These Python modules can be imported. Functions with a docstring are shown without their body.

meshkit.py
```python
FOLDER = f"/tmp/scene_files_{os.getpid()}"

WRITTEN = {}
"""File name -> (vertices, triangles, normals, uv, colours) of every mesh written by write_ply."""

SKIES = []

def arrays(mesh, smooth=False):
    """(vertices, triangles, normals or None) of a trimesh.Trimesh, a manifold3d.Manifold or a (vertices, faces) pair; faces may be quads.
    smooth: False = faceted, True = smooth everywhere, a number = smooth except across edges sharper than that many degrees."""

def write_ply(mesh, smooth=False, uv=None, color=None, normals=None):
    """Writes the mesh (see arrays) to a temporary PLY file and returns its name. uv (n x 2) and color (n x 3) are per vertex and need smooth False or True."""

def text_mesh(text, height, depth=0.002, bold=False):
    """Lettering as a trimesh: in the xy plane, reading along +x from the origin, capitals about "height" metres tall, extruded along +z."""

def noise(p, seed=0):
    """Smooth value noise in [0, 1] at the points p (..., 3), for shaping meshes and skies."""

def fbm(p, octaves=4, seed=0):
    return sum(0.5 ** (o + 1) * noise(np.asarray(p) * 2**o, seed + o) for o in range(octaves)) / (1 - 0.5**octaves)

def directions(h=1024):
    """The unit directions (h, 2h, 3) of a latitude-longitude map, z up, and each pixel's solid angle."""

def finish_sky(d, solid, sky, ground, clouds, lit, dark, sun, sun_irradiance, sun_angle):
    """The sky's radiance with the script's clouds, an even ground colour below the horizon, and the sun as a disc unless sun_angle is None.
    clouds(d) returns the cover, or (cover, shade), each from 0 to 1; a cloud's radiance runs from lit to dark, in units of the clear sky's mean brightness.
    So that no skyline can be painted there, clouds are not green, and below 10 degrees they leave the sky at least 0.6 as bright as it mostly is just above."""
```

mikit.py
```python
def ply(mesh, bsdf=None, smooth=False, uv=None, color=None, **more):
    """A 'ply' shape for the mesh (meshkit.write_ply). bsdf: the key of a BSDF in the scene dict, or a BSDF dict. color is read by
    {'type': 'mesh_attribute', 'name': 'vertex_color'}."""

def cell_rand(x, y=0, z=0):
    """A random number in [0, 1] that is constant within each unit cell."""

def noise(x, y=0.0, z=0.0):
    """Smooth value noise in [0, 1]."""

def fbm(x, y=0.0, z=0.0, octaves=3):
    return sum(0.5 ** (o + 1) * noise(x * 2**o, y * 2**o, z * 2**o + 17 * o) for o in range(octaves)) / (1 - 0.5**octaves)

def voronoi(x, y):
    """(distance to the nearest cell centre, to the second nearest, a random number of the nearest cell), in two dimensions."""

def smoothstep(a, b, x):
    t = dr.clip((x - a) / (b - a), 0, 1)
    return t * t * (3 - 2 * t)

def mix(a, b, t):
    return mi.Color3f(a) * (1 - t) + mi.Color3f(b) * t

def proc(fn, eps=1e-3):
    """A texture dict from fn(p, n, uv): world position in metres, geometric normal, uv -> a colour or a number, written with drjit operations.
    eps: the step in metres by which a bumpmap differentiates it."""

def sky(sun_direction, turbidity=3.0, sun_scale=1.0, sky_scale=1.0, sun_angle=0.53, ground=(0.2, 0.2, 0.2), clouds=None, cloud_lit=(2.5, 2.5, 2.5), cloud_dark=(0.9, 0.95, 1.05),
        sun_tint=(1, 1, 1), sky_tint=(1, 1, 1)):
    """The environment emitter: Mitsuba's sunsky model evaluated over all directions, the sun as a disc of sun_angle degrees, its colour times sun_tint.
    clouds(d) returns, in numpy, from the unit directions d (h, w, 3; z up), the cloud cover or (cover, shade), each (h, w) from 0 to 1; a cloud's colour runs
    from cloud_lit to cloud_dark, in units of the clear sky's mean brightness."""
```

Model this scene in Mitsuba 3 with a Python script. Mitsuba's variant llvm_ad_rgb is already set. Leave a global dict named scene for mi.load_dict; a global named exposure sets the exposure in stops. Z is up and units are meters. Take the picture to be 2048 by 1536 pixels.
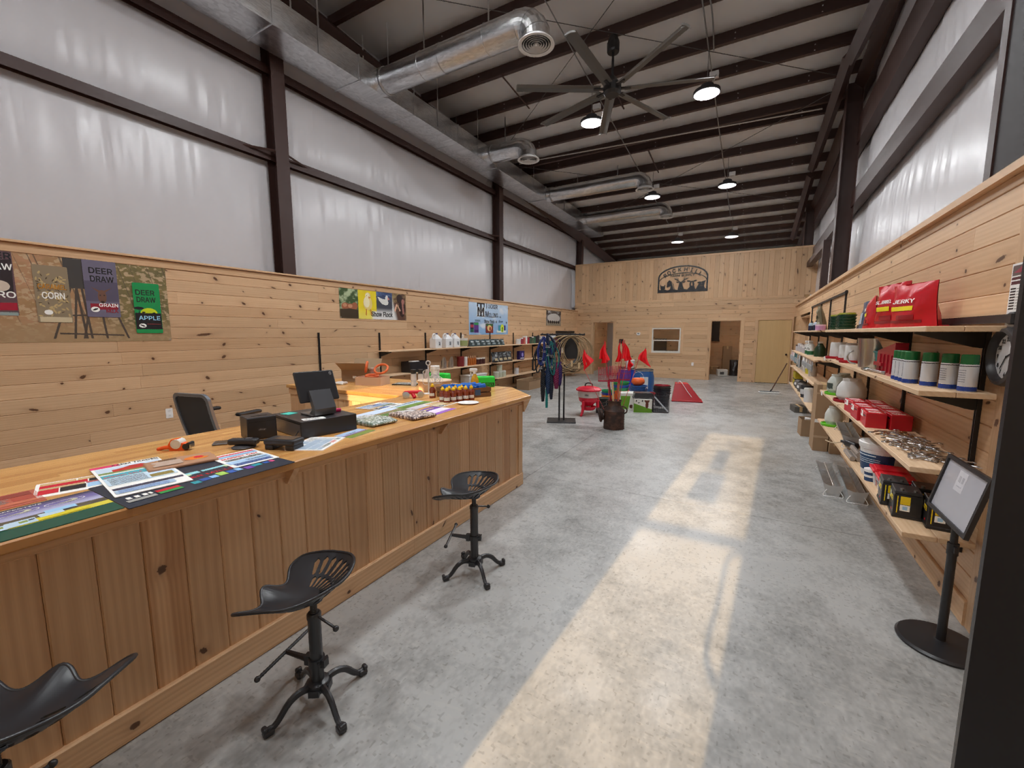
import math, random
import numpy as np, trimesh, mitsuba as mi, mikit, meshkit
import drjit as dr
import manifold3d as m3
from shapely.geometry import Polygon, Point, box as sbox, LineString
from shapely import affinity, union_all
scene, labels = {}, {}
T = mi.ScalarTransform4f
rng = random.Random(7)
nrng = np.random.default_rng(7)

# ---------------------------------------------------------------- camera, sky, sun, exposure
CAM = np.array([0.0, 0.0, 1.62])
YAW, PITCH = -0.518405, -0.121461
FWD = np.array([math.sin(YAW)*math.cos(PITCH), math.cos(YAW)*math.cos(PITCH), math.sin(PITCH)])
scene['camera'] = {'type': 'perspective', 'fov': 2*math.degrees(math.atan(1024/841.13)), 'fov_axis': 'x',
                   'near_clip': 0.01, 'far_clip': 200.0,
                   'to_world': T().look_at(CAM.tolist(), (CAM+FWD).tolist(), [0, 0, 1])}
def clouds(d):
    c = meshkit.fbm(d*3.0+5.0, 4, 3)
    return np.clip((c-0.45)*3, 0, 0.8)
scene['sky'] = mikit.sky((-0.052, -1.0, 0.262), turbidity=3.0, sun_scale=8.5, sky_scale=7.0, sun_tint=(1.0, 0.98, 1.0), sun_angle=0.6, ground=(0.3, 0.29, 0.27), clouds=clouds)
LAMP = 200.0
exposure = -0.12

# ---------------------------------------------------------------- helpers
def lin(c):
    if isinstance(c, str):
        c = [int(c[i:i+2], 16)/255 for i in (1, 3, 5)]
        return [x/12.92 if x < 0.04045 else ((x+0.055)/1.055)**2.4 for x in c]
    return [float(x) for x in c]
def mat(c, rough=0.5, metal=0.0, spec=0.5, coat=0.0, sheen=0.0):
    """the key of a plain principled BSDF"""
    rgb = lin(c)
    key = 'mat_' + '_'.join('%d' % round(x*1000) for x in rgb+[rough, metal, spec, coat, sheen])
    if key not in scene:
        b = {'type': 'principled', 'base_color': {'type': 'rgb', 'value': rgb}, 'roughness': float(rough), 'metallic': float(metal), 'specular': float(spec)}
        if coat: b['clearcoat'] = float(coat); b['clearcoat_gloss'] = 0.9
        if sheen: b['sheen'] = float(sheen)
        scene[key] = {'type': 'twosided', 'b': b}
    return key
def fresh(name):
    if name not in scene and name not in labels: return name
    k = 1
    while f'{name}_{k:03d}' in scene or f'{name}_{k:03d}' in labels: k += 1
    return f'{name}_{k:03d}'
def thing(name, label, cat, group=None):
    key = fresh(name)
    labels[key] = {'label': label, 'category': cat}
    if group: labels[key]['group'] = group
    return key
_partcount = {}
def part(parent, name, mesh, m, smooth=False, uv=None, label=None, kind=None, ply=None, to_world=None):
    base = f'{parent}__{name}'
    n = _partcount.get(base, -1)+1
    _partcount[base] = n
    key = base if n == 0 else f'{base}_{n:03d}'
    d = dict(ply) if ply is not None else mikit.ply(mesh, m, smooth=smooth, uv=uv)
    if to_world is not None: d['to_world'] = to_world
    scene[key] = d
    if label or kind:
        labels[key] = {}
        if label: labels[key]['label'] = label
        if kind: labels[key]['kind'] = kind
    return key
def solo(name, mesh, m, label, cat, group=None, smooth=False, uv=None, kind=None):
    key = fresh(name)
    scene[key] = mikit.ply(mesh, m, smooth=smooth, uv=uv)
    labels[key] = {'label': label, 'category': cat}
    if group: labels[key]['group'] = group
    if kind: labels[key]['kind'] = kind
    return key
def struct(name, mesh=None, m=None, label=None, smooth=False, uv=None):
    if mesh is not None: scene[name] = mikit.ply(mesh, m, smooth=smooth, uv=uv)
    labels[name] = {'kind': 'structure', 'label': label or name.replace('_', ' '), 'category': name.split('_')[0]}
    return name
def copy_thing(src, move, label=None, name=None):
    """another of a thing: its parts' shapes under a new key with another to_world"""
    base = name or (src[:-4] if src[-4:-3] == '_' and src[-3:].isdigit() else src)
    key = fresh(base)
    labels[key] = {**labels[src], **({'label': label} if label else {})}
    for k in [k for k in list(scene) if k == src or k.startswith(src+'__')]:
        d = dict(scene[k])
        d['to_world'] = move @ d['to_world'] if 'to_world' in d else move
        scene[key+k[len(src):]] = d
        if k in labels and k != src: labels[key+k[len(src):]] = dict(labels[k])
    return key
def place(key, move):
    for k in [k for k in scene if k == key or k.startswith(key+'__')]:
        d = scene[k]
        d['to_world'] = move @ d['to_world'] if 'to_world' in d else move
def mv(x, y, z, rz=0.0, s=1.0, rx=0.0, ry=0.0):
    t = T().translate([x, y, z]).rotate([0, 0, 1], rz)
    if ry: t = t.rotate([0, 1, 0], ry)
    if rx: t = t.rotate([1, 0, 0], rx)
    if s != 1.0: t = t.scale([s, s, s])
    return t

# meshes
def cat(*ms):
    out = []
    for m in ms: out += m if isinstance(m, (list, tuple)) else [m]
    return trimesh.util.concatenate([trimesh.Trimesh(m.vertices, m.faces, process=False) for m in out])
def box(cx, cy, cz, sx, sy, sz, rz=0.0):
    b = trimesh.creation.box([sx, sy, sz])
    if rz: b.apply_transform(trimesh.transformations.rotation_matrix(math.radians(rz), [0, 0, 1]))
    b.apply_translation([cx, cy, cz]); return b
def bx(x0, x1, y0, y1, z0, z1):
    return box((x0+x1)/2, (y0+y1)/2, (z0+z1)/2, abs(x1-x0), abs(y1-y0), abs(z1-z0))
def rbox(sx, sy, sz, r=0.01, seg=3, c=(0, 0, 0)):
    """box with rounded edges"""
    s = m3.Manifold.sphere(r, 4*seg)
    pts = [s.translate([x*(sx/2-r), y*(sy/2-r), z*(sz/2-r)]) for x in (-1, 1) for y in (-1, 1) for z in (-1, 1)]
    m = m3.Manifold.batch_hull(pts).to_mesh()
    t = trimesh.Trimesh(m.vert_properties[:, :3], m.tri_verts, process=False); t.apply_translation(c); return t
def cbox(sx, sy, sz, ch=0.006, c=(0, 0, 0)):
    """box with chamfered edges"""
    p = []
    for x in (-1, 1):
        for y in (-1, 1):
            for z in (-1, 1):
                p += [[x*sx/2, y*(sy/2-ch), z*(sz/2-ch)], [x*(sx/2-ch), y*sy/2, z*(sz/2-ch)], [x*(sx/2-ch), y*(sy/2-ch), z*sz/2]]
    m = trimesh.convex.convex_hull(np.array(p)); m.apply_translation(c); return m
def cyl(p0, p1, r, n=16, r1=None, cap=True):
    p0, p1 = np.array(p0, float), np.array(p1, float)
    d = p1-p0; L = np.linalg.norm(d); d /= L
    a = np.cross(d, [0, 0, 1] if abs(d[2]) < 0.9 else [1, 0, 0]); a /= np.linalg.norm(a); b = np.cross(d, a)
    t = np.arange(n)*2*np.pi/n
    ring = np.cos(t)[:, None]*a+np.sin(t)[:, None]*b
    v = np.vstack([p0+ring*r, p1+ring*(r if r1 is None else r1)])
    i = np.arange(n); j = (i+1) % n
    f = np.vstack([np.stack([i, j, j+n], 1), np.stack([i, j+n, i+n], 1)])
    if cap:
        v = np.vstack([v, p0, p1])
        f = np.vstack([f, np.stack([j, i, i*0+2*n], 1), np.stack([i+n, j+n, i*0+2*n+1], 1)])
    return trimesh.Trimesh(v, f, process=False)
def lathe(prof, n=24, c=(0, 0, 0), squash=1.0):
    """profile [(r, z)...] turned about z; bottom to top on the outside keeps normals outward"""
    prof = np.array(prof, float); t = np.arange(n)*2*np.pi/n
    v = np.stack([prof[:, None, 0]*np.cos(t), prof[:, None, 0]*np.sin(t)*squash, np.repeat(prof[:, None, 1], n, 1)], -1).reshape(-1, 3)
    k = len(prof); i, j = np.meshgrid(np.arange(k-1), np.arange(n), indexing='ij'); j2 = (j+1) % n
    q = np.stack([i*n+j, i*n+j2, (i+1)*n+j2, (i+1)*n+j], -1).reshape(-1, 4)
    f = np.vstack([q[:, [0, 1, 2]], q[:, [0, 2, 3]]])
    m = trimesh.Trimesh(v, f, process=False); m.update_faces(m.nondegenerate_faces()); m.apply_translation(c); return m
def tube(pts, r, n=8, closed=False):
    p = np.asarray(pts, float); k = len(p)
    r = np.broadcast_to(np.asarray(r, float), (k,))
    tng = np.roll(p, -1, 0)-np.roll(p, 1, 0) if closed else np.gradient(p, axis=0)
    tng /= np.linalg.norm(tng, axis=1, keepdims=True)+1e-12
    a = np.cross(tng[0], [0, 0, 1] if abs(tng[0][2]) < 0.9 else [1, 0, 0]); a /= np.linalg.norm(a)
    fr = []
    for i in range(k):
        a = a-np.dot(a, tng[i])*tng[i]; a /= np.linalg.norm(a)+1e-12; fr.append(a)
    A = np.array(fr); B = np.cross(tng, A); t = np.arange(n)*2*np.pi/n
    v = (p[:, None]+r[:, None, None]*(np.cos(t)[None, :, None]*A[:, None]+np.sin(t)[None, :, None]*B[:, None])).reshape(-1, 3)
    rows = k if closed else k-1
    i, j = np.meshgrid(np.arange(rows), np.arange(n), indexing='ij'); i2 = (i+1) % k; j2 = (j+1) % n
    q = np.stack([i*n+j, i*n+j2, i2*n+j2, i2*n+j], -1).reshape(-1, 4)
    f = np.vstack([q[:, [0, 1, 2]], q[:, [0, 2, 3]]])
    if not closed:
        v = np.vstack([v, p[0], p[-1]]); jj = np.arange(n); jn = (jj+1) % n
        f = np.vstack([f, np.stack([jn, jj, jj*0+k*n], 1), np.stack([jj+(k-1)*n, jn+(k-1)*n, jj*0+k*n+1], 1)])
    return trimesh.Trimesh(v, f, process=False)
def spline(pts, n=40, closed=False):
    from scipy.interpolate import CubicSpline
    p = np.asarray(pts, float)
    if closed: p = np.vstack([p, p[:1]])
    s = np.r_[0, np.cumsum(np.linalg.norm(np.diff(p, axis=0), axis=1))]
    cs = CubicSpline(s, p, bc_type='periodic' if closed else 'natural')
    return cs(np.linspace(0, s[-1], n, endpoint=not closed))
def extr(poly, h, z=0.0):
    gs = getattr(poly, 'geoms', [poly])
    m = trimesh.util.concatenate([trimesh.creation.extrude_polygon(g, h, engine='earcut') for g in gs if g.area > 1e-9])
    m.apply_translation([0, 0, z]); return m
def orient(m, o, u, v):
    """mesh in xy (z up) -> origin o, x along u, y along v, z along u x v"""
    u, v = np.array(u, float), np.array(v, float); n = np.cross(u, v)
    M = np.eye(4); M[:3, 0], M[:3, 1], M[:3, 2], M[:3, 3] = u, v, n, o
    m = m.copy(); m.apply_transform(M); return m
def text(s, h, depth=0.001, bold=False, center=True, width=None):
    m = meshkit.text_mesh(s, h, depth, bold)
    b = m.bounds
    if width: m.apply_scale([width/(b[1][0]-b[0][0]), 1, 1]); b = m.bounds
    if center: m.apply_translation([-(b[0][0]+b[1][0])/2, 0, 0])
    return m
def ellipse(cx, cy, a, b, rot=0):
    return affinity.translate(affinity.rotate(affinity.scale(Point(0, 0).buffer(1, 12), a, b), rot), cx, cy)
def rrect(x0, y0, x1, y1, r): return sbox(x0+r, y0+r, x1-r, y1-r).buffer(r, 4)

# ---------------------------------------------------------------- materials
def wood(light, mid, knot=(0.085, 0.036, 0.016), kn=0.5, pitch=0.42, ring=0.22, streak=0.0):
    """boards: u runs along the grain in metres, v = 4*board + 1 + metres across"""
    def fn(p, n, uv):
        bid = dr.floor(uv.y/4); w = uv.y-4*bid-1.0; u = uv.x
        r1, r2 = mikit.cell_rand(bid, 3), mikit.cell_rand(bid, 4)
        warp = mikit.noise(u*1.3, w*7, bid*3.7)
        kmask, halo, bend = mi.Float(0), mi.Float(0), mi.Float(0)
        c0 = dr.floor(u/pitch)
        for k in (-1, 0, 1):
            c = c0+k
            a = mikit.cell_rand(c, bid, 5)
            on = dr.select(a < kn, 1.0, 0.0)
            cu = (c+0.15+0.7*mikit.cell_rand(c, bid, 6))*pitch; cw = 0.012+0.116*mikit.cell_rand(c, bid, 7)
            s = 0.0055+0.0125*dr.square(mikit.cell_rand(c, bid, 8)); e = 1.0+3.6*dr.square(dr.square(mikit.cell_rand(c, bid, 9)))
            th = (mikit.cell_rand(c, bid, 10)-0.5)*1.6
            du, dw = u-cu, w-cw
            x = (du*dr.cos(th)+dw*dr.sin(th))/(s*1.25*e); y = (dw*dr.cos(th)-du*dr.sin(th))/s
            d = dr.sqrt(x*x+y*y)+0.35*(mikit.noise(u*160, w*160, c)-0.5)
            kmask = dr.maximum(kmask, on*(1-mikit.smoothstep(0.75, 1.15, d)))
            halo = dr.maximum(halo, on*dr.exp(-0.75*d)); bend += on*dr.exp(-0.12*d*d)*0.6
        g = dr.sin(w*(170+120*r2)+12*warp+6*bend+40*r1)*0.5+0.5
        fine = mikit.fbm(u*3.0, w*260, bid*1.7, 3)
        broad = mikit.fbm(u*0.7+bid*5.1, w*14, bid, 2)
        t = 0.42*r1+0.30*broad+ring*(g-0.4)+0.34*(fine-0.5)
        if streak: t = t+streak*mikit.smoothstep(0.62, 0.75, mikit.noise(u*0.35, w*22, bid*2.3))*dr.select(r2 > 0.55, 1.0, 0.0)
        col = mikit.mix(light, mid, dr.clip(t, 0, 1.35))
        col = col*(0.88+0.18*mikit.cell_rand(bid, 11))
        col = mikit.mix(col, mi.Color3f(knot)*2.6, dr.clip(halo*0.7, 0, 0.75))
        return mikit.mix(col, mi.Color3f(knot), kmask*0.93)
    return fn
def woodmat(key, fn, rough=0.42, coat=0.0, spec=0.4):
    b = {'type': 'principled', 'base_color': mikit.proc(fn), 'roughness': rough, 'specular': spec}
    if coat: b['clearcoat'] = coat; b['clearcoat_gloss'] = 0.92
    scene[key] = {'type': 'twosided', 'b': b}
woodmat('pine', wood((0.66, 0.44, 0.262), (0.49, 0.285, 0.148), kn=0.42), rough=0.45)
woodmat('pine_front', wood((0.70, 0.465, 0.27), (0.48, 0.265, 0.13), kn=0.34, pitch=0.55, ring=0.3, streak=0.5), rough=0.42)
woodmat('pine_shelf', wood((0.68, 0.50, 0.33), (0.53, 0.35, 0.20), kn=0.25), rough=0.5)
woodmat('pine_old', wood((0.30, 0.235, 0.185), (0.21, 0.155, 0.115), kn=0.1, ring=0.35), rough=0.6)
woodmat('veneer', wood((0.55, 0.37, 0.175), (0.42, 0.26, 0.105), kn=0.0, ring=0.08), rough=0.5)
def butcher(p, n, uv):
    s = dr.floor(uv.y/0.042); lane = mikit.cell_rand(s, 2)
    seg = dr.floor((uv.x+lane*3.0)/(0.55+0.5*lane)); r = mikit.cell_rand(s, seg, 4)
    fine = mikit.fbm(uv.x*4, uv.y*190, r*40, 3)
    c = mikit.mix((0.60, 0.33, 0.115), (0.40, 0.165, 0.042), dr.clip(0.72*r+0.6*(fine-0.45), 0, 1.2))
    edge = dr.abs(uv.y/0.042-s-0.5)
    return c*(1-0.25*mikit.smoothstep(0.46, 0.5, edge))
scene['butcher'] = {'type': 'twosided', 'b': {'type': 'principled', 'base_color': mikit.proc(butcher), 'roughness': 0.22, 'specular': 0.55, 'clearcoat': 0.6, 'clearcoat_gloss': 0.93}}
def concrete(p, n, uv):
    a = mikit.fbm(p.x*0.9, p.y*0.9, 3, 4); b = mikit.fbm(p.x*7, p.y*7, 9, 3); c = mikit.fbm(p.x*60, p.y*38, 1, 2)
    sc = mikit.smoothstep(0.60, 0.74, mikit.fbm(p.x*18+2*b, p.y*46, 5, 3))
    st = mikit.smoothstep(0.62, 0.8, mikit.fbm(p.x*0.55+9, p.y*0.4, 21, 3))
    pit = mikit.smoothstep(0.80, 0.9, mikit.noise(p.x*70, p.y*70, 2))
    t = 0.5+1.6*(a-0.5)+1.0*(b-0.5)+0.6*(c-0.5)
    col = mikit.mix((0.20, 0.203, 0.198), (0.375, 0.378, 0.37), dr.clip(t, 0, 1))
    col = mikit.mix(col, mi.Color3f(0.45, 0.44, 0.41), 0.22*sc)
    col = mikit.mix(col, mi.Color3f(0.19, 0.17, 0.14), 0.28*st)
    return mikit.mix(col, mi.Color3f(0.12, 0.115, 0.10), 0.3*pit)
def concrete_rough(p, n, uv): return 0.23+0.22*mikit.fbm(p.x*3.1, p.y*3.1, 7, 3)
scene['concrete'] = {'type': 'twosided', 'b': {'type': 'principled', 'base_color': mikit.proc(concrete), 'roughness': mikit.proc(concrete_rough), 'specular': 0.55}}
scene['vinyl'] = {'type': 'twosided', 'b': {'type': 'principled', 'base_color': {'type': 'rgb', 'value': [0.53, 0.515, 0.53]}, 'roughness': 0.30, 'specular': 0.55}}
scene['vinyl_roof'] = {'type': 'twosided', 'b': {'type': 'principled', 'base_color': {'type': 'rgb', 'value': [0.60, 0.59, 0.575]}, 'roughness': 0.36, 'specular': 0.5}}
def galv(p, n, uv):
    f, s2, r = mikit.voronoi(uv.x*34, uv.y*34)
    a = mikit.fbm(p.x*3, p.y*3, p.z*3, 2)
    return mi.Color3f(0.74, 0.75, 0.76)*(0.80+0.22*r+0.3*(a-0.5))
def galv_rough(p, n, uv): return 0.17+0.2*mikit.fbm(p.x*9, p.y*9, p.z*9, 2)
scene['galvanized'] = {'type': 'twosided', 'b': {'type': 'principled', 'base_color': mikit.proc(galv), 'roughness': mikit.proc(galv_rough), 'metallic': 1.0}}
scene['tin'] = {'type': 'twosided', 'b': {'type': 'principled', 'base_color': {'type': 'rgb', 'value': [0.62, 0.63, 0.64]}, 'roughness': 0.22, 'metallic': 1.0}}
scene['pane'] = {'type': 'thindielectric', 'int_ior': 1.5}
STEEL = mat((0.040, 0.017, 0.013), 0.45)
BLACK = mat((0.012, 0.012, 0.014), 0.42)
BLACKIRON = mat((0.016, 0.018, 0.022), 0.33, 0.0, 0.6)
CARD = mat((0.29, 0.185, 0.105), 0.75)
CARD_IN = mat((0.36, 0.25, 0.15), 0.8)
WHITE = mat((0.75, 0.75, 0.74), 0.4)
CREAM = mat((0.66, 0.64, 0.58), 0.35)
RED = mat((0.52, 0.012, 0.022), 0.32)
DKRED = mat((0.26, 0.008, 0.02), 0.33)

_bid = [0]
def plank_mesh(o, dl, dw, dn, L, W, Tk, b=0.004):
    o, dl, dw, dn = (np.array(x, float) for x in (o, dl, dw, dn))
    pr = [(0, 0), (W, 0), (W, Tk-b), (W-b, Tk), (b, Tk), (0, Tk-b)]
    v, uv = [], []
    _bid[0] += 1; u0 = rng.random()*90; base = 4*_bid[0]+1
    for l in (0, L):
        for w, t in pr: v.append(o+l*dl+w*dw+t*dn); uv.append((u0+l, base+w))
    k = 6; f = []
    for i in range(k):
        j = (i+1) % k; f += [[i, j, j+k], [i, j+k, i+k]]
    for i in range(1, k-1): f += [[0, i+1, i], [k, k+i, k+i+1]]
    f = np.array(f)
    if np.dot(np.cross(dl, dw), dn) > 0: f = f[:, ::-1]
    return trimesh.Trimesh(np.array(v), f, process=False), np.array(uv)
def plank(parent, name, o, dl, dw, dn, L, W, Tk, m='pine', b=0.004, label=None):
    me, uv = plank_mesh(o, dl, dw, dn, L, W, Tk, b)
    return part(parent, name, me, m, uv=uv, label=label)
def wuv(mesh, axis):
    """board uv for any mesh: grain along the axis"""
    _bid[0] += 1
    v = mesh.vertices; o = [i for i in range(3) if i != axis]
    lo = v.min(0)
    w = (v[:, o[0]]-lo[o[0]])+(v[:, o[1]]-lo[o[1]])
    return np.stack([v[:, axis]-lo[axis]+rng.random()*90, 4*_bid[0]+1+np.minimum(w, 2.5)], 1)
def wbox(parent, name, x0, x1, y0, y1, z0, z1, m='pine', axis=None, ch=0.003, label=None):
    s = (abs(x1-x0), abs(y1-y0), abs(z1-z0))
    me = cbox(*s, ch, ((x0+x1)/2, (y0+y1)/2, (z0+z1)/2))
    return part(parent, name, me, m, uv=wuv(me, int(np.argmax(s)) if axis is None else axis), label=label)
def plank_rows(parent, a0, a1, z0, z1, put, holes=(), row=0.1405, gap=0.0015, lens=(2.4, 4.2), name='plank'):
    """rows of boards from a0 to a1; put(start, height, length, width) builds one; holes: (a0, a1, z0, z1)"""
    z = z0
    while z < z1-0.02:
        w = min(row, z1-z)
        free = [(a0, a1)]
        for h in holes:
            if h[2] < z+w*0.5 < h[3]:
                free = [s for f in free for s in ((f[0], min(f[1], h[0])), (max(f[0], h[1]), f[1])) if s[1]-s[0] > 0.01]
        for f in free:
            a = f[0]-rng.uniform(0, 2.2)
            while a < f[1]:
                e = a+rng.uniform(*lens)
                s0, s1 = max(a, f[0]), min(e, f[1])
                if f[1]-s1 < 0.25: s1 = f[1]; e = f[1]+1
                if s1-s0 > 0.02: put(s0, z, s1-s0-gap, w-gap)
                a = e
        z += row

# ================================================================ the setting
LX, RX, BY, FY = -6.07, 1.12, 15.85, -0.35      # faces of the timber walls
WT = 2.46                                       # their height
def zroof(y): return 6.98-0.0833*y              # under side of the purlins
# floor: slabs between saw cuts
JX, JY = [-7.0, -2.13, 1.9], [-3.0, 4.17, 10.3, 16.4, 23.0]
struct('floor', label='polished grey concrete floor with saw-cut joints')
for i in range(2):
    for j in range(4):
        part('floor', 'slab', bx(JX[i]+0.002, JX[i+1]-0.002, JY[j]+0.002, JY[j+1]-0.002, -0.15, 0), 'concrete')
part('floor', 'joint_bed', bx(-7, 1.9, -3, 23, -0.2, -0.006), mat((0.42, 0.41, 0.38), 0.8))

# insulation blankets
def pillow(o, u, v, n, W, H, bulge=0.05, wr=0.012, seed=0, fu=7.0, nu=None, nv=None):
    nu = nu or max(12, int(W/0.035)); nv = nv or max(8, int(H/0.11))
    U, V = np.meshgrid(np.linspace(0, 1, nu), np.linspace(0, 1, nv), indexing='ij')
    P = np.stack([U*W*fu, V*H*0.55, np.full_like(U, seed*3.3)], -1)
    w1 = meshkit.fbm(P, 3, seed)-0.5; w2 = meshkit.noise(P*[3.1, 0.8, 1], seed+5)-0.5
    amp = 0.35+1.6*meshkit.noise(np.stack([U*W*0.7, V*H*0.8, U*0+seed], -1), seed+9)*(0.35+np.abs(2*V-1))
    edge = (1-np.abs(2*V-1)**6)*(1-np.abs(2*U-1)**60)
    d = bulge*(1-np.abs(2*V-1)**2.6)*(1-np.abs(2*U-1)**16)+wr*amp*(2.0*w1+0.9*w2)*edge
    Q = np.array(o)+U[..., None]*W*np.array(u)+V[..., None]*H*np.array(v)+d[..., None]*np.array(n)
    i, j = np.meshgrid(np.arange(nu-1), np.arange(nv-1), indexing='ij')
    q = np.stack([i*nv+j, (i+1)*nv+j, (i+1)*nv+j+1, i*nv+j+1], -1).reshape(-1, 4)
    return trimesh.Trimesh(Q.reshape(-1, 3), np.vstack([q[:, [0, 1, 2]], q[:, [0, 2, 3]]]), process=False)

# ---- left wall: timber lining below, insulation, girts and columns above
struct('wall_left', label='left wall: knotty pine boards below, white insulation between brown steel above')
plank_rows('wall_left', FY, BY+0.1, 0.0, WT-0.09, lambda a, z, l, w: plank('wall_left', 'plank', (LX-0.019, a, z), (0, 1, 0), (0, 0, 1), (1, 0, 0), l, w, 0.019))
y = FY
for L in (4.0, 4.9, 3.6, 3.79):
    plank('wall_left', 'rail', (LX-0.019, y, WT-0.09), (0, 1, 0), (0, 0, 1), (1, 0, 0), L-0.002, 0.085, 0.03); y += L
y = FY
for L in (4.4, 3.9, 4.1, 3.89):
    plank('wall_left', 'cap', (LX-0.16, y, WT), (0, 1, 0), (1, 0, 0), (0, 0, 1), L-0.002, 0.20, 0.022, b=0.006); y += L
COLY = [-2.0, 4.0, 10.2, 16.5, 22.6]
IX = -6.42
GZ = [4.18, 5.37]
zs = [1.9, 4.18, 5.37]
for k in range(4):
    y0, y1 = COLY[k], COLY[k+1]
    for r in range(3):
        z0 = zs[r]; z1 = zs[r+1] if r < 2 else zroof(y0)+0.25
        part('wall_left', 'insulation_blanket', pillow((IX, y0, z0), (0, 1, 0), (0, 0, 1), (1, 0, 0), y1-y0, z1-z0, 0.07, 0.013, seed=k*3+r), 'vinyl', smooth=True)
    for g in GZ:
        pr = Polygon([(0, -0.06), (0.006, -0.06), (0.006, 0.05), (0.085, 0.05), (0.085, 0.03), (0.09, 0.03), (0.09, 0.056), (0, 0.056)])
        m = orient(extr(pr, y1-y0), (IX+0.05, y1, g), (1, 0, 0), (0, 0, 1))
        part('wall_left', 'girt', cat(m, bx(IX+0.135, IX+0.14, y0, y1, g-0.06, g+0.056)), STEEL)
for k in range(1, 5):
    y = COLY[k]; zt = zroof(y)-0.3
    m = cat(bx(-6.16, -6.15, y-0.1, y+0.1, 1.9, zt), bx(-6.37, -6.36, y-0.1, y+0.1, 1.9, zt), bx(-6.37, -6.15, y-0.005, y+0.005, 1.9, zt))
    part('wall_left', 'column', m, STEEL)
    for s in (-1, 1):
        part('wall_left', 'flange_brace', cat(cyl((-6.17, y+s*0.09, 4.23), (-6.3, y+s*0.5, 4.2), 0.018, 4)), STEEL)
part('wall_left', 'rafter', cat(*[orient(extr(sbox(a, b, c, d), 0.2), (-6.16, 0, 0), (0, 1, 0), (0, 0, 1)) for a, b, c, d in ()] or [cyl((-6.25, -2, zroof(-2)-0.18), (-6.25, 22.6, zroof(22.6)-0.18), 0.24, 4)]), STEEL)

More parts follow.
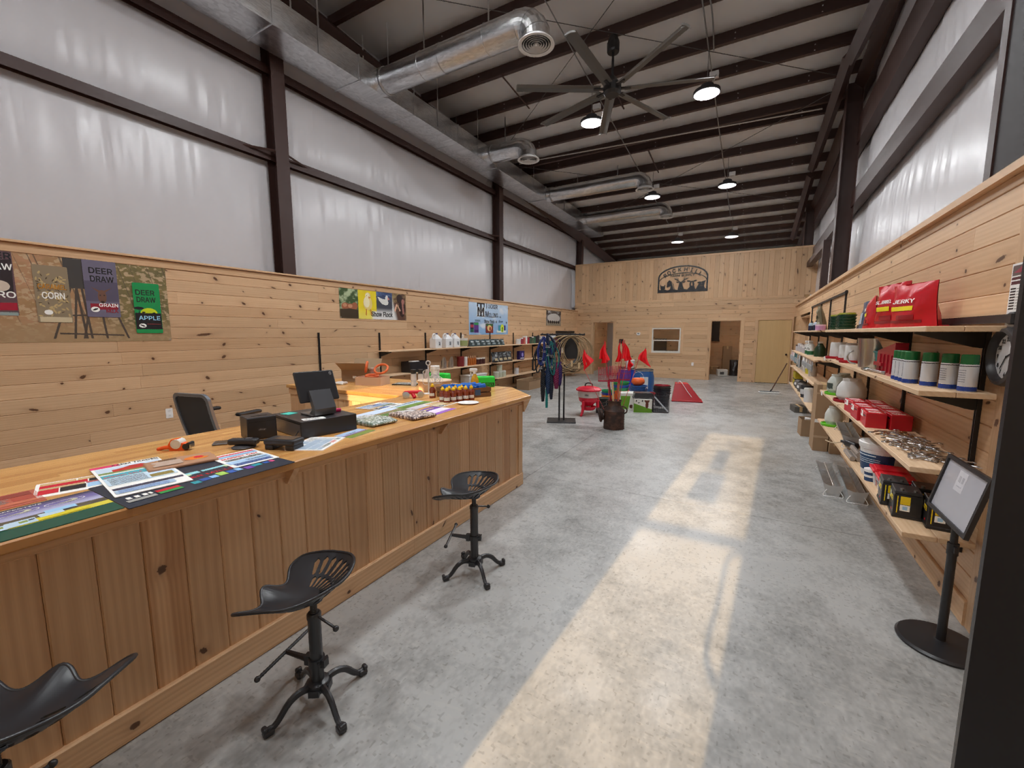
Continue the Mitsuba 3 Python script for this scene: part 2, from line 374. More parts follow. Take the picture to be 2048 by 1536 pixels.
# ---- right wall
PY = 3.12
struct('wall_right', label='right wall: wide pine boards below, white insulation between brown steel above')
plank_rows('wall_right', PY, BY+0.1, 0.0, WT-0.1, lambda a, z, l, w: plank('wall_right', 'plank', (RX+0.019, a, z), (0, 1, 0), (0, 0, 1), (-1, 0, 0), l, w, 0.019), holes=[(12.1, 14.5, 1.0, 2.05)])
plank_rows('wall_right', FY, PY-0.1, 0.0, WT-0.1, lambda a, z, l, w: plank('wall_right', 'plank', (RX+0.019, a, z), (0, 1, 0), (0, 0, 1), (-1, 0, 0), l, w, 0.019))
plank('wall_right', 'corner_board', (RX+0.019, PY-0.1, 0), (0, 0, 1), (0, 1, 0), (-1, 0, 0), WT-0.1, 0.1, 0.026)
y = FY
for L in (5.2, 3.8, 4.1, 3.19):
    plank('wall_right', 'rail', (RX+0.019, y, WT-0.1), (0, 1, 0), (0, 0, 1), (-1, 0, 0), L-0.002, 0.06, 0.022)
    plank('wall_right', 'cap', (RX-0.045, y, WT-0.04), (0, 1, 0), (1, 0, 0), (0, 0, 1), L-0.002, 0.24, 0.05, b=0.006); y += L
plank('wall_right', 'base_board', (RX, PY, 0.0), (0, 1, 0), (0, 0, 1), (-1, 0, 0), 9.0, 0.14, 0.018)
RIX = 1.62
RC = [-2.0, 4.25, 10.05, 16.4, 22.6]
rz = [1.9, 4.02, 5.2]
for k in range(4):
    y0, y1 = RC[k], RC[k+1]
    for r in range(3):
        z0 = rz[r]; z1 = rz[r+1] if r < 2 else zroof(y0)+0.25
        part('wall_right', 'insulation_blanket', pillow((RIX, y1, z0), (0, -1, 0), (0, 0, 1), (-1, 0, 0), y1-y0, z1-z0, 0.08, 0.016, seed=40+k*3+r), 'vinyl', smooth=True)
    for g, hh in ((4.02, 0.27), (5.2, 0.45)):
        part('wall_right', 'girt', cat(bx(1.40, 1.41, y0, y1, g-hh/2, g+hh/2), bx(1.40, 1.55, y0, y1, g+hh/2-0.008, g+hh/2), bx(1.40, 1.55, y0, y1, g-hh/2, g-hh/2+0.008)), STEEL)
for y, h in ((4.25, 0), (10.05, 0), (16.4, 0)):
    zt = zroof(y)-0.1
    if y < 5:
        part('wall_right', 'column', bx(1.19, 1.44, 3.78, 3.87, 1.9, zt), STEEL)
        m = bx(1.20, 1.30, 2.2, 3.78, 1.9, zt)
    else: m = cat(bx(1.19, 1.2, y-0.13, y+0.13, 1.9, zt), bx(1.2, 1.42, y-0.006, y+0.006, 1.9, zt), bx(1.42, 1.43, y-0.13, y+0.13, 1.9, zt))
    part('wall_right', 'column', m, STEEL if y > 5 else mat((0.010, 0.005, 0.005), 0.6))
part('wall_right', 'framed_opening', cat(bx(1.28, 1.42, 12.3, 12.45, 1.9, 3.75), bx(1.28, 1.42, 12.3, 16.3, 3.6, 3.75)), STEEL)
part('wall_right', 'eave_beam', cyl((1.44, -2, zroof(-2)-0.1), (1.44, 22.6, zroof(22.6)-0.1), 0.15, 4), STEEL)
def sqbar(p0, p1, r=0.075): return cyl(p0, p1, r*1.414, 4)
for a, b in (((1.04, 4.3, 5.05), (1.04, 8.55, 5.74)), ((1.04, 8.7, 5.86), (1.04, 13.55, 5.75)), ((1.04, 13.7, 5.66), (1.04, 18.9, 5.05))):
    part('wall_right', 'flange_strut', sqbar(a, b, 0.07), STEEL)

# ---- back wall
DOORS = [(-5.42, -4.62, 2.02), (-1.27, -0.37, 2.02), (0.12, 1.03, 2.02)]
WIN = (-3.2, -2.22, 0.9, 1.79)
struct('wall_back', label='back wall of pine boards, laid flat below and upright above')
holes = [(d[0]-0.1, d[1]+0.1, -1, d[2]+0.1) for d in DOORS[:2]]+[(DOORS[2][0]-0.09, 1.2, -1, 2.1)]+[(WIN[0]-0.09, WIN[1]+0.09, WIN[2]-0.1, WIN[3]+0.09)]
plank_rows('wall_back', LX-0.1, RX+0.2, 0.0, 2.72, lambda a, z, l, w: plank('wall_back', 'plank', (a, BY+0.019, z), (1, 0, 0), (0, 0, 1), (0, -1, 0), l, w, 0.019), holes=holes, lens=(1.8, 3.6))
x = LX-0.12
while x < RX+0.35:
    w = 0.141
    plank('wall_back', 'upright_plank', (x, BY+0.019, 2.78), (0, 0, 1), (1, 0, 0), (0, -1, 0), 1.40, w-0.0015, 0.019); x += w
plank('wall_back', 'belt_board', (LX-0.1, BY+0.019, 2.715), (1, 0, 0), (0, 0, 1), (0, -1, 0), 3.6, 0.065, 0.026)
plank('wall_back', 'belt_board', (LX+3.502, BY+0.019, 2.715), (1, 0, 0), (0, 0, 1), (0, -1, 0), 3.85, 0.065, 0.026)
for x0, x1 in ((LX-0.12, -2.6), (-2.598, RX+0.36)):
    plank('wall_back', 'cap', (x0, BY-0.02, 4.18), (1, 0, 0), (0, 1, 0), (0, 0, 1), x1-x0, 0.22, 0.06, b=0.006)
part('wall_back', 'stud_core', cat(bx(LX-0.12, DOORS[0][0], BY+0.02, BY+0.13, 0, 2.6), bx(DOORS[0][1], WIN[0], BY+0.02, BY+0.13, 0, 2.6), bx(WIN[0], WIN[1], BY+0.02, BY+0.13, 0, WIN[2]), bx(WIN[0], WIN[1], BY+0.02, BY+0.13, WIN[3], 2.6),
     bx(WIN[1], DOORS[1][0], BY+0.02, BY+0.13, 0, 2.6), bx(DOORS[1][1], DOORS[2][0], BY+0.02, BY+0.13, 0, 2.6), bx(DOORS[2][0], RX+0.3, BY+0.06, BY+0.13, 0, 2.6), bx(LX-0.12, RX+0.3, BY+0.02, BY+0.13, 2.6, 4.18),
     bx(DOORS[0][0], DOORS[0][1], BY+0.02, BY+0.13, 2.03, 2.6), bx(DOORS[1][0], DOORS[1][1], BY+0.02, BY+0.13, 2.03, 2.6)), mat((0.45, 0.28, 0.13), 0.6))
for i, (a, b, h) in enumerate(DOORS):
    t = struct(f'trim_{i+1}', label='pale pine casing round a doorway in the back wall')
    for x0, x1 in ((a-0.1, a), (b, b+(0.1 if i < 2 else 0.04))):
        plank(t, 'jamb', (x0, BY+0.019, 0), (0, 0, 1), (1, 0, 0), (0, -1, 0), h+0.0, x1-x0, 0.034)
    plank(t, 'head', (a-0.1, BY+0.019, h), (1, 0, 0), (0, 0, 1), (0, -1, 0), b-a+(0.2 if i < 2 else 0.14), 0.1, 0.034)
    if i < 2:
        for x0, x1 in ((a, a+0.018), (b-0.018, b)): wbox(t, 'lining', x0, x1, BY-0.01, BY+0.14, 0, h, 'pine')
        wbox(t, 'lining', a, b, BY-0.01, BY+0.14, h-0.018, h, 'pine')
t = struct('door_3', label='closed plain veneer door at the right end of the back wall')
m = cbox(0.90, 0.04, 2.0, 0.003, (0.575, BY+0.02, 1.012)); part(t, 'slab', m, 'veneer', uv=wuv(m, 2))
k = lathe([(0, 0), (0.028, 0), (0.03, 0.006), (0.012, 0.012), (0.012, 0.03), (0.026, 0.04), (0.029, 0.052), (0.02, 0.064), (0, 0.066)], 16)
part(t, 'knob', orient(k, (0.93, BY, 0.93), (1, 0, 0), (0, 0, 1)), mat((0.03, 0.022, 0.018), 0.3, 0.6), smooth=40)
part(t, 'threshold_gap', bx(0.13, 1.02, BY+0.005, BY+0.05, 0.0005, 0.012), BLACK)
t = struct('door_1', label='grey steel door standing ajar in the left doorway')
m = cbox(0.80, 0.045, 1.98, 0.004); m.apply_translation([0.4, 0, 1.0])
part(t, 'slab', m, mat((0.30, 0.33, 0.37), 0.35))
part(t, 'handle', cat(cyl((0.73, -0.06, 0.98), (0.73, 0.06, 0.98), 0.011, 10), cyl((0.73, -0.06, 0.98), (0.60, -0.06, 0.98), 0.01, 8), cyl((0.73, 0.06, 0.98), (0.60, 0.06, 0.98), 0.01, 8)), mat((0.02, 0.017, 0.014), 0.3, 0.6))
place(t, mv(-4.66, BY+0.13, 0, 122))
# window in the back wall
t = struct('window_1', label='white framed sash window in the back wall')
a, b, c, d = WIN
for o, dl, dw, L, W in (((a-0.09, BY+0.019, c-0.1), (1, 0, 0), (0, 0, 1), b-a+0.18, 0.1), ((a-0.09, BY+0.019, d), (1, 0, 0), (0, 0, 1), b-a+0.18, 0.09), ((a-0.09, BY+0.019, c), (0, 0, 1), (1, 0, 0), d-c, 0.09), ((b, BY+0.019, c), (0, 0, 1), (1, 0, 0), d-c, 0.09)):
    plank(t, 'casing', o, dl, dw, (0, -1, 0), L, W, 0.034)
zm = (c+d)/2+0.0
VW = mat((0.62, 0.61, 0.56), 0.35)
part(t, 'frame', cat(bx(a, a+0.04, BY+0.0, BY+0.09, c, d), bx(b-0.04, b, BY+0.0, BY+0.09, c, d), bx(a, b, BY+0.0, BY+0.09, c, c+0.045), bx(a, b, BY+0.0, BY+0.09, d-0.045, d)), VW)
part(t, 'sash', cat(bx(a+0.04, b-0.04, BY+0.015, BY+0.045, zm-0.02, zm+0.02), bx(a+0.04, b-0.04, BY+0.015, BY+0.045, c+0.045, c+0.07), bx(a+0.04, a+0.065, BY+0.015, BY+0.045, c+0.045, zm), bx(b-0.065, b-0.04, BY+0.015, BY+0.045, c+0.045, zm)), VW)
for z0, z1, yy in ((c+0.045, zm, 0.03), (zm, d-0.045, 0.06)):
    part(t, 'pane', orient(trimesh.Trimesh([[0, 0, 0], [1, 0, 0], [1, 1, 0], [0, 1, 0]], [[0, 1, 2], [0, 2, 3]]), (0, 0, 0), (1, 0, 0), (0, 1, 0)).apply_transform(np.array([[b-a-0.08, 0, 0, a+0.04], [0, 0, 0, BY+yy], [0, z1-z0, 0, z0], [0, 0, 0, 1]])), 'pane')

# rooms behind the back wall
struct('wall_rooms', label='pine walls of the small rooms behind the back wall')
RY = 18.8
plank_rows('wall_rooms', LX-0.1, RX+0.3, 0.0, 2.6, lambda a, z, l, w: plank('wall_rooms', 'plank', (a, RY+0.019, z), (1, 0, 0), (0, 0, 1), (0, -1, 0), l, w, 0.019, 'pine'), row=0.17, lens=(2.0, 3.6))
for xx in (-5.85, -4.0, -1.62, 0.08):
    plank_rows('wall_rooms', BY+0.13, RY, 0.0, 2.6, lambda a, z, l, w: (plank('wall_rooms', 'side_plank', (xx, a, z), (0, 1, 0), (0, 0, 1), (1, 0, 0), l, w, 0.019, 'pine'), plank('wall_rooms', 'side_plank', (xx, a, z), (0, 1, 0), (0, 0, 1), (-1, 0, 0), l, w, 0.019, 'pine')), row=0.29, lens=(4, 5))
part('wall_rooms', 'ceiling_board', bx(LX-0.2, RX+0.4, BY+0.13, RY+0.1, 2.6, 2.68), mat((0.6, 0.58, 0.54), 0.6))
for xx in (-4.95, -2.8, -0.75):
    k = thing('room_ceiling_light', {-4.95: 'round flush light in the left back room', -2.8: 'round flush light in the room behind the window', -0.75: 'round flush light in the storage room'}[xx], 'light')
    part(k, 'base', lathe([(0, 2.6), (0.17, 2.6), (0.17, 2.57), (0.15, 2.565)], 20, (xx, 17.2, 0)), WHITE)
    scene[k+'__diffuser'] = {**mikit.ply(lathe([(0, 2.553), (0.12, 2.553), (0.15, 2.566), (0, 2.568)], 20, (xx, 17.2, 0)), WHITE), 'emitter': {'type': 'area', 'radiance': {'type': 'rgb', 'value': [46, 43, 38]}}}

# ---- ceiling
struct('ceiling', label='white insulation blanket between dark brown steel purlins')
PYS = [-1.6, -0.5, 0.6, 1.75, 2.85, 3.97, 5.08, 6.19, 7.3, 8.26, 9.11, 9.95, 11.15, 12.31, 13.46, 14.56, 15.68, 16.8, 17.9, 18.96, 20.08, 21.2, 22.4]
zp = Polygon([(0, 0), (0.007, 0), (0.007, 0.203), (0.07, 0.203), (0.07, 0.21), (0, 0.21)]).union(Polygon([(0.007, 0), (-0.07, 0), (-0.07, 0.022), (-0.064, 0.022), (-0.064, 0.007), (0, 0.007)]))
for i, y in enumerate(PYS):
    m = orient(extr(zp, 8.05), (-6.5, y, zroof(y)), (0, 1, 0), (0, 0, 1))
    part('ceiling', 'purlin', m, STEEL)
    bolts = []
    for xx in (-4.9, -2.35, -0.55, 0.6):
        for dz in (0.06, 0.15):
            bolts.append(cyl((xx, y-0.006, zroof(y)+dz), (xx, y, zroof(y)+dz), 0.011, 6))
    part('ceiling', 'bolt_heads', cat(*bolts), mat((0.5, 0.5, 0.5), 0.4, 0.7))
    if i+1 < len(PYS):
        y1 = PYS[i+1]; z0, z1 = zroof(y)+0.215, zroof(y1)+0.215
        L = math.hypot(y1-y, z1-z0)
        part('ceiling', 'insulation_blanket', pillow((-6.5, y, z0), (1, 0, 0), (0, (y1-y)/L, (z1-z0)/L), (0, 0, -1), 8.05, L, 0.035, 0.014, seed=100+i, fu=4.0, nu=150, nv=10), 'vinyl_roof', smooth=True)
part('ceiling', 'double_purlin', orient(extr(zp, 8.05), (-6.5, 10.72, zroof(10.72)-0.01), (0, 1, 0), (0, 0, 1)), STEEL)
part('ceiling', 'roof_deck', cat(trimesh.Trimesh([[-7.2, -3.2, zroof(-3.2)+0.35], [2.2, -3.2, zroof(-3.2)+0.35], [2.2, 23.2, zroof(23.2)+0.35], [-7.2, 23.2, zroof(23.2)+0.35]], [[0, 1, 2], [0, 2, 3]])), mat((0.5, 0.5, 0.5), 0.6))
# outer sheeting and the far end
part('wall_left', 'outer_sheet', bx(-7.2, -7.15, -3.2, 23.2, 0, 7.6), mat((0.5, 0.5, 0.5), 0.6))
part('wall_right', 'outer_sheet', cat(bx(2.15, 2.2, -3.2, 12.1, 0, 7.6), bx(2.15, 2.2, 14.5, 23.2, 0, 7.6), bx(2.15, 2.2, 12.1, 14.5, 0, 1.0), bx(2.15, 2.2, 12.1, 14.5, 2.05, 7.6)), mat((0.5, 0.5, 0.5), 0.6))
t = struct('window_3', label='deep bright window recess lined with pine in the right wall')
for a, b in ((12.1, 12.12), (14.48, 14.5)):
    for i in range(5): plank(t, 'jamb_board', (RX+0.02+0.143*i, a if a < 13 else b, 1.0), (0, 0, 1), (1, 0, 0), (0, 1 if a < 13 else -1, 0), 1.05, 0.141, 0.019)
for i in range(5):
    plank(t, 'sill_board', (RX+0.02+0.143*i, 12.12, 1.0), (0, 1, 0), (1, 0, 0), (0, 0, 1), 2.36, 0.141, 0.019)
    plank(t, 'head_board', (RX+0.02+0.143*i, 12.12, 2.05), (0, 1, 0), (1, 0, 0), (0, 0, -1), 2.36, 0.141, 0.019)
part(t, 'frame', cat(bx(1.78, 1.84, 12.12, 12.17, 1.02, 2.03), bx(1.78, 1.84, 14.43, 14.48, 1.02, 2.03), bx(1.78, 1.84, 12.17, 14.43, 1.02, 1.07), bx(1.78, 1.84, 12.17, 14.43, 1.98, 2.03), bx(1.79, 1.83, 13.28, 13.32, 1.07, 1.98)), mat((0.62, 0.61, 0.56), 0.35))
part(t, 'pane', trimesh.Trimesh([[1.81, 12.17, 1.07], [1.81, 14.43, 1.07], [1.81, 14.43, 1.98], [1.81, 12.17, 1.98]], [[0, 1, 2], [0, 2, 3]]), 'pane')
struct('wall_far', pillow((-6.5, 22.6, 2.5), (1, 0, 0), (0, 0, 1), (0, -1, 0), 8.2, 3.2, 0.08, 0.015, seed=77), 'vinyl', 'insulated end wall above the back rooms', smooth=True)
part('wall_far', 'outer_sheet', bx(-7.2, 2.2, 23.1, 23.2, 0, 6), mat((0.5, 0.5, 0.5), 0.6))

# ---- front wall behind the camera with the glazed entrance
DG = (-0.93, -0.17)      # daylight width of the closed door leaf
W2X = (-4.05, -3.28)
struct('wall_front', label='front wall behind the viewer with the glazed entrance')
core = mat((0.5, 0.33, 0.17), 0.6)
for x0, x1, z0, z1 in ((-7.2, W2X[0]-0.06, 0, 2.5), (W2X[0]-0.06, W2X[1]+0.06, 0, 0.85), (W2X[0]-0.06, W2X[1]+0.06, 2.1, 2.5), (W2X[1]+0.06, DG[0]-0.1, 0, 2.5), (DG[0]-0.1, DG[1]+0.1, 2.14, 2.5), (DG[1]+0.1, 2.2, 0, 2.5)):
    part('wall_front', 'boarding', bx(x0, x1, FY-0.16, FY, z0, z1), core)
part('wall_front', 'insulation_blanket', pillow((RIX+0.5, FY-0.05, 2.5), (-1, 0, 0), (0, 0, 1), (0, 1, 0), 8.8, 5.0, 0.05, 0.01, seed=88), 'vinyl', smooth=True)
part('wall_front', 'outer_sheet', bx(-7.2, 2.2, FY-0.3, FY-0.25, 2.5, 7.6), mat((0.5, 0.5, 0.5), 0.6))
def sheet(x0, x1, y, z0, z1): return trimesh.Trimesh([[x0, y, z0], [x1, y, z0], [x1, y, z1], [x0, y, z1]], [[0, 1, 2], [0, 2, 3]])
t = struct('door_2', label='closed black framed glass entrance door behind the viewer')
YD = FY-0.06
part(t, 'frame', cat(bx(DG[0]-0.1, DG[0], YD-0.03, YD+0.03, 0, 2.14), bx(DG[1], DG[1]+0.1, YD-0.03, YD+0.03, 0, 2.14), bx(DG[0], DG[1], YD-0.03, YD+0.03, 2.06, 2.14), bx(DG[0], DG[1], YD-0.03, YD+0.03, 0, 0.22)), BLACK)
part(t, 'push_bar', bx(DG[0], DG[1], YD+0.03, YD+0.07, 1.0, 1.045), BLACK)
part(t, 'pull_handle', tube(spline([(DG[1]-0.005, YD+0.04, 0.62), (DG[1]-0.07, YD+0.06, 0.66), (DG[1]-0.075, YD+0.07, 0.8), (DG[1]-0.07, YD+0.06, 0.96), (DG[1]-0.005, YD+0.04, 0.99)], 24), 0.013, 8), BLACK)
part(t, 'pane', sheet(DG[0], DG[1], YD, 0.22, 2.06), 'pane')
for x0, x1, z0, z1 in ((-0.73, -0.47, 1.235, 1.49), (-0.68, -0.52, 1.52, 1.78)):
    part(t, 'posted_notice', bx(x0, x1, YD+0.002, YD+0.004, z0, z1), WHITE)
part(t, 'house_number', orient(text('163', 0.075, 0.002, True), (-0.53, YD+0.004, 1.87), (-1, 0, 0), (0, 0, 1)), BLACK)
t = struct('window_2', label='black framed window in the front wall behind the counter')
part(t, 'frame', cat(bx(W2X[0]-0.06, W2X[0], YD-0.03, YD+0.03, 0.85, 2.1), bx(W2X[1], W2X[1]+0.06, YD-0.03, YD+0.03, 0.85, 2.1), bx(W2X[0], W2X[1], YD-0.03, YD+0.03, 2.05, 2.1), bx(W2X[0], W2X[1], YD-0.03, YD+0.03, 0.85, 0.9)), BLACK)
part(t, 'pane', sheet(W2X[0], W2X[1], YD, 0.9, 2.05), 'pane')
solo('parking_lot', bx(-40, 40, -60, FY-0.2, -0.3, -0.16), mat((0.3, 0.29, 0.27), 0.9), 'grey gravel yard outside the front wall', 'ground', kind='structure')
# an inner black door leaf standing open at the right edge of the view
t = struct('door_4', label='open black framed glass door leaf at the right edge')
hx, hy, ex, ey = 1.03, -0.28, 0.196, 0.515
L = math.hypot(hx-ex, hy-ey); ang = math.degrees(math.atan2(hy-ey, hx-ex))
part(t, 'lock_stile', cbox(0.052, 0.045, 2.2, 0.004, (0.026, 0, 1.11)), mat((0.010, 0.011, 0.015), 0.35))
part(t, 'hinge_stile', cbox(0.052, 0.045, 2.2, 0.004, (L-0.026, 0, 1.11)), mat((0.010, 0.011, 0.015), 0.35))
part(t, 'rail', cat(bx(0.05, L-0.05, -0.022, 0.022, 0.01, 0.2), bx(0.05, L-0.05, -0.022, 0.022, 2.13, 2.21)), mat((0.010, 0.011, 0.015), 0.35))
part(t, 'pane', sheet(0.05, L-0.05, 0, 0.2, 2.13), 'pane')
place(t, mv(ex, ey, 0, ang))

# ---- lamps: two rows of round high-bay lights
def lamp(x, y, lab):
    z = 6.3-0.0833*y if y < 16 else 4.9
    k = thing('high_bay_light', lab, 'light', 'high-bay lights under the purlins')
    part(k, 'housing', lathe([(0.20, 0.0), (0.215, 0.01), (0.21, 0.05), (0.11, 0.075), (0.10, 0.14), (0.06, 0.16), (0, 0.162)], 24, (x, y, z)), mat((0.05, 0.05, 0.055), 0.4, 0.5), smooth=40)
    part(k, 'hook', tube([(x, y, z+0.16), (x, y, z+0.3), (x, y, zroof(y)+0.004)], 0.006, 6), mat((0.3, 0.3, 0.3), 0.4, 0.8))
    part(k, 'driver_box', box(x+0.1, y, z+0.27, 0.14, 0.08, 0.09), mat((0.7, 0.7, 0.7), 0.4))
    scene[k+'__lens'] = {**mikit.ply(lathe([(0, -0.012), (0.15, -0.012), (0.20, 0.0), (0.2, 0.004)][::1], 24, (x, y, z)), WHITE), 'emitter': {'type': 'area', 'radiance': {'type': 'rgb', 'value': [LAMP*0.955, LAMP*0.98, LAMP*1.0]}}}
for x, y, lab in ((-2.95, 8.255, 'lit high-bay lamp below the ceiling fan'), (-0.93, 8.255, 'lit high-bay lamp right of the ceiling fan'), (-2.62, 12.305, 'lit high-bay lamp beside the third round duct'), (-0.8, 12.305, 'second lit high-bay lamp in the right row'), (-2.62, 16.795, 'far left lamp above the back wall'), (-0.86, 16.795, 'far right lamp above the back wall'), (-3.1, 3.965, 'high-bay lamp above the counter'), (-1.0, 3.965, 'high-bay lamp above the aisle near the entrance'), (-3.1, 0.595, 'high-bay lamp over the near end of the counter'), (-1.0, 0.595, 'high-bay lamp right above the entrance')):
    lamp(x, y, lab)

# ================================================================ printed matter
INK = {'k': '#15151a', 'w': '#f2f2ee', 'r': '#c2182b', 'b': '#2c5aa8', 'lb': '#9fc8ea', 'g': '#2f8a45', 'y': '#f0d020', 'o': '#e07a25', 'p': '#6a3fa0', 't': '#2a9aa8', 'n': '#5a3a22', 'gr': '#9a9a98', 'pk': '#d8568a', 'lg': '#a8d060', 'nv': '#1d2750', 'tan': '#c8a878', 'dg': '#124a38', 'sal': '#c87860', 'dk': '#2c2c34', 'ltn': '#d8c8a8'}
def ink(c): return mat(INK.get(c, c), 0.42)
def prints(key, o, u, v, items, step=0.00012, lift=0.0003):
    """flat print laid on a thing: items are (colour, shape) or (colour, text, x, y, height[, width, bold])"""
    for i, it in enumerate(items):
        z = lift+step*i
        if isinstance(it[1], str):
            m = text(it[1], it[4], 0.0004, it[6] if len(it) > 6 else True, True, it[5] if len(it) > 5 else None)
            m.apply_translation([it[2], it[3], z]); nm = 'lettering'
        else:
            m = extr(it[1], 0.0004, z); nm = 'print'
        part(key, nm, orient(m, o, u, v), ink(it[0]))
def busy(w, h, seed, cols, n=9, mg=0.012):
    """a magazine-like page: blocks of colour with rows of type"""
    r = random.Random(seed); out = []
    y = h-mg
    while y > mg+0.02:
        hh = min(r.uniform(0.025, 0.075), y-mg)
        x = mg
        while x < w-mg-0.02:
            ww = min(r.uniform(0.05, 0.16), w-mg-x)
            if r.random() < 0.68: out.append((r.choice(cols), sbox(x, y-hh+0.004, x+ww-0.004, y)))
            else:
                ls = [sbox(x, yy, x+ww*r.uniform(0.6, 0.95), yy+0.0035) for yy in np.arange(y-hh+0.005, y-0.003, 0.0085)]
                if ls: out.append((r.choice(['k', 'gr', 'b', 'r']), union_all(ls)))
            x += ww
        y -= hh
    merged = {}
    for c, s in out: merged.setdefault(c, []).append(s)
    return [(c, union_all(s)) for c, s in merged.items()]
def paper(name, label, cat_, w, h, x, y, rz, items, base='w', z=0.0, thick=0.0015, group=None, curl=0.0, seed=1):
    """a sheet lying flat: local x across, y up the page"""
    k = thing(name, label, cat_, group)
    part(k, 'sheet', extr(rrect(0, 0, w, h, 0.003), thick), ink(base))
    prints(k, (0, 0, thick), (1, 0, 0), (0, 1, 0), items)
    place(k, mv(x, y, z, rz))
    return k

# ================================================================ counter
CZ = 0.985
ck = thing('sales_counter', 'long pine sales counter with upright boards, behind the iron stools', 'counter')
y = FY+0.02; CX = -2.08
while y < 3.80:
    w = min(0.1405, 3.80-y)
    plank(ck, 'plank', (CX-0.018, y, 0.13), (0, 0, 1), (0, 1, 0), (1, 0, 0), 0.75, w-0.0015, 0.018, 'pine_front', b=0.005); y += 0.1405
plank(ck, 'apron', (CX-0.018, FY+0.02, 0.872), (0, 1, 0), (0, 0, 1), (1, 0, 0), 2.2, 0.072, 0.026, 'pine_front')
plank(ck, 'apron', (CX-0.018, FY+2.222, 0.872), (0, 1, 0), (0, 0, 1), (1, 0, 0), 1.97, 0.072, 0.026, 'pine_front')
plank(ck, 'base_board', (CX-0.018, FY+0.02, 0), (0, 1, 0), (0, 0, 1), (1, 0, 0), 2.5, 0.132, 0.038, 'pine_front', b=0.006)
plank(ck, 'base_board', (CX-0.018, FY+2.522, 0), (0, 1, 0), (0, 0, 1), (1, 0, 0), 1.68, 0.132, 0.038, 'pine_front', b=0.006)
plank(ck, 'corner_board', (CX-0.018, 3.765, 0.132), (0, 0, 1), (0, 1, 0), (1, 0, 0), 0.74, 0.085, 0.032, 'pine_front')
x = CX
while x > -2.9:
    plank(ck, 'end_plank', (x-0.14, 3.832, 0), (0, 0, 1), (1, 0, 0), (0, 1, 0), 0.94, 0.139, 0.018, 'pine_front'); x -= 0.1405
part(ck, 'carcass', cat(bx(-2.95, CX-0.018, FY+0.02, 3.83, 0.1, 0.935)), mat((0.45, 0.28, 0.13), 0.6))
tri = Polygon([(0, 0), (0.085, 0), (0.085, -0.016), (0.016, -0.105), (0, -0.105)])
for yy in (1.27, 2.52):
    m = orient(extr(tri, 0.034), (CX+0.001, yy+0.017, 0.943), (1, 0, 0), (0, 0, 1)); part(ck, 'bracket', m, 'pine_front', uv=wuv(m, 0))
tri2 = Polygon([(0, 0), (0.17, 0), (0.17, -0.016), (0.02, -0.15), (0, -0.15)])
m = orient(extr(tri2, 0.036), (CX-0.01, 3.85, 0.943), (0, 1, 0), (0, 0, 1)); part(ck, 'bracket', m, 'pine_front', uv=wuv(m, 1))
def top_mesh(poly, z0, z1, ch=0.006):
    a = np.array(poly); ins = np.array(Polygon(poly).buffer(-ch, join_style=2).exterior.coords)[:-1]
    pts = [[x, y, z] for x, y in ins for z in (z0, z1)]+[[x, y, z] for x, y in a for z in (z0+ch, z1-ch)]
    return trimesh.convex.convex_hull(np.array(pts))
tk = thing('counter_top', 'long glossy butcher block worktop of the front counter', 'countertop')
m = top_mesh([(-1.945, FY), (-1.945, 3.79), (-2.42, 4.25), (-3.03, 4.25), (-3.03, FY)], 0.945, CZ)
part(tk, 'slab', m, 'butcher', uv=m.vertices[:, [1, 0]])
rk = thing('return_counter', 'rear arm of the counter with sunlit boards below its top', 'counter')
m = cbox(1.95, 1.15, 0.04, 0.006, (-4.008, 3.67, 0.965)); part(rk, 'worktop', m, 'butcher', uv=m.vertices[:, [0, 1]])
x = -4.95
while x < -3.06:
    plank(rk, 'plank', (x, 3.14, 0.0), (0, 0, 1), (1, 0, 0), (0, -1, 0), 0.944, 0.139, 0.018, 'pine_front'); x += 0.1405
plank(rk, 'trim_board', (-4.95, 3.12, 0.87), (1, 0, 0), (0, 0, 1), (0, -1, 0), 1.9, 0.07, 0.012, 'pine_front')
part(rk, 'carcass', bx(-4.95, -3.05, 3.14, 4.2, 0.05, 0.944), mat((0.45, 0.28, 0.13), 0.6))

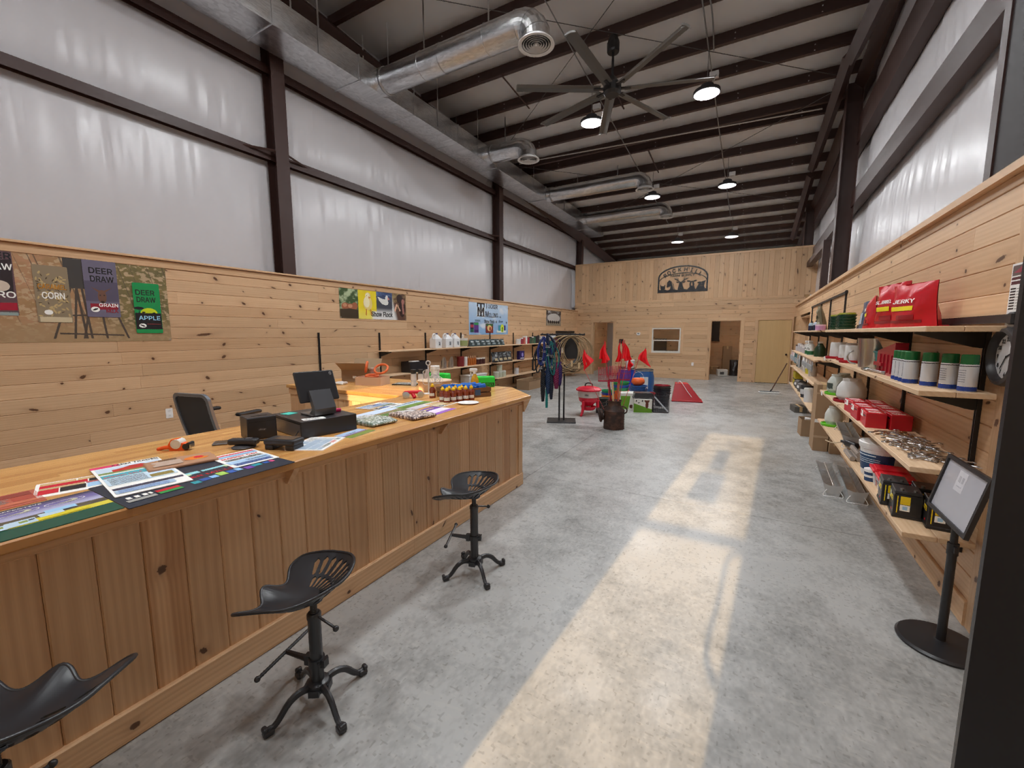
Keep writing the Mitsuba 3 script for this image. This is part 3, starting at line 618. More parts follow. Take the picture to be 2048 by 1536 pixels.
# ================================================================ tractor-seat stools
def seat_mesh():
    front = [(0.168, -0.205), (0.185, -0.175), (0.165, -0.12), (0.155, -0.07), (0.185, -0.03), (0.198, 0), (0.185, 0.03), (0.155, 0.07), (0.165, 0.12), (0.185, 0.175), (0.168, 0.205)]
    back = [(0.10, 0.224), (0.02, 0.223), (-0.06, 0.208), (-0.128, 0.165), (-0.172, 0.09), (-0.185, 0), (-0.172, -0.09), (-0.128, -0.165), (-0.06, -0.208), (0.02, -0.223), (0.10, -0.224)]
    ol = spline([(a, b, 0) for a, b in front+back], 120, True)[:, :2]
    poly = Polygon(ol).buffer(0)
    slots = []
    def slot(th, r0, r1, w0, w1):
        c, s = math.cos(th), math.sin(th)
        p = affinity.rotate(Polygon([(r0, -w0/2), (r1, -w1/2), (r1+w1*0.5, 0), (r1, w1/2), (r0, w0/2), (r0-w0*0.5, 0)]).buffer(0.002), math.degrees(th), origin=(0, 0))
        return affinity.translate(p, 0.02, 0)
    for k in range(-8, 9):
        th = math.pi+k*0.222
        s_ = abs(math.sin(th))
        slots.append(slot(th, 0.128+0.008*s_, 0.178+0.012*s_, 0.011, 0.023))
        if abs(k) <= 7: slots.append(slot(th+0.111, 0.070, 0.112, 0.007, 0.015))
    body = poly.difference(union_all(slots))
    cs = m3.CrossSection([np.array(body.exterior.coords)[:-1]]+[np.array(h.coords)[:-1] for h in body.interiors], m3.FillRule.EvenOdd)
    man = m3.Manifold.extrude(cs, 0.007).refine_to_length(0.016)
    def hgt(x, y):
        b = np.clip((-x+0.0)/0.17, 0, 1); side = np.clip(np.abs(y)/0.22, 0, 1)
        f = np.clip(x/0.19, 0, 1)
        rr_ = np.clip(np.hypot(np.minimum(x-0.02, 0), y)/0.21, 0, 1.1)
        return 0.085*rr_**2.1*(1-0.35*f)+0.03*b**2+0.036*np.exp(-(y/0.05)**2)*f**1.3-0.012*f**2*np.exp(-((np.abs(y)-0.1)/0.05)**2)
    def warp(p):
        p = np.array(p); p[:, 2] += hgt(p[:, 0], p[:, 1]); return p
    man = man.warp_batch(warp).to_mesh()
    m = trimesh.Trimesh(man.vert_properties[:, :3], man.tri_verts, process=False)
    rim = tube(np.c_[ol, hgt(ol[:, 0], ol[:, 1])+0.0035], 0.0065, 8, True)
    return cat(m, rim)
SEAT = mikit.ply(seat_mesh(), BLACKIRON, smooth=35)
def leg_mesh():
    p = spline([(0.03, 0, 0.092), (0.085, 0, 0.098), (0.13, 0, 0.075), (0.165, 0, 0.035), (0.195, 0, 0.018), (0.212, 0, 0.02)], 16)
    a = tube(p, np.linspace(0.017, 0.0125, 16), 8); a.vertices[:, 1] *= 0.85
    foot = rbox(0.042, 0.036, 0.026, 0.008, 2, (0.205, 0, 0.013)); cap_ = rbox(0.02, 0.03, 0.02, 0.006, 2, (0.218, 0, 0.03))
    return cat(a, foot, cap_)
LEG = mikit.ply(leg_mesh(), BLACKIRON, smooth=40)
def stool(x, y, zs, face, legs, bar, lever, lab, stem_off=(0.03, 0.0)):
    k = thing('tractor_seat_stool', lab, 'stool', 'iron tractor-seat stools along the counter')
    T0 = T().translate([x, y, 0])
    part(k, 'seat', None, None, ply=SEAT, to_world=T0 @ T().translate([0, 0, zs]).rotate([0, 0, 1], face).translate([stem_off[0], stem_off[1], 0]))
    for i in range(4): part(k, 'leg', None, None, ply=LEG, to_world=T0 @ T().rotate([0, 0, 1], legs+90*i))
    part(k, 'hub', cat(lathe([(0, 0.07), (0.045, 0.072), (0.05, 0.085), (0.046, 0.108), (0.034, 0.116), (0, 0.116)], 16), *[box(0.045*math.cos(math.radians(legs+45+90*i)), 0.045*math.sin(math.radians(legs+45+90*i)), 0.082, 0.016, 0.045, 0.03, legs+45+90*i) for i in range(4)]), BLACKIRON, smooth=40)
    part(k, 'column', lathe([(0, 0.11), (0.0265, 0.11), (0.0265, zs-0.085), (0.029, zs-0.082), (0.029, zs-0.062), (0.024, zs-0.056), (0, zs-0.056)], 20), BLACKIRON, smooth=40)
    part(k, 'screw_stem', lathe([(0, zs-0.06)]+[(0.0135+0.0015*(i % 2), zs-0.06+0.004*i) for i in range(15)]+[(0.04, zs-0.002), (0.042, zs+0.004), (0, zs+0.006)], 14), BLACKIRON)
    for dx, dy in ((0.03, 0.035), (-0.03, 0.035), (0.03, -0.035), (-0.03, -0.035)): pass
    c, s = math.cos(math.radians(lever)), math.sin(math.radians(lever))
    part(k, 'height_lever', cat(cyl((0.02*c, 0.02*s, zs-0.07), (0.115*c, 0.115*s, zs-0.098), 0.0055, 8), trimesh.creation.icosphere(2, 0.0125).apply_translation([0.12*c, 0.12*s, zs-0.1])), BLACKIRON, smooth=40)
    zb = zs-0.285; c, s = math.cos(math.radians(bar)), math.sin(math.radians(bar))
    part(k, 'clamp', cat(lathe([(0.0265, zb-0.018), (0.034, zb-0.018), (0.034, zb+0.018), (0.0265, zb+0.018)], 18), box(0.04*c, 0.04*s, zb, 0.03, 0.026, 0.045, bar), box(-0.038*c, -0.038*s, zb, 0.022, 0.03, 0.034, bar), cyl((-0.03*c-0.03*s, -0.03*s+0.03*c, zb+0.006), (-0.03*c+0.03*s, -0.03*s-0.03*c, zb+0.006), 0.005, 6)), BLACKIRON, smooth=40)
    part(k, 'foot_arm', tube(spline([(0.045*c, 0.045*s, zb), (0.10*c, 0.10*s, zb+0.006), (0.155*c, 0.155*s, zb+0.012)], 10), np.linspace(0.014, 0.010, 10), 6), BLACKIRON, smooth=40)
    tw = []
    for i in range(41):
        t_ = -0.155+0.31*i/40
        tw.append((0.158*c-t_*s, 0.158*s+t_*c, zb+0.012))
    part(k, 'foot_bar', cat(tube(tw, [0.0068+0.0014*(i % 2) for i in range(41)], 7), *[trimesh.creation.icosphere(2, 0.012).apply_translation(p) for p in (tw[0], tw[-1])]), BLACKIRON, smooth=40)
    place(k, T()) if False else None
    for kk in [q for q in scene if q.startswith(k+'__')]:
        if 'to_world' not in scene[kk]: scene[kk]['to_world'] = T0
    return k
stool(-1.57, 1.033, 0.485, 203, -12, 196, 8, 'black iron stool in the middle, in front of the boards below the leaflet mats')
stool(-1.553, 2.21, 0.535, 198, -33, 205, 70, 'farthest black iron stool near the far end of the counter')
stool(-1.60, 0.165, 0.585, 132, 10, 190, 300, 'nearest black iron stool cut off at the lower left corner')

# ================================================================ things on the counter
Z = CZ
k = paper('counter_mat', 'glossy counter mat with a purple sky photo and green border, nearest the viewer', 'mat', 0.62, 0.335, -1.953, -0.045, 90, [], base='dg', z=Z, thick=0.003)
def dusk(p, n, uv):
    c = mikit.mix((0.03, 0.03, 0.06), (0.16, 0.14, 0.36), mikit.smoothstep(1.0, 0.72, uv.y))
    c = mikit.mix(c, (0.42, 0.43, 0.62), mikit.smoothstep(0.72, 0.45, uv.y))
    hill = 0.36+0.05*mikit.fbm(uv.x*9, 2.0, 0, 3)
    c = mikit.mix(c, mikit.mix((0.05, 0.045, 0.035), (0.13, 0.11, 0.07), mikit.noise(uv.x*40, uv.y*40)), mikit.smoothstep(hill+0.03, hill, uv.y))
    c = mikit.mix(c, (0.72, 0.62, 0.06), mikit.smoothstep(0.22, 0.18, uv.y)*mikit.smoothstep(0.55, 0.62, uv.x))
    return mikit.mix(c, (0.62, 0.62, 0.38), mikit.smoothstep(0.3, 0.2, uv.y)*mikit.smoothstep(0.28, 0.15, uv.x))
scene['dusk_print'] = {'type': 'twosided', 'b': {'type': 'principled', 'base_color': mikit.proc(dusk), 'roughness': 0.25, 'specular': 0.5}}
def quad(w, h, z=0.0): return trimesh.Trimesh([[0, 0, z], [w, 0, z], [w, h, z], [0, h, z]], [[0, 1, 2], [0, 2, 3]], process=False)
UVQ = np.array([[0, 0], [1, 0], [1, 1], [0, 1]], float)
q = quad(0.62, 0.235, 0.0036); q.apply_translation([0, 0.1, 0]); part(k, 'photo_print', q, 'dusk_print', uv=UVQ, to_world=mv(-1.953, -0.045, Z, 90))
key_items = [('w', 'EASY, CONVENIENT AND EFFECTIVE', 0.30, 0.306, 0.011, 0.36)]
for cx in (0.13, 0.27, 0.41, 0.53): key_items += [('w', ellipse(cx, 0.262, 0.055, 0.022).difference(ellipse(cx, 0.262, 0.052, 0.0195))), ('#c8c8b0', ellipse(cx+0.005, 0.262, 0.03, 0.013).difference(ellipse(cx-0.008, 0.266, 0.028, 0.011)))]
bh = union_all([sbox(0.26, 0.10, 0.36, 0.15), sbox(0.29, 0.145, 0.35, 0.17), sbox(0.36, 0.105, 0.43, 0.16), sbox(0.44, 0.12, 0.5, 0.175)])
key_items += [('#b8d0e0', bh), ('#d8c82a', sbox(0.43, 0.105, 0.56, 0.135)), ('#9ac8e8', sbox(0.46, 0.165, 0.54, 0.20)), ('#8a9a50', union_all([sbox(0.30, 0.115, 0.32, 0.135), sbox(0.34, 0.12, 0.355, 0.14), sbox(0.39, 0.125, 0.41, 0.145)])), ('k', union_all([ellipse(0.285, 0.127, 0.008, 0.006), ellipse(0.33, 0.15, 0.01, 0.006), ellipse(0.42, 0.14, 0.008, 0.006)])), ('#cfe0a8', 'www.foragefeeds.com', 0.24, 0.03, 0.008, 0.14)]
i0 = len(scene); prints(k, (0, 0, 0.0036), (1, 0, 0), (0, 1, 0), key_items)
for kk in [q_ for q_ in list(scene)[i0:] if q_.startswith(k)]: scene[kk]['to_world'] = mv(-1.953, -0.045, Z, 90)
k = paper('counter_mat', 'dark navy counter mat printed with feed bags and red letters', 'mat', 0.64, 0.40, -1.925, 0.578, 90,
      [('r', 'TUCKER MILLING', 0.33, 0.165, 0.026, 0.34), ('#8fd0d8', union_all([sbox(0.28, 0.225, 0.33, 0.262), sbox(0.34, 0.23, 0.45, 0.255)])), ('#c8e0b0', union_all([sbox(0.25, 0.215, 0.29, 0.24), sbox(0.43, 0.215, 0.48, 0.25)])),
       ('t', union_all([sbox(0.24, 0.075, 0.27, 0.115), sbox(0.50, 0.10, 0.54, 0.135)])), ('b', union_all([sbox(0.275, 0.085, 0.31, 0.125), sbox(0.39, 0.095, 0.42, 0.14), sbox(0.55, 0.1, 0.575, 0.13)])), ('#8cc0ec', union_all([sbox(0.315, 0.09, 0.345, 0.13), sbox(0.425, 0.1, 0.45, 0.145)])), ('lg', union_all([sbox(0.35, 0.095, 0.385, 0.15)])), ('p', sbox(0.46, 0.085, 0.495, 0.13)), ('pk', sbox(0.58, 0.1, 0.60, 0.13)),
       ('r', sbox(0.12, 0.095, 0.20, 0.125)), ('g', sbox(0.12, 0.065, 0.20, 0.093)), ('w', union_all([sbox(0.03, 0.10, 0.045, 0.13), sbox(0.055, 0.10, 0.07, 0.13), sbox(0.08, 0.10, 0.095, 0.13), sbox(0.1, 0.1, 0.11, 0.13)])), ('gr', sbox(0.02, 0.06, 0.11, 0.09))], base='#232a38', z=Z, thick=0.003)
paper('newspaper', 'large sale paper with a red truck and bold headline on the dark mat', 'newspaper', 0.25, 0.55, -2.09, 0.59, 82,
      [('#d83a6a', sbox(0.0, 0.51, 0.10, 0.548)), ('k', 'FARM TRADER', 0.16, 0.515, 0.024, 0.17), ('#c8d8e8', sbox(0.01, 0.38, 0.24, 0.50)), ('#7a8a50', sbox(0.01, 0.38, 0.24, 0.41)), ('#b8302a', Polygon([(0.06, 0.40), (0.06, 0.44), (0.10, 0.455), (0.13, 0.475), (0.17, 0.475), (0.19, 0.45), (0.2, 0.40)])), ('#4aa8b8', sbox(0.01, 0.30, 0.24, 0.36)), ('r', 'SPRING SALE', 0.08, 0.31, 0.022, 0.13), ('#c8e0f0', sbox(0.01, 0.17, 0.24, 0.29)), ('#8a7a40', sbox(0.15, 0.18, 0.23, 0.23)), ('k', union_all([sbox(0.02, yy, 0.14, yy+0.006) for yy in np.arange(0.18, 0.28, 0.016)])), ('#3a3a50', sbox(0.01, 0.09, 0.24, 0.115)), ('#a8c0d8', sbox(0.01, 0.03, 0.2, 0.08)), ('b', union_all([sbox(0.02, yy, 0.18, yy+0.005) for yy in np.arange(0.035, 0.075, 0.013)]))], z=Z+0.0045, thick=0.003)
paper('newspaper', 'folded colour paper sticking out on the employee side', 'newspaper', 0.26, 0.22, -2.36, 0.43, 75, busy(0.26, 0.22, 3, ['n', 'r', 'gr', 'lb', 'tan', 'k']), z=Z, thick=0.002)
paper('postcard', 'brick-red printed card at the left frame edge', 'card', 0.30, 0.20, -2.32, 0.16, 88, busy(0.30, 0.2, 5, ['#a84838', '#8a3a30', '#c06a50']), base='#b05a48', z=Z, thick=0.002)
k = thing('snack_pouch', 'crumpled clear pouch of orange-brown treats behind the dark mat', 'pouch')
m = rbox(0.27, 0.17, 0.016, 0.007, 3); m = m.subdivide(); m = m.subdivide(); v = m.vertices; v[:, 2] += 0.010*(meshkit.fbm(np.c_[v[:, 0]*22, v[:, 1]*22, v[:, 2]*5], 3, 4)-0.5)*(v[:, 2] > 0)
part(k, 'bag', m, mat((0.42, 0.22, 0.13), 0.25), smooth=40); prints(k, (-0.13, -0.08, 0.008), (1, 0, 0), (0, 1, 0), [('#b8a090', sbox(0.02, 0.03, 0.13, 0.12)), ('o', ellipse(0.19, 0.08, 0.05, 0.035)), ('r', ellipse(0.20, 0.09, 0.02, 0.02)), ('#6a4a30', sbox(0.05, 0.12, 0.12, 0.15))], step=0.0002)
place(k, mv(-2.385, 0.93, Z+0.01, 78))
paper('price_flyer', 'white flyer with red headline overlapping the dark mat beside the phones', 'flyer', 0.21, 0.28, -2.075, 1.012, 86, [('#d03048', sbox(0.01, 0.245, 0.2, 0.262)), ('#8ab0d8', sbox(0.01, 0.205, 0.2, 0.235)), ('r', 'MARKET DAY', 0.105, 0.17, 0.024, 0.17), ('k', union_all([sbox(0.02, yy, 0.19, yy+0.005) for yy in (0.15, 0.138, 0.126)])), ('#a8c8e8', sbox(0.01, 0.06, 0.2, 0.115)), ('k', 'SUMMER', 0.14, 0.075, 0.02, 0.1), ('b', union_all([sbox(0.02, yy, 0.19, yy+0.004) for yy in (0.05, 0.04, 0.03, 0.02)]))], z=Z+0.0045)
# tape dispenser
k = thing('tape_dispenser', 'orange hand tape dispenser lying on the counter', 'tape dispenser')
OR = mat('#e85a18', 0.35)
side = Polygon([(0, 0), (0.10, 0), (0.125, 0.03), (0.12, 0.05), (0.085, 0.058), (0.055, 0.09), (0.015, 0.085), (-0.01, 0.045)])
part(k, 'body', orient(extr(side, 0.05), (0, 0.025, 0), (1, 0, 0), (0, 0, 1)), OR)
part(k, 'handle', cat(tube(spline([(0.0, 0, 0.02), (-0.05, 0, 0.02), (-0.10, 0, 0.006)], 10), np.linspace(0.016, 0.012, 10), 8)), OR, smooth=True)
part(k, 'tape_roll', cyl((0.05, -0.035, 0.052), (0.05, 0.035, 0.052), 0.036, 24), mat((0.75, 0.73, 0.68), 0.25), label='white tape roll')
part(k, 'roller', cat(cyl((0.115, -0.03, 0.03), (0.115, 0.03, 0.03), 0.022, 16), cyl((0.135, -0.028, 0.05), (0.135, 0.028, 0.05), 0.012, 12)), BLACK)
part(k, 'cutter', box(0.145, 0, 0.034, 0.006, 0.05, 0.03), 'tin')
place(k, mv(-2.715, 1.02, Z, 35, 0.72))
# receipt printer, card reader, phones
k = thing('receipt_printer', 'black cube receipt printer left of the cash drawer', 'printer')
PL = mat((0.018, 0.018, 0.021), 0.36)
part(k, 'body', rbox(0.15, 0.16, 0.135, 0.008, 3, (0, 0, 0.0675)), PL, smooth=40)
part(k, 'paper_slot', box(0.02, 0, 0.1355, 0.008, 0.085, 0.002), mat((0.004, 0.004, 0.004), 0.5)); part(k, 'lid_seam', box(0.0752, 0, 0.108, 0.001, 0.14, 0.002), mat((0.004, 0.004, 0.004), 0.5))
part(k, 'lettering', orient(text('clover', 0.010, 0.0005), (0.0752, 0, 0.055), (0, 1, 0), (0, 0, 1)), mat((0.35, 0.35, 0.35), 0.4))
place(k, mv(-2.60, 1.425, Z, -14))
k = thing('card_reader', 'small black card terminal in front of the cash drawer', 'card reader')
part(k, 'body', rbox(0.10, 0.185, 0.034, 0.012, 3, (0, 0, 0.043)), PL, smooth=40); part(k, 'cradle', cat(rbox(0.09, 0.05, 0.03, 0.006, 2, (0, -0.062, 0.015)), rbox(0.09, 0.05, 0.03, 0.006, 2, (0, 0.062, 0.015))), PL, smooth=40)
part(k, 'screen', box(0.0, 0.02, 0.0605, 0.075, 0.12, 0.002), mat((0.01, 0.011, 0.014), 0.08))
place(k, mv(-2.215, 1.345, Z, -70))
k = thing('handheld_phone', 'thin grey phone lying by the printer', 'phone'); part(k, 'body', rbox(0.075, 0.15, 0.012, 0.005, 2, (0, 0, 0.006)), mat((0.16, 0.16, 0.17), 0.3), smooth=40); part(k, 'screen', box(0, 0, 0.0125, 0.066, 0.135, 0.001), mat((0.02, 0.02, 0.022), 0.1)); place(k, mv(-2.60, 1.25, Z, -35))
k = thing('barcode_scanner', 'black handheld scanner on a round stand beside the card terminal', 'scanner'); part(k, 'stand', lathe([(0, 0), (0.058, 0), (0.06, 0.006), (0.05, 0.012), (0.02, 0.016), (0, 0.016)], 24), mat((0.06, 0.06, 0.065), 0.4), smooth=40)
m = rbox(0.055, 0.155, 0.034, 0.012, 3, (0, 0, 0.034)); part(k, 'body', m, PL, smooth=40); part(k, 'button', box(0, 0.03, 0.0525, 0.02, 0.03, 0.003), mat((0.1, 0.1, 0.11), 0.4)); place(k, mv(-2.43, 1.245, Z, -58))
k = thing('pen', 'black pen lying behind the handheld scanner', 'pen'); part(k, 'barrel', cyl((0, 0, 0.005), (0.13, 0, 0.005), 0.0048, 10), BLACK, smooth=40); part(k, 'tip', cyl((0.13, 0, 0.005), (0.142, 0, 0.005), 0.004, 10, 0.001), 'tin'); place(k, mv(-2.56, 1.31, Z, 40))
# cash drawer and register
k = thing('cash_drawer', 'wide black cash drawer under the register screen', 'cash drawer')
part(k, 'case', rbox(0.42, 0.36, 0.105, 0.004, 2, (0, 0, 0.0525)), mat((0.022, 0.022, 0.025), 0.33), smooth=40)
part(k, 'side_panel', box(-0.0, -0.1805, 0.046, 0.40, 0.001, 0.08), mat((0.14, 0.14, 0.15), 0.28, 0.4)); part(k, 'top_seam', box(0, -0.1808, 0.09, 0.42, 0.002, 0.004), mat((0.004, 0.004, 0.004), 0.5))
place(k, mv(-2.485, 1.725, Z, -10))
cdz = Z+0.105
k = thing('register_screen', 'black register screen on a slanted stand, seen from behind', 'monitor')
part(k, 'base', rbox(0.16, 0.15, 0.012, 0.005, 2, (-0.01, 0, 0.006)), mat((0.16, 0.165, 0.175), 0.28, 0.5), smooth=40)
neck = Polygon([(0.02, 0.01), (0.09, 0.01), (0.105, 0.05), (0.04, 0.16), (0.012, 0.155), (0.075, 0.055), (0.03, 0.03)])
part(k, 'stand', orient(extr(Polygon([(0.02, 0.01), (0.095, 0.01), (0.10, 0.05), (0.035, 0.165), (0.0, 0.155), (0.06, 0.05)]), 0.14), (0, 0.07, 0.0), (1, 0, 0), (0, 0, 1)), mat((0.10, 0.105, 0.115), 0.3, 0.4))
m = rbox(0.02, 0.262, 0.205, 0.009, 3); part(k, 'screen_case', m, PL, smooth=40, to_world=T().translate([-0.002, 0, 0.185]).rotate([0, 1, 0], -22))
part(k, 'glass', box(-0.0105, 0, 0, 0.002, 0.244, 0.186), mat((0.01, 0.01, 0.012), 0.06), to_world=T().translate([-0.002, 0, 0.185]).rotate([0, 1, 0], -22))
part(k, 'logo', orient(ellipse(0, 0, 0.008, 0.012).difference(ellipse(0, 0, 0.004, 0.007)).pipe if False else extr(ellipse(0, 0, 0.008, 0.012).difference(ellipse(0, 0, 0.004, 0.007)), 0.001), (0.0102, 0.105, 0.078), (0, 1, 0), (0, 0, 1)), mat((0.4, 0.4, 0.42), 0.3, 0.5), to_world=T().translate([-0.002, 0, 0.185]).rotate([0, 1, 0], -22))
place(k, mv(-2.45, 1.73, cdz, -8))
k = thing('receipt_slip', 'loose white receipts and glasses on the cash drawer', 'paper'); part(k, 'sheet', extr(rrect(0, 0, 0.13, 0.07, 0.01), 0.001), ink('w')); prints(k, (0, 0, 0.001), (1, 0, 0), (0, 1, 0), [('gr', union_all([sbox(0.01, 0.01+0.014*i, 0.1, 0.014+0.014*i) for i in range(4)]))]); place(k, mv(-2.33, 1.545, cdz, 70))
paper('sticky_note', 'turquoise sticky note on the cash drawer', 'note', 0.075, 0.075, -2.66, 1.60, 10, [], base='#3fc0b0', z=cdz, thick=0.002)
k = thing('hair_clip', 'small pink plastic clip behind the register stand', 'clip'); part(k, 'body', rbox(0.06, 0.03, 0.022, 0.008, 3, (0, 0, 0.011)), mat('#d8286a', 0.3), smooth=40); place(k, mv(-2.42, 1.845, cdz, 60))
cb = tube(spline([(-2.36, 1.53, Z+0.05), (-2.33, 1.49, Z+0.03), (-2.30, 1.45, Z+0.004), (-2.24, 1.42, Z+0.004), (-2.22, 1.40, Z+0.03)], 24), 0.003, 6)
solo('reader_cable', cb, BLACK, 'thin black cable from the drawer to the card terminal', 'cable')
# leaflets right of the register
k = paper('flyer_stack', 'loose stack of pale printed sheets in front of the cash drawer', 'papers', 0.29, 0.21, -1.985, 1.415, 118, busy(0.29, 0.21, 11, ['#a8b8c8', '#c8ccd0', 'gr', '#8898a8']), z=Z, thick=0.004)
k = paper('leaflet', 'pasture photo leaflet tucked against the cash drawer', 'leaflet', 0.22, 0.14, -2.07, 1.68, 100, [('#a8c0e0', sbox(0, 0.08, 0.22, 0.14)), ('#8a6a8a', sbox(0, 0.06, 0.22, 0.08)), ('#7a8a3a', sbox(0, 0, 0.22, 0.06)), ('k', 'PASTURE', 0.1, 0.088, 0.012, 0.09)], z=Z)
def seedbag(x, y, rz, col, lab, sd):
    k = thing('seed_bag', lab, 'bag')
    m = rbox(0.22, 0.32, 0.03, 0.013, 3).subdivide().subdivide().subdivide(); v = m.vertices
    v[:, 2] = v[:, 2]*(0.4+0.75*np.clip(1-(np.abs(v[:, 1])/0.17)**4, 0, 1))+0.012*(meshkit.noise(v*[60, 60, 20], sd)-0.5)*(v[:, 2] > 0)
    def spk(p, n, uv): return mikit.mix(lin(col[0]), lin(col[1]), mikit.smoothstep(0.4, 0.62, mikit.noise(uv.x*150, uv.y*150)))
    scene[f'seed_{sd}'] = {'type': 'twosided', 'b': {'type': 'principled', 'base_color': mikit.proc(spk), 'roughness': 0.18, 'specular': 0.6}}
    part(k, 'bag', m, f'seed_{sd}', smooth=True, uv=v[:, :2])
    prints(k, (-0.09, 0.0, 0.0175), (1, 0, 0), (0, 1, 0), [('#c8c8c8', sbox(0.03, 0.03, 0.15, 0.10))]); place(k, mv(x, y, Z+0.015, rz))
seedbag(-2.33, 2.06, 85, ('#6a7a6a', '#c8ccc8'), 'clear bag of grey-green seed beside the cash drawer', 21)
seedbag(-2.23, 2.37, 80, ('#5a4a4a', '#d8c8c0'), 'clear bag of mixed brown seed next to the purple magazine', 22)
paper('magazine', 'open magazine with field photos behind the seed bags', 'magazine', 0.42, 0.30, -2.33, 2.16, 97, [('#c8d8ec', sbox(0, 0.18, 0.42, 0.3)), ('#8a7a5a', sbox(0, 0.13, 0.42, 0.18)), ('#5a7a3a', sbox(0.0, 0.05, 0.42, 0.13)), ('#a89080', sbox(0.02, 0.0, 0.2, 0.05)), ('k', union_all([sbox(0.24, yy, 0.4, yy+0.005) for yy in (0.01, 0.022, 0.034)]))], z=Z)
paper('magazine', 'magazine with a green hay meadow cover near the honey', 'magazine', 0.40, 0.29, -2.40, 2.58, 95, [('#b8ccd8', sbox(0, 0.2, 0.4, 0.29)), ('#6a8a3a', sbox(0, 0.1, 0.4, 0.2)), ('#4a5a2a', union_all([sbox(0.02, 0.12, 0.1, 0.15), sbox(0.2, 0.11, 0.33, 0.14)])), ('#c8c0c8', sbox(0, 0, 0.4, 0.1)), ('k', 'HAY & FORAGE', 0.2, 0.235, 0.03, 0.3)], z=Z)
paper('magazine', 'blue-grey magazine with a curled corner in the middle of the pile', 'magazine', 0.34, 0.26, -2.62, 2.42, 100, busy(0.34, 0.26, 8, ['#8090a8', '#a8b0c0', '#6a7a5a', 'w', 'tan']), z=Z+0.003)
paper('magazine', 'purple and white catalogue beside the seed bags', 'magazine', 0.30, 0.24, -2.10, 2.50, 96, [('p', sbox(0, 0.15, 0.3, 0.24)), ('#e8d8f0', sbox(0.02, 0.06, 0.28, 0.14)), ('#9a60c0', sbox(0, 0, 0.3, 0.05)), ('#d8c060', sbox(0.05, 0.19, 0.25, 0.205))], z=Z)
paper('magazine', 'tan catalogue with produce photos by the honey bottles', 'magazine', 0.26, 0.22, -2.28, 2.80, 95, busy(0.26, 0.22, 9, ['tan', '#b89060', '#d8c8a0', '#8a6a5a']), z=Z+0.002)
solo('paper_plate', lathe([(0, 0.003), (0.07, 0.003), (0.095, 0.010), (0.096, 0.012), (0.07, 0.006), (0, 0.006)], 32, (-2.20, 3.06, Z)), WHITE, 'round white paper disc in front of the honey bottles', 'plate', smooth=40)
# honey bottles
HON = mat((0.20, 0.028, 0.006), 0.12, 0, 0.6, 0.5)
hp = lathe([(0, 0), (0.026, 0), (0.029, 0.004), (0.029, 0.03), (0.026, 0.05), (0.029, 0.07), (0.027, 0.085), (0.014, 0.10), (0.013, 0.107), (0, 0.107)], 20)
HB = mikit.ply(hp, HON, smooth=50); HC = mikit.ply(lathe([(0, 0.104), (0.0165, 0.104), (0.0165, 0.12), (0.009, 0.126), (0.007, 0.136), (0, 0.137)], 16), mat('#f0c010', 0.35), smooth=50)
HL = mikit.ply(cyl((0, 0, 0.02), (0, 0, 0.048), 0.0295, 20, cap=False).slice_plane([0.016, 0, 0], [1, 0, 0]), mat((0.72, 0.70, 0.64), 0.5), smooth=True)
spots = [(-2.395, 3.00), (-2.37, 3.062), (-2.345, 3.124), (-2.32, 3.186), (-2.30, 3.25), (-2.46, 3.02), (-2.435, 3.085), (-2.41, 3.147), (-2.385, 3.21), (-2.70, 3.16)]
for i, (x, y) in enumerate(spots):
    k = thing('honey_bottle', 'single honey bottle with yellow cap standing left of the wooden crate' if i == 9 else ('small amber honey bottle with yellow cap in the front row by the crate' if i < 5 else 'small amber honey bottle with yellow cap in the second row by the crate'), 'bottle', None if i == 9 else 'honey bottles in front of the crate' if i < 5 else 'honey bottles in the second row')
    W = T().translate([x, y, Z]).rotate([0, 0, 1], -60+rng.uniform(-15, 15)).scale([1.05, 1.05, 1.05])
    part(k, 'bottle', None, None, ply=HB, to_world=W); part(k, 'cap', None, None, ply=HC, to_world=W); part(k, 'label', None, None, ply=HL, to_world=W)
# slatted crate with blue packets
k = thing('wooden_crate', 'small dark slatted crate holding blue packets', 'crate')
CR = mat((0.16, 0.075, 0.03), 0.55)
for z0 in (0.0, 0.052):
    for s in (-1, 1):
        part(k, 'slat', box(0, s*0.15, z0+0.022, 0.46, 0.008, 0.04), CR); part(k, 'end_slat', box(s*0.226, 0, z0+0.022, 0.008, 0.292, 0.04), CR)
for sx in (-1, 1):
    for sy in (-1, 1): part(k, 'post', box(sx*0.217, sy*0.141, 0.048, 0.014, 0.012, 0.096), CR)
part(k, 'floor_board', box(0, 0, 0.006, 0.44, 0.28, 0.006), CR)
part(k, 'tag', box(0.08, -0.1555, 0.048, 0.06, 0.002, 0.055), mat('#3a5a80', 0.4)); part(k, 'tag', box(0.0, -0.1555, 0.048, 0.05, 0.002, 0.05), mat('#4a3a2a', 0.4))
place(k, mv(-2.50, 3.40, Z, 62))
BL = mat('#1f63b8', 0.35)
for i in range(12):
    a, b = (i % 4-1.5)*0.1, (i//4-1)*0.085
    c, s = math.cos(math.radians(62)), math.sin(math.radians(62))
    m = rbox(0.09, 0.07, 0.05, 0.012, 2).subdivide(); m.vertices[:] += 0.006*(meshkit.noise(m.vertices*40+i, i)[:, None]-0.5)
    m.apply_transform(trimesh.transformations.euler_matrix(0.3*rng.uniform(-1, 1), 0.4*rng.uniform(-1, 1), rng.random()*3)); m.apply_translation([-2.50+a*c-b*s, 3.40+a*s+b*c, Z+0.085+0.012*rng.random()])
    solo('blue_packet', m, BL, 'crinkled blue packet piled in the slatted crate', 'packet', 'blue packets in the crate', smooth=40)
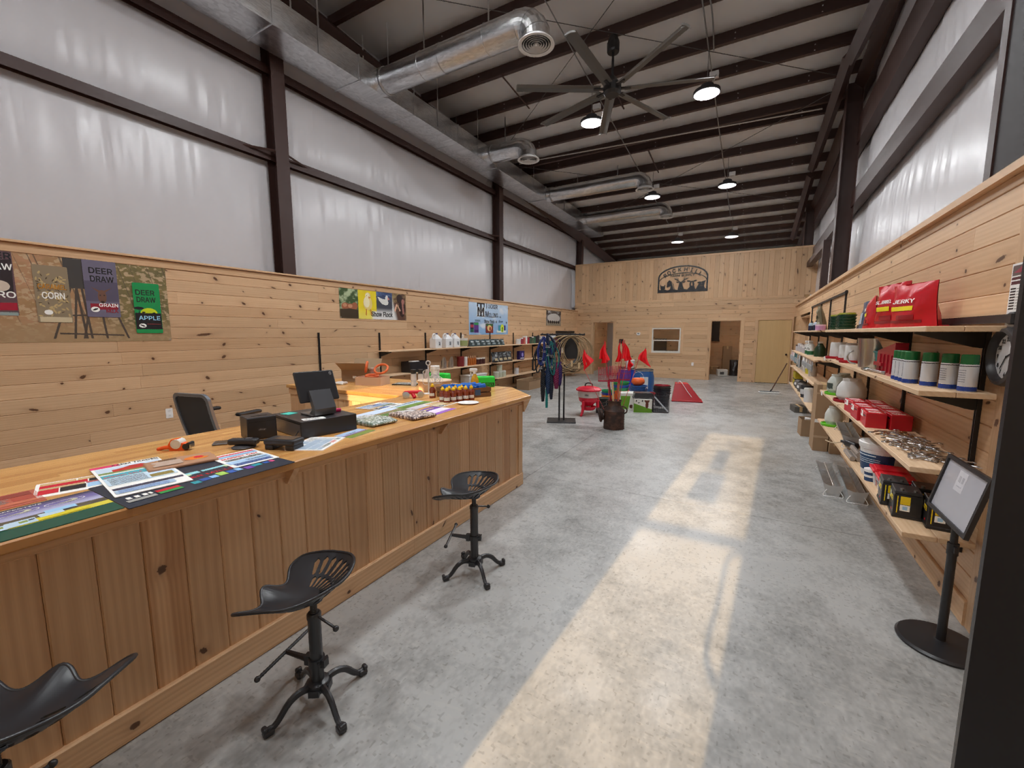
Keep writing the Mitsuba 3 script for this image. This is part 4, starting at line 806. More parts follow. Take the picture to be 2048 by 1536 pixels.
# red strap spool, spray bottle, green towel, bowl, cans, boxes
k = thing('ratchet_strap', 'red ratchet strap handle lying before the sunlit panel', 'strap'); RS = mat('#d01830', 0.35)
part(k, 'grip', rbox(0.17, 0.05, 0.03, 0.012, 3, (0, 0, 0.058)), RS, smooth=40); part(k, 'strap', tube(spline([(-0.01, 0.0, 0.05), (0.0, -0.02, 0.03), (0.01, -0.04, 0.01)], 8), 0.018, 8), RS, smooth=40)
for s in (-1, 1): part(k, 'wheel', cyl((s*0.07, -0.03, 0.034), (s*0.07, 0.03, 0.034), 0.033, 16), 'tin')
place(k, mv(-2.86, 3.06, Z, 50))
k = thing('spray_bottle', 'trigger spray bottle of yellow liquid at the back of the counter', 'bottle')
part(k, 'bottle', lathe([(0, 0), (0.042, 0), (0.046, 0.006), (0.046, 0.09), (0.036, 0.13), (0.018, 0.165), (0.015, 0.18), (0, 0.18)], 20), mat((0.55, 0.30, 0.02), 0.12, 0, 0.6), smooth=50)
part(k, 'trigger_head', cat(rbox(0.09, 0.032, 0.04, 0.009, 2, (0.015, 0, 0.215)), lathe([(0, 0.175), (0.02, 0.175), (0.02, 0.2), (0, 0.2)], 14), rbox(0.014, 0.018, 0.06, 0.005, 2, (0.045, 0, 0.175))), WHITE, smooth=40)
place(k, mv(-2.71, 3.90, Z, 200))
k = thing('folded_towel', 'bright green folded towel with a black band and lettering at the far end', 'towel'); GN = mat('#22c838', 0.6, sheen=0.5)
part(k, 'cloth', rbox(0.25, 0.10, 0.125, 0.02, 4, (0, 0, 0.0625)), GN, smooth=40); part(k, 'band', box(0.0, -0.0505, 0.034, 0.225, 0.002, 0.04), mat((0.01, 0.03, 0.012), 0.5)); part(k, 'lettering', orient(text('OGMATOOLS', 0.026, 0.001, True, True, 0.20), (0, -0.0515, 0.022), (1, 0, 0), (0, 0, 1)), mat('#22c838', 0.5))
place(k, mv(-2.735, 4.13, Z, 38))
k = thing('folded_towel', 'bright green folded towel lying behind the round tub', 'towel'); part(k, 'cloth', rbox(0.28, 0.13, 0.13, 0.02, 4, (0, 0, 0.065)), GN, smooth=40); part(k, 'fold', rbox(0.26, 0.05, 0.02, 0.008, 3, (0, -0.07, 0.05)), GN, smooth=40); place(k, mv(-3.42, 4.13, Z, 10))
k = thing('round_tub', 'wide beige round tub on the counter behind the crate', 'tub'); BE = mat((0.62, 0.43, 0.27), 0.5)
part(k, 'tub', lathe([(0, 0), (0.17, 0), (0.175, 0.01), (0.185, 0.10), (0.178, 0.10), (0.165, 0.012), (0, 0.012)], 36), BE, smooth=40); part(k, 'lid', lathe([(0, 0.098), (0.18, 0.098), (0.19, 0.104), (0.19, 0.112), (0.14, 0.116), (0, 0.114)], 36), mat((0.66, 0.50, 0.34), 0.5), smooth=40); place(k, mv(-3.06, 3.62, Z))
def spraycan(x, y, z, lab, body, capc, h=0.2, r=0.033, name='spray_can', grp=None, s=1.0, bands=()):
    k = thing(name, lab, 'can', grp)
    part(k, 'can', lathe([(0, 0), (r*0.94, 0), (r, 0.005), (r, h*0.72), (r*0.9, h*0.76), (0, h*0.76)], 22), mat(body, 0.3, 0.2), smooth=40)
    part(k, 'cap', lathe([(0, h*0.74), (r*0.95, h*0.74), (r*0.93, h*0.985), (r*0.85, h), (0, h)], 22), mat(capc, 0.35), smooth=40)
    for z0, z1, c in bands: part(k, 'band', cyl((0, 0, h*z0), (0, 0, h*z1), r+0.0006, 22, cap=False), mat(c, 0.35), smooth=True)
    place(k, mv(x, y, z)); return k
spraycan(-3.50, 3.76, Z, 'left one of three black capped silver spray cans', (0.6, 0.6, 0.62), (0.015, 0.015, 0.016), bands=((0.1, 0.6, (0.66, 0.66, 0.68)), (0.3, 0.34, (0.1, 0.1, 0.11))))
spraycan(-3.43, 3.81, Z, 'middle one of three black capped silver spray cans', (0.6, 0.6, 0.62), (0.015, 0.015, 0.016), bands=((0.1, 0.6, (0.66, 0.66, 0.68)), (0.3, 0.34, (0.1, 0.1, 0.11))))
spraycan(-3.37, 3.85, Z, 'right one of three black capped silver spray cans', (0.6, 0.6, 0.62), (0.015, 0.015, 0.016), bands=((0.1, 0.6, (0.66, 0.66, 0.68)), (0.3, 0.34, (0.1, 0.1, 0.11))))
k = thing('wipes_canister', 'tall white lidded canister beside the spray cans', 'canister'); part(k, 'body', lathe([(0, 0), (0.05, 0), (0.052, 0.004), (0.05, 0.2), (0, 0.2)], 24), WHITE, smooth=40); part(k, 'lid', lathe([(0, 0.2), (0.056, 0.2), (0.056, 0.238), (0.05, 0.244), (0, 0.244)], 24), WHITE, smooth=40); part(k, 'label', cyl((0, 0, 0.03), (0, 0, 0.15), 0.0515, 24, cap=False), mat((0.5, 0.52, 0.55), 0.4), smooth=True); place(k, mv(-3.285, 3.90, Z))
k = thing('key_tag_stand', 'thin white wire stand hung with loops and a pale tag', 'stand'); WW = mat((0.72, 0.71, 0.69), 0.35)
part(k, 'pole', cat(cyl((0, 0, 0), (0, 0, 0.30), 0.006, 8), lathe([(0, 0), (0.06, 0), (0.06, 0.006), (0, 0.008)], 20)), WW); part(k, 'ring', tube([(0.022*math.cos(a), 0.0, 0.322+0.022*math.sin(a)) for a in np.arange(16)*math.pi/8], 0.0055, 8, True), WW, smooth=True)
for i in range(9):
    c0 = np.array([rng.uniform(-0.05, 0.14), rng.uniform(-0.04, 0.04), rng.uniform(0.12, 0.24)]); r0 = rng.uniform(0.025, 0.06); e = rng.uniform(0.4, 1.1); th = rng.uniform(-0.6, 0.6)
    part(k, 'wire_loop', tube([c0+[r0*math.cos(a), 0.3*r0*math.sin(a+th), e*r0*math.sin(a)] for a in np.arange(18)*math.pi/9], 0.0028, 6, True), WW, smooth=True)
part(k, 'tag', orient(extr(Polygon([(0, 0), (0.02, 0.035), (0.012, 0.11), (-0.012, 0.11), (-0.02, 0.035)]), 0.004), (-0.03, -0.02, 0.15), (0.92, 0.39, 0), (0.2, 0, 0.98)), mat((0.7, 0.62, 0.58), 0.4)); place(k, mv(-2.92, 3.36, Z, 30))
k = thing('strap_box', 'sunlit cardboard tray of coiled orange straps on the rear counter', 'box')
part(k, 'tray', cat(box(0, -0.11, 0.05, 0.34, 0.006, 0.1), box(0, 0.11, 0.05, 0.34, 0.006, 0.1), box(-0.167, 0, 0.05, 0.006, 0.22, 0.1), box(0.167, 0, 0.05, 0.006, 0.22, 0.1), box(0, 0, 0.004, 0.33, 0.21, 0.006)), mat((0.62, 0.40, 0.26), 0.7)); place(k, mv(-4.05, 3.63, Z, 18))
OS = mat('#d86a38', 0.6)
for i in range(7):
    r0 = (0.078, 0.072, 0.08, 0.068, 0.074, 0.07, 0.085)[i]; tlt = (0.12, -0.1, 0.08, 0.15, -0.12, 1.35, 0.75)[i]; a0 = i*1.1
    c0 = np.array([(-4.12, -3.98, -4.11, -3.99, -4.06, -4.13, -3.94)[i], (3.61, 3.66, 3.62, 3.65, 3.63, 3.61, 3.67)[i], Z+(0.032, 0.034, 0.068, 0.07, 0.108, 0.215, 0.195)[i]])
    pts = [c0+[r0*math.cos(a)*math.cos(a0)-r0*0.8*math.sin(a)*math.cos(tlt)*math.sin(a0), r0*math.cos(a)*math.sin(a0)+r0*0.8*math.sin(a)*math.cos(tlt)*math.cos(a0), r0*0.9*math.sin(a)*math.sin(tlt)] for a in np.arange(20)*math.pi/10]
    lab = 'orange strap loop standing upright on top of the sunlit heap' if i == 5 else 'orange strap loop leaning out to the right of the sunlit heap' if i == 6 else 'coil of flat orange strap heaped in the sunlit tray'
    solo('orange_strap', tube(pts, 0.014, 8, True), OS, lab, 'strap', 'orange straps in the sunlit tray' if i < 5 else None, smooth=True)
def carton(name, lab, w, d, h, x, y, z, rz, open_=False, flaps=(0.12, 0.1), c=CARD, tape=True, catg='box', grp=None, extra=None):
    k = thing(name, lab, catg, grp); t_ = 0.005
    if open_:
        part(k, 'walls', cat(box(0, -d/2, h/2, w, t_, h), box(0, d/2, h/2, w, t_, h), box(-w/2, 0, h/2, t_, d, h), box(w/2, 0, h/2, t_, d, h), box(0, 0, t_, w, d, t_)), c)
        for (px, py, rx, ry, sx, sy) in ((0, d/2, 1, 0, w, flaps[0]), (0, -d/2, -1, 0, w, flaps[1])):
            m = box(0, 0, 0, sx*0.98, sy, t_); a = math.radians(55 if rx > 0 else -35)
            m.apply_translation([0, (1 if rx > 0 else -1)*sy/2, 0]); m.apply_transform(trimesh.transformations.rotation_matrix(a, [1, 0, 0])); m.apply_translation([px, py, h]); part(k, 'flap', m, CARD_IN)
    else:
        part(k, 'carton', cbox(w, d, h, 0.003, (0, 0, h/2)), c)
        if tape:
            part(k, 'tape', cat(box(0, 0, h+0.0006, 0.05, d, 0.001), box(0, -d/2-0.0006, h-0.05, 0.05, 0.001, 0.1)), mat((0.5, 0.36, 0.2), 0.2))
        part(k, 'seam', cat(box(0, 0, h+0.0003, w*0.98, 0.003, 0.0008)), mat((0.14, 0.08, 0.04), 0.8))
    if extra: extra(k)
    place(k, mv(x, y, z, rz)); return k
carton('cardboard_box', 'open brown box with raised flaps on the rear counter by the glass jar', 0.40, 0.28, 0.15, -4.52, 3.86, Z, 22, True, (0.16, 0.18), extra=lambda k: part(k, 'sticker', box(-0.02, -0.1435, 0.06, 0.05, 0.002, 0.03), ink('w')))
k = thing('glass_jar', 'clear jar of reddish contents beside the open box', 'jar'); part(k, 'jar', lathe([(0, 0), (0.048, 0), (0.052, 0.01), (0.052, 0.12), (0.036, 0.15), (0.036, 0.17), (0, 0.17)], 24), mat((0.32, 0.15, 0.11), 0.1, 0, 0.7), smooth=50); part(k, 'lid', lathe([(0, 0.168), (0.04, 0.168), (0.04, 0.186), (0, 0.187)], 24), mat((0.55, 0.42, 0.36), 0.3), smooth=40); place(k, mv(-4.22, 3.80, Z))
k = thing('paper_scrap', 'crumpled white tissue lying on the rear counter edge', 'paper'); m = rbox(0.13, 0.09, 0.03, 0.012, 3, (0, 0, 0.015)).subdivide().subdivide(); m.vertices[:] += 0.02*(meshkit.noise(m.vertices*30, 3)[:, None]-0.5)*[1, 1, 0.6]; m.vertices[:, 2] -= m.vertices[:, 2].min(); part(k, 'tissue', m, WHITE, smooth=30); place(k, mv(-4.38, 3.42, Z, 20))
k = paper('dark_catalogue', 'black and white striped catalogue left of the spray cans', 'magazine', 0.30, 0.2, -3.80, 3.70, 20, [('w', union_all([sbox(0.01, 0.02+0.04*i, 0.29, 0.032+0.04*i) for i in range(5)]))], base='k', z=Z, thick=0.012)

# ================================================================ office chair behind the counter
k = thing('office_chair', 'black mesh office chair with silver frame behind the counter', 'chair')
GF = mat((0.20, 0.22, 0.25), 0.35, 0.5)
def backline(y): return [(y*1.0, 0.02-0.10*((z-0.45)/0.6)**2-0.05, z) for z in np.linspace(0.5, 1.06, 12)]
ol = rrect(-0.225, 0.0, 0.225, 0.56, 0.07)
inn = rrect(-0.195, 0.03, 0.195, 0.53, 0.05)
def bend(m):
    v = m.vertices.copy(); z = v[:, 1]
    m = m.copy(); m.vertices = np.c_[v[:, 0], -0.04-0.02*np.sin(z*5)-0.24*z+v[:, 2]+0.25*v[:, 0]**2, 0.50+z]; return m
fr = m3.Manifold.extrude(m3.CrossSection([np.array(ol.exterior.coords)[:-1], np.array(inn.exterior.coords)[:-1]], m3.FillRule.EvenOdd), 0.03).refine_to_length(0.05).to_mesh()
part(k, 'back_frame', bend(trimesh.Trimesh(fr.vert_properties[:, :3], fr.tri_verts, process=False)), GF, smooth=30, label='silver-grey frame')
nx = m3.Manifold.extrude(m3.CrossSection([np.array(inn.exterior.coords)[:-1]], m3.FillRule.EvenOdd), 0.006).refine_to_length(0.05).to_mesh()
mm = bend(trimesh.Trimesh(nx.vert_properties[:, :3], nx.tri_verts, process=False)); mm.apply_translation([0, 0.012, 0]); part(k, 'back_mesh', mm, mat((0.03, 0.03, 0.033), 0.6), smooth=30)
part(k, 'seat', rbox(0.48, 0.46, 0.08, 0.035, 4, (0, 0.2, 0.46)), mat((0.015, 0.015, 0.017), 0.6), smooth=40)
for s in (-1, 1):
    part(k, 'armrest', cat(rbox(0.07, 0.25, 0.035, 0.015, 3, (s*0.28, 0.2, 0.83)), rbox(0.03, 0.07, 0.42, 0.01, 2, (s*0.28, 0.2, 0.63)), rbox(0.10, 0.06, 0.03, 0.01, 2, (s*0.25, 0.18, 0.435))), BLACK, smooth=40)
part(k, 'gas_lift', cat(cyl((0, 0.2, 0.1), (0, 0.2, 0.42), 0.03, 14), cyl((0, 0.2, 0.3), (0, 0.2, 0.42), 0.02, 14)), BLACK)
for i in range(5):
    a = i*2*math.pi/5; part(k, 'base_arm', cat(cyl((0, 0.2, 0.1), (0.30*math.cos(a), 0.2+0.30*math.sin(a), 0.07), 0.022, 8, 0.015)), BLACK)
    part(k, 'caster', cyl((0.30*math.cos(a)-0.02, 0.2+0.30*math.sin(a), 0.03), (0.30*math.cos(a)+0.02, 0.2+0.30*math.sin(a), 0.03), 0.03, 14), BLACK)
part(k, 'spine', tube(spline([(0, 0.1, 0.42), (0, -0.05, 0.45), (0, -0.10, 0.62)], 10), 0.025, 8), GF, smooth=True)
place(k, mv(-4.55, 2.03, 0.0, 12))

# ================================================================ banners on the left wall
def banner(name, label, y0, z0, w, h, bg, items, uv=True, waves=0.004, seed=1):
    k = thing(name, label, 'banner')
    nu, nv = 24, 10
    U, V = np.meshgrid(np.linspace(0, 1, nu), np.linspace(0, 1, nv), indexing='ij')
    P = np.stack([0*U, U*w, V*h], -1)
    i, j = np.meshgrid(np.arange(nu-1), np.arange(nv-1), indexing='ij')
    q = np.stack([i*nv+j, (i+1)*nv+j, (i+1)*nv+j+1, i*nv+j+1], -1).reshape(-1, 4)
    f = np.vstack([q[:, [0, 1, 2]], q[:, [0, 2, 3]]])
    m = trimesh.Trimesh(P.reshape(-1, 3), f, process=False); m.apply_translation([LX+0.004, y0, z0])
    part(k, 'sheet', m, bg, uv=np.stack([U, V], -1).reshape(-1, 2), smooth=True)
    prints(k, (LX+0.004, y0, z0), (0, 1, 0), (0, 0, 1), items, step=0.0003, lift=0.0006)
    for yy in (0.015, w-0.015):
        for zz in (0.015, h-0.015): part(k, 'grommet', orient(extr(Point(0, 0).buffer(0.011).difference(Point(0, 0).buffer(0.005)), 0.0015), (LX+0.0045, y0+yy, z0+zz), (0, 1, 0), (0, 0, 1)), mat((0.6, 0.58, 0.5), 0.3, 0.8))
    return k
def printmat(key, fn, rough=0.4):
    scene[key] = {'type': 'twosided', 'b': {'type': 'principled', 'base_color': mikit.proc(fn), 'roughness': rough, 'specular': 0.4}}
def forest(p, n, uv):
    x, y = uv.x*2.17, uv.y*0.945
    a = mikit.fbm(x*9, y*14, 1, 4); b = mikit.fbm(x*26, y*40, 4, 3)
    left = mikit.mix((0.46, 0.24, 0.14), (0.30, 0.19, 0.08), a); right = mikit.mix((0.24, 0.18, 0.07), (0.11, 0.10, 0.045), a)
    c = mikit.mix(left, right, mikit.smoothstep(1.35, 1.8, x))
    c = mikit.mix(c, (0.52, 0.38, 0.24), 0.75*mikit.smoothstep(0.5, 0.68, b))
    c = mikit.mix(c, (0.36, 0.24, 0.13), mikit.smoothstep(0.28, 0.08, y)*0.8)
    tr = dr.abs(mikit.noise(x*13+0.25*y*13, 7, 3)-0.5)
    return mikit.mix(c, (0.09, 0.07, 0.05), mikit.smoothstep(0.035, 0.012, tr)*0.75*mikit.smoothstep(0.12, 0.3, y))
printmat('forest_print', forest)
Y0 = 0.215; Z0 = 1.525
def R_(y0, z0, y1, z1, r=0.012): return rrect(y0-Y0, z0-Z0, y1-Y0, z1-Z0, r)
def q_(*p): return Polygon([(a-Y0, b-Z0) for a, b in p])
deer = union_all([ellipse(1.80-Y0, 2.0-Z0, 0.035, 0.07), q_((1.715, 2.10), (1.79, 2.06), (1.78, 2.035)), q_((1.885, 2.10), (1.81, 2.06), (1.82, 2.035))])
items = [('#3f3c3a', q_((1.42, 2.38), (1.47, 2.44), (1.86, 2.44), (1.88, 2.39), (1.83, 2.37), (1.83, 2.07), (1.53, 2.07), (1.53, 2.37))), ('#5a5856', q_((1.62, 2.39), (1.86, 2.39), (1.83, 2.37), (1.6, 2.36)))]
items += [('#4a4038', union_all([q_((a, 2.08), (a+0.018, 2.08), (b+0.018, 1.56), (b, 1.56)) for a, b in ((1.56, 1.40), (1.6, 1.55), (1.64, 1.68), (1.72, 1.62), (1.76, 1.80), (1.82, 1.98), (1.60, 1.64))]+[q_((1.45, 1.62), (1.95, 1.60), (1.95, 1.585), (1.45, 1.605)), q_((1.5, 1.8), (1.9, 1.82), (1.9, 1.805), (1.5, 1.785))]))]
items += [('#5a4348', R_(0.93, 1.78, 1.195, 2.42)), ('#2a2024', q_((0.93, 2.25), (1.19, 2.30), (1.18, 2.0), (0.93, 1.98))), ('#c8b8a8', ellipse(1.10-Y0, 2.05-Z0, 0.06, 0.05)), ('#a01830', q_((0.94, 1.82), (1.19, 1.83), (1.19, 1.90), (0.94, 1.89))), ('#8a9a98', R_(0.94, 1.78, 1.19, 1.81, 0.003)), ('k', 'DEER', 1.09-Y0, 2.30-Z0, 0.055, 0.2), ('w', 'DRAW', 1.09-Y0, 2.20-Z0, 0.055, 0.2), ('w', 'PRO', 1.105-Y0, 1.945-Z0, 0.055, 0.17)]
items += [('#8a7a62', R_(1.312, 1.72, 1.557, 2.275)), ('#b8a070', union_all([ellipse(1.33+0.21*rng.random()-Y0, 1.78+0.43*rng.random()-Z0, 0.016, 0.007, rng.random()*180) for _ in range(60)])), ('#4a3a24', union_all([ellipse(1.33+0.21*rng.random()-Y0, 1.78+0.43*rng.random()-Z0, 0.012, 0.004, rng.random()*180) for _ in range(34)])), ('#4a2a10', 'CARAMEL', 1.435-Y0, 2.045-Z0, 0.05, 0.205), ('#b87a20', 'CARAMEL', 1.435-Y0, 2.047-Z0, 0.046, 0.198), ('w', 'CORN', 1.437-Y0, 1.955-Z0, 0.06, 0.16), ('w', ellipse(1.39-Y0, 1.82-Z0, 0.03, 0.024)), ('#c8b898', R_(1.325, 1.725, 1.55, 1.775, 0.006))]
items += [('#6a6478', R_(1.669, 1.785, 1.937, 2.40)), ('#544e62', R_(1.67, 1.95, 1.935, 2.16, 0.002)), ('#6a4a3c', deer), ('#2a1e1a', union_all([ellipse(1.785-Y0, 2.015-Z0, 0.006, 0.006), ellipse(1.817-Y0, 2.015-Z0, 0.006, 0.006), ellipse(1.80-Y0, 1.945-Z0, 0.014, 0.012)])), ('#8a2030', q_((1.70, 1.86), (1.92, 1.87), (1.925, 1.93), (1.70, 1.925))), ('k', 'DEER', 1.81-Y0, 2.24-Z0, 0.058, 0.19), ('k', 'DRAW', 1.815-Y0, 2.155-Z0, 0.058, 0.19), ('w', 'GRAIN', 1.845-Y0, 1.895-Z0, 0.036, 0.155), ('#8a2030', 'MIX', 1.87-Y0, 1.835-Z0, 0.04, 0.10), ('w', ellipse(1.735-Y0, 1.865-Z0, 0.035, 0.028)), ('k', ellipse(1.735-Y0, 1.865-Z0, 0.024, 0.008, 25))]
items += [('#128a4a', R_(2.059, 1.615, 2.305, 2.178)), ('k', 'DEER', 2.17-Y0, 2.045-Z0, 0.055, 0.175), ('k', 'DRAW', 2.175-Y0, 1.965-Z0, 0.055, 0.175), ('#c8d820', q_(*[(2.19+0.08*math.cos(a), 1.84+0.06*math.sin(a)) for a in np.linspace(0, math.pi, 16)])), ('k', union_all([ellipse(2.10-Y0, 1.895-Z0, 0.045, 0.016), q_((2.095, 1.84), (2.105, 1.84), (2.10, 1.89)), ellipse(2.14-Y0, 1.85-Z0, 0.016, 0.008), ellipse(2.235-Y0, 1.845-Z0, 0.014, 0.007), sbox(2.062-Y0, 1.66-Z0, 2.302-Y0, 1.842-Z0)])), ('#9ad4f0', 'APPLE', 2.19-Y0, 1.765-Z0, 0.045, 0.20), ('w', ellipse(2.12-Y0, 1.70-Z0, 0.034, 0.024)), ('k', ellipse(2.12-Y0, 1.70-Z0, 0.024, 0.007, -25)), ('#803030', sbox(2.16-Y0, 1.715-Z0, 2.29-Y0, 1.722-Z0))]
banner('deer_feed_banner', 'long woodland deer feed banner with four printed bags high on the left wall', Y0, Z0, 2.17, 0.945, 'forest_print', items)
def flock(p, n, uv):
    x, y = uv.x, uv.y
    a = mikit.fbm(x*22, y*9, 2, 3)
    eggs = mikit.mix((0.05, 0.09, 0.03), (0.42, 0.50, 0.30), mikit.smoothstep(0.42, 0.75, a+0.35*(y-0.5)-0.6*(x-0.08)))
    eggs = mikit.mix(eggs, (0.10, 0.07, 0.035), mikit.smoothstep(0.30, 0.22, y))
    yel = mikit.mix((0.78, 0.62, 0.02), (0.82, 0.70, 0.12), mikit.smoothstep(0.35, 0.05, y))
    wat = mikit.mix((0.03, 0.05, 0.14), (0.10, 0.16, 0.32), mikit.smoothstep(0.45, 0.7, mikit.fbm(x*12, y*30, 6, 3)))
    wat = mikit.mix((0.05, 0.055, 0.075), wat, mikit.smoothstep(0.5, 0.75, y)); wat = mikit.mix((0.72, 0.72, 0.72), wat, mikit.smoothstep(0.14, 0.36, y))
    tur = mikit.mix((0.10, 0.045, 0.03), (0.36, 0.27, 0.12), mikit.smoothstep(0.45, 0.8, mikit.fbm(x*16, y*7, 9, 3)+0.3*(y-0.6)))
    white = mikit.mix(yel, (0.74, 0.74, 0.72), mikit.smoothstep(0.26, 0.2, y)*mikit.smoothstep(0.42, 0.48, x))
    return dr.select(x < 0.25, eggs, dr.select(x < 0.515, white, dr.select(x < 0.765, wat, mikit.mix((0.74, 0.74, 0.72), tur, mikit.smoothstep(0.77, 0.84, x+0.12*(y-0.25))))))
printmat('flock_print', flock)
w, h = 1.565, 0.62
def E_(cx, cy, a, b, r=0): return ellipse(cx*w, cy*h, a*w, b*h, r)
def PL_(*p): return Polygon([(a*w, b*h) for a, b in p]).buffer(0.006)
items = [('#9a5a3c', union_all([E_(0.075, 0.33, 0.05, 0.10), E_(0.145, 0.31, 0.055, 0.10), E_(0.20, 0.35, 0.04, 0.10)])), ('#c08a68', union_all([E_(0.07, 0.36, 0.028, 0.05), E_(0.14, 0.34, 0.03, 0.05)])), ('#3a2c18', union_all([Polygon([(0.01*w, 0.01), (0.245*w, 0.01), (0.245*w, 0.15), (0.13*w, 0.17), (0.01*w, 0.15)])])),
  ('#e0c878', union_all([E_(0.385, 0.45, 0.065, 0.20), E_(0.39, 0.66, 0.042, 0.10)])), ('#f0e4b8', union_all([E_(0.37, 0.48, 0.045, 0.15), E_(0.385, 0.68, 0.03, 0.07)])), ('#c88a30', union_all([PL_((0.36, 0.28), (0.368, 0.28), (0.362, 0.11), (0.352, 0.11)), PL_((0.42, 0.28), (0.428, 0.28), (0.44, 0.11), (0.43, 0.11)), PL_((0.40, 0.64), (0.425, 0.62), (0.40, 0.60))])), ('k', union_all([E_(0.372, 0.67, 0.004, 0.012)])),
  ('#d8d8d4', union_all([PL_((0.535, 0.66), (0.56, 0.56), (0.60, 0.47), (0.66, 0.44), (0.69, 0.46), (0.70, 0.52), (0.68, 0.60), (0.61, 0.60)), PL_((0.66, 0.52), (0.655, 0.66), (0.67, 0.72), (0.69, 0.71), (0.695, 0.6))])), ('#c88078', PL_((0.695, 0.66), (0.72, 0.62), (0.695, 0.60))),
  ('#2c1612', union_all([E_(0.89, 0.66, 0.05, 0.14), E_(0.93, 0.4, 0.05, 0.3)])), ('#a06a60', union_all([E_(0.945, 0.57, 0.025, 0.09), PL_((0.93, 0.5), (0.95, 0.5), (0.96, 0.2), (0.94, 0.2))])), ('#e0b098', union_all([PL_((0.80, 0.30), (0.83, 0.48), (0.84, 0.46), (0.81, 0.26)), PL_((0.84, 0.5), (0.90, 0.30), (0.89, 0.28))])),
  ('k', 'Show Flock', 0.60*w, 0.085*h, 0.085, 0.52, True)]
banner('show_flock_banner', 'poultry banner with eggs, yellow chick panel, white duck and turkey', 4.79, 1.865, w, h, 'flock_print', items)
def tucker(p, n, uv):
    a = mikit.fbm(uv.x*5+uv.y*2, uv.y*4, 3, 3)
    return mikit.mix(mikit.mix((0.24, 0.42, 0.66), (0.50, 0.63, 0.78), mikit.smoothstep(0.0, 1.0, uv.y)), (0.72, 0.76, 0.80), mikit.smoothstep(0.52, 0.75, a)*0.8)
printmat('tucker_print', tucker, 0.25)
w, h = 1.89, 0.905
def tm(x, y, W, H):   # interlaced T and M monogram
    t = union_all([sbox(x, y+H*0.80, x+W, y+H), sbox(x, y+H*0.62, x+W*0.12, y+H), sbox(x+W*0.88, y+H*0.62, x+W, y+H), sbox(x+W*0.40, y, x+W*0.60, y+H*0.9), sbox(x+W*0.28, y, x+W*0.72, y+H*0.06)])
    mm = union_all([sbox(x+W*0.05, y, x+W*0.22, y+H*0.6), sbox(x+W*0.78, y, x+W*0.95, y+H*0.6), Polygon([(x+W*0.05, y+H*0.6), (x+W*0.25, y+H*0.6), (x+W*0.53, y+H*0.18), (x+W*0.47, y+H*0.08)]), Polygon([(x+W*0.95, y+H*0.6), (x+W*0.75, y+H*0.6), (x+W*0.47, y+H*0.18), (x+W*0.53, y+H*0.08)]), sbox(x-W*0.04, y, x+W*0.30, y+H*0.05), sbox(x+W*0.70, y, x+W*1.04, y+H*0.05)])
    return t, mm
t_, m_ = tm(0.36, 0.46, 0.34, 0.385)
items = [('#e8e8e8', m_.buffer(0.014)), ('k', m_.difference(t_.buffer(0.007))), ('k', t_), ('k', 'T', 0.80, 0.68, 0.145, 0.11), ('k', 'UCKER', 1.105, 0.68, 0.105, 0.46), ('k', 'M', 0.815, 0.455, 0.145, 0.14), ('k', 'ILLING', 1.13, 0.455, 0.105, 0.44), ('k', 'LLC', 1.46, 0.455, 0.04, 0.12),
  ('#506070', 'FORAGE', 0.38, 0.325, 0.05, 0.24), ('k', 'Show Flock', 0.93, 0.30, 0.085, 0.50), ('#38506a', 'Show', 1.50, 0.325, 0.06, 0.22), ('k', ellipse(1.26, 0.335, 0.02, 0.035)), ('k', ellipse(1.80, 0.33, 0.02, 0.03)),
  ('#2a2440', sbox(0.05, 0.06, 0.20, 0.30)), ('#a03048', sbox(0.055, 0.18, 0.195, 0.25)), ('#1c5a48', sbox(0.055, 0.07, 0.195, 0.14)), ('#5a2c80', sbox(0.215, 0.05, 0.41, 0.31)), ('#2a8a50', sbox(0.22, 0.24, 0.405, 0.30)), ('#3a1c60', sbox(0.22, 0.07, 0.405, 0.12)),
  ('#7a2c28', sbox(0.74, 0.045, 1.10, 0.285)), ('#2f5a38', sbox(0.75, 0.22, 1.09, 0.28)), ('#d8b878', ellipse(0.92, 0.17, 0.11, 0.08)), ('#a04030', ellipse(0.95, 0.15, 0.05, 0.05)), ('#d0dcd8', union_all([sbox(1.28, 0.05, 1.78, 0.12)])), ('#3a90a0', sbox(1.37, 0.10, 1.50, 0.25)), ('#c8d840', ellipse(1.57, 0.17, 0.09, 0.11)), ('#3a3a80', sbox(1.66, 0.11, 1.75, 0.25)), ('#205a30', sbox(1.55, 0.08, 1.60, 0.2))]
banner('milling_banner', 'light blue milling company banner with large black monogram', 8.505, 1.57, w, h, 'tucker_print', items)
w, h = 1.23, 0.60
banner('cattle_banner', 'small grey and black cattle herd banner at the far end of the left wall', 12.95, 1.865, w, h, mat('#6a6668', 0.4), [('#35302f', sbox(0, 0.36, w, h)), ('#c0bcb8', ellipse(0.62, 0.26, 0.52, 0.15)), ('#8a8070', sbox(0, 0, w, 0.14)), ('k', union_all([ellipse(0.18+0.17*i, 0.12, 0.07, 0.05) for i in range(6)])), ('w', 'BO-BEEF', 0.62, 0.41, 0.12, 0.95), ('#403838', 'BO-BEEF', 0.62, 0.415, 0.10, 0.9)])
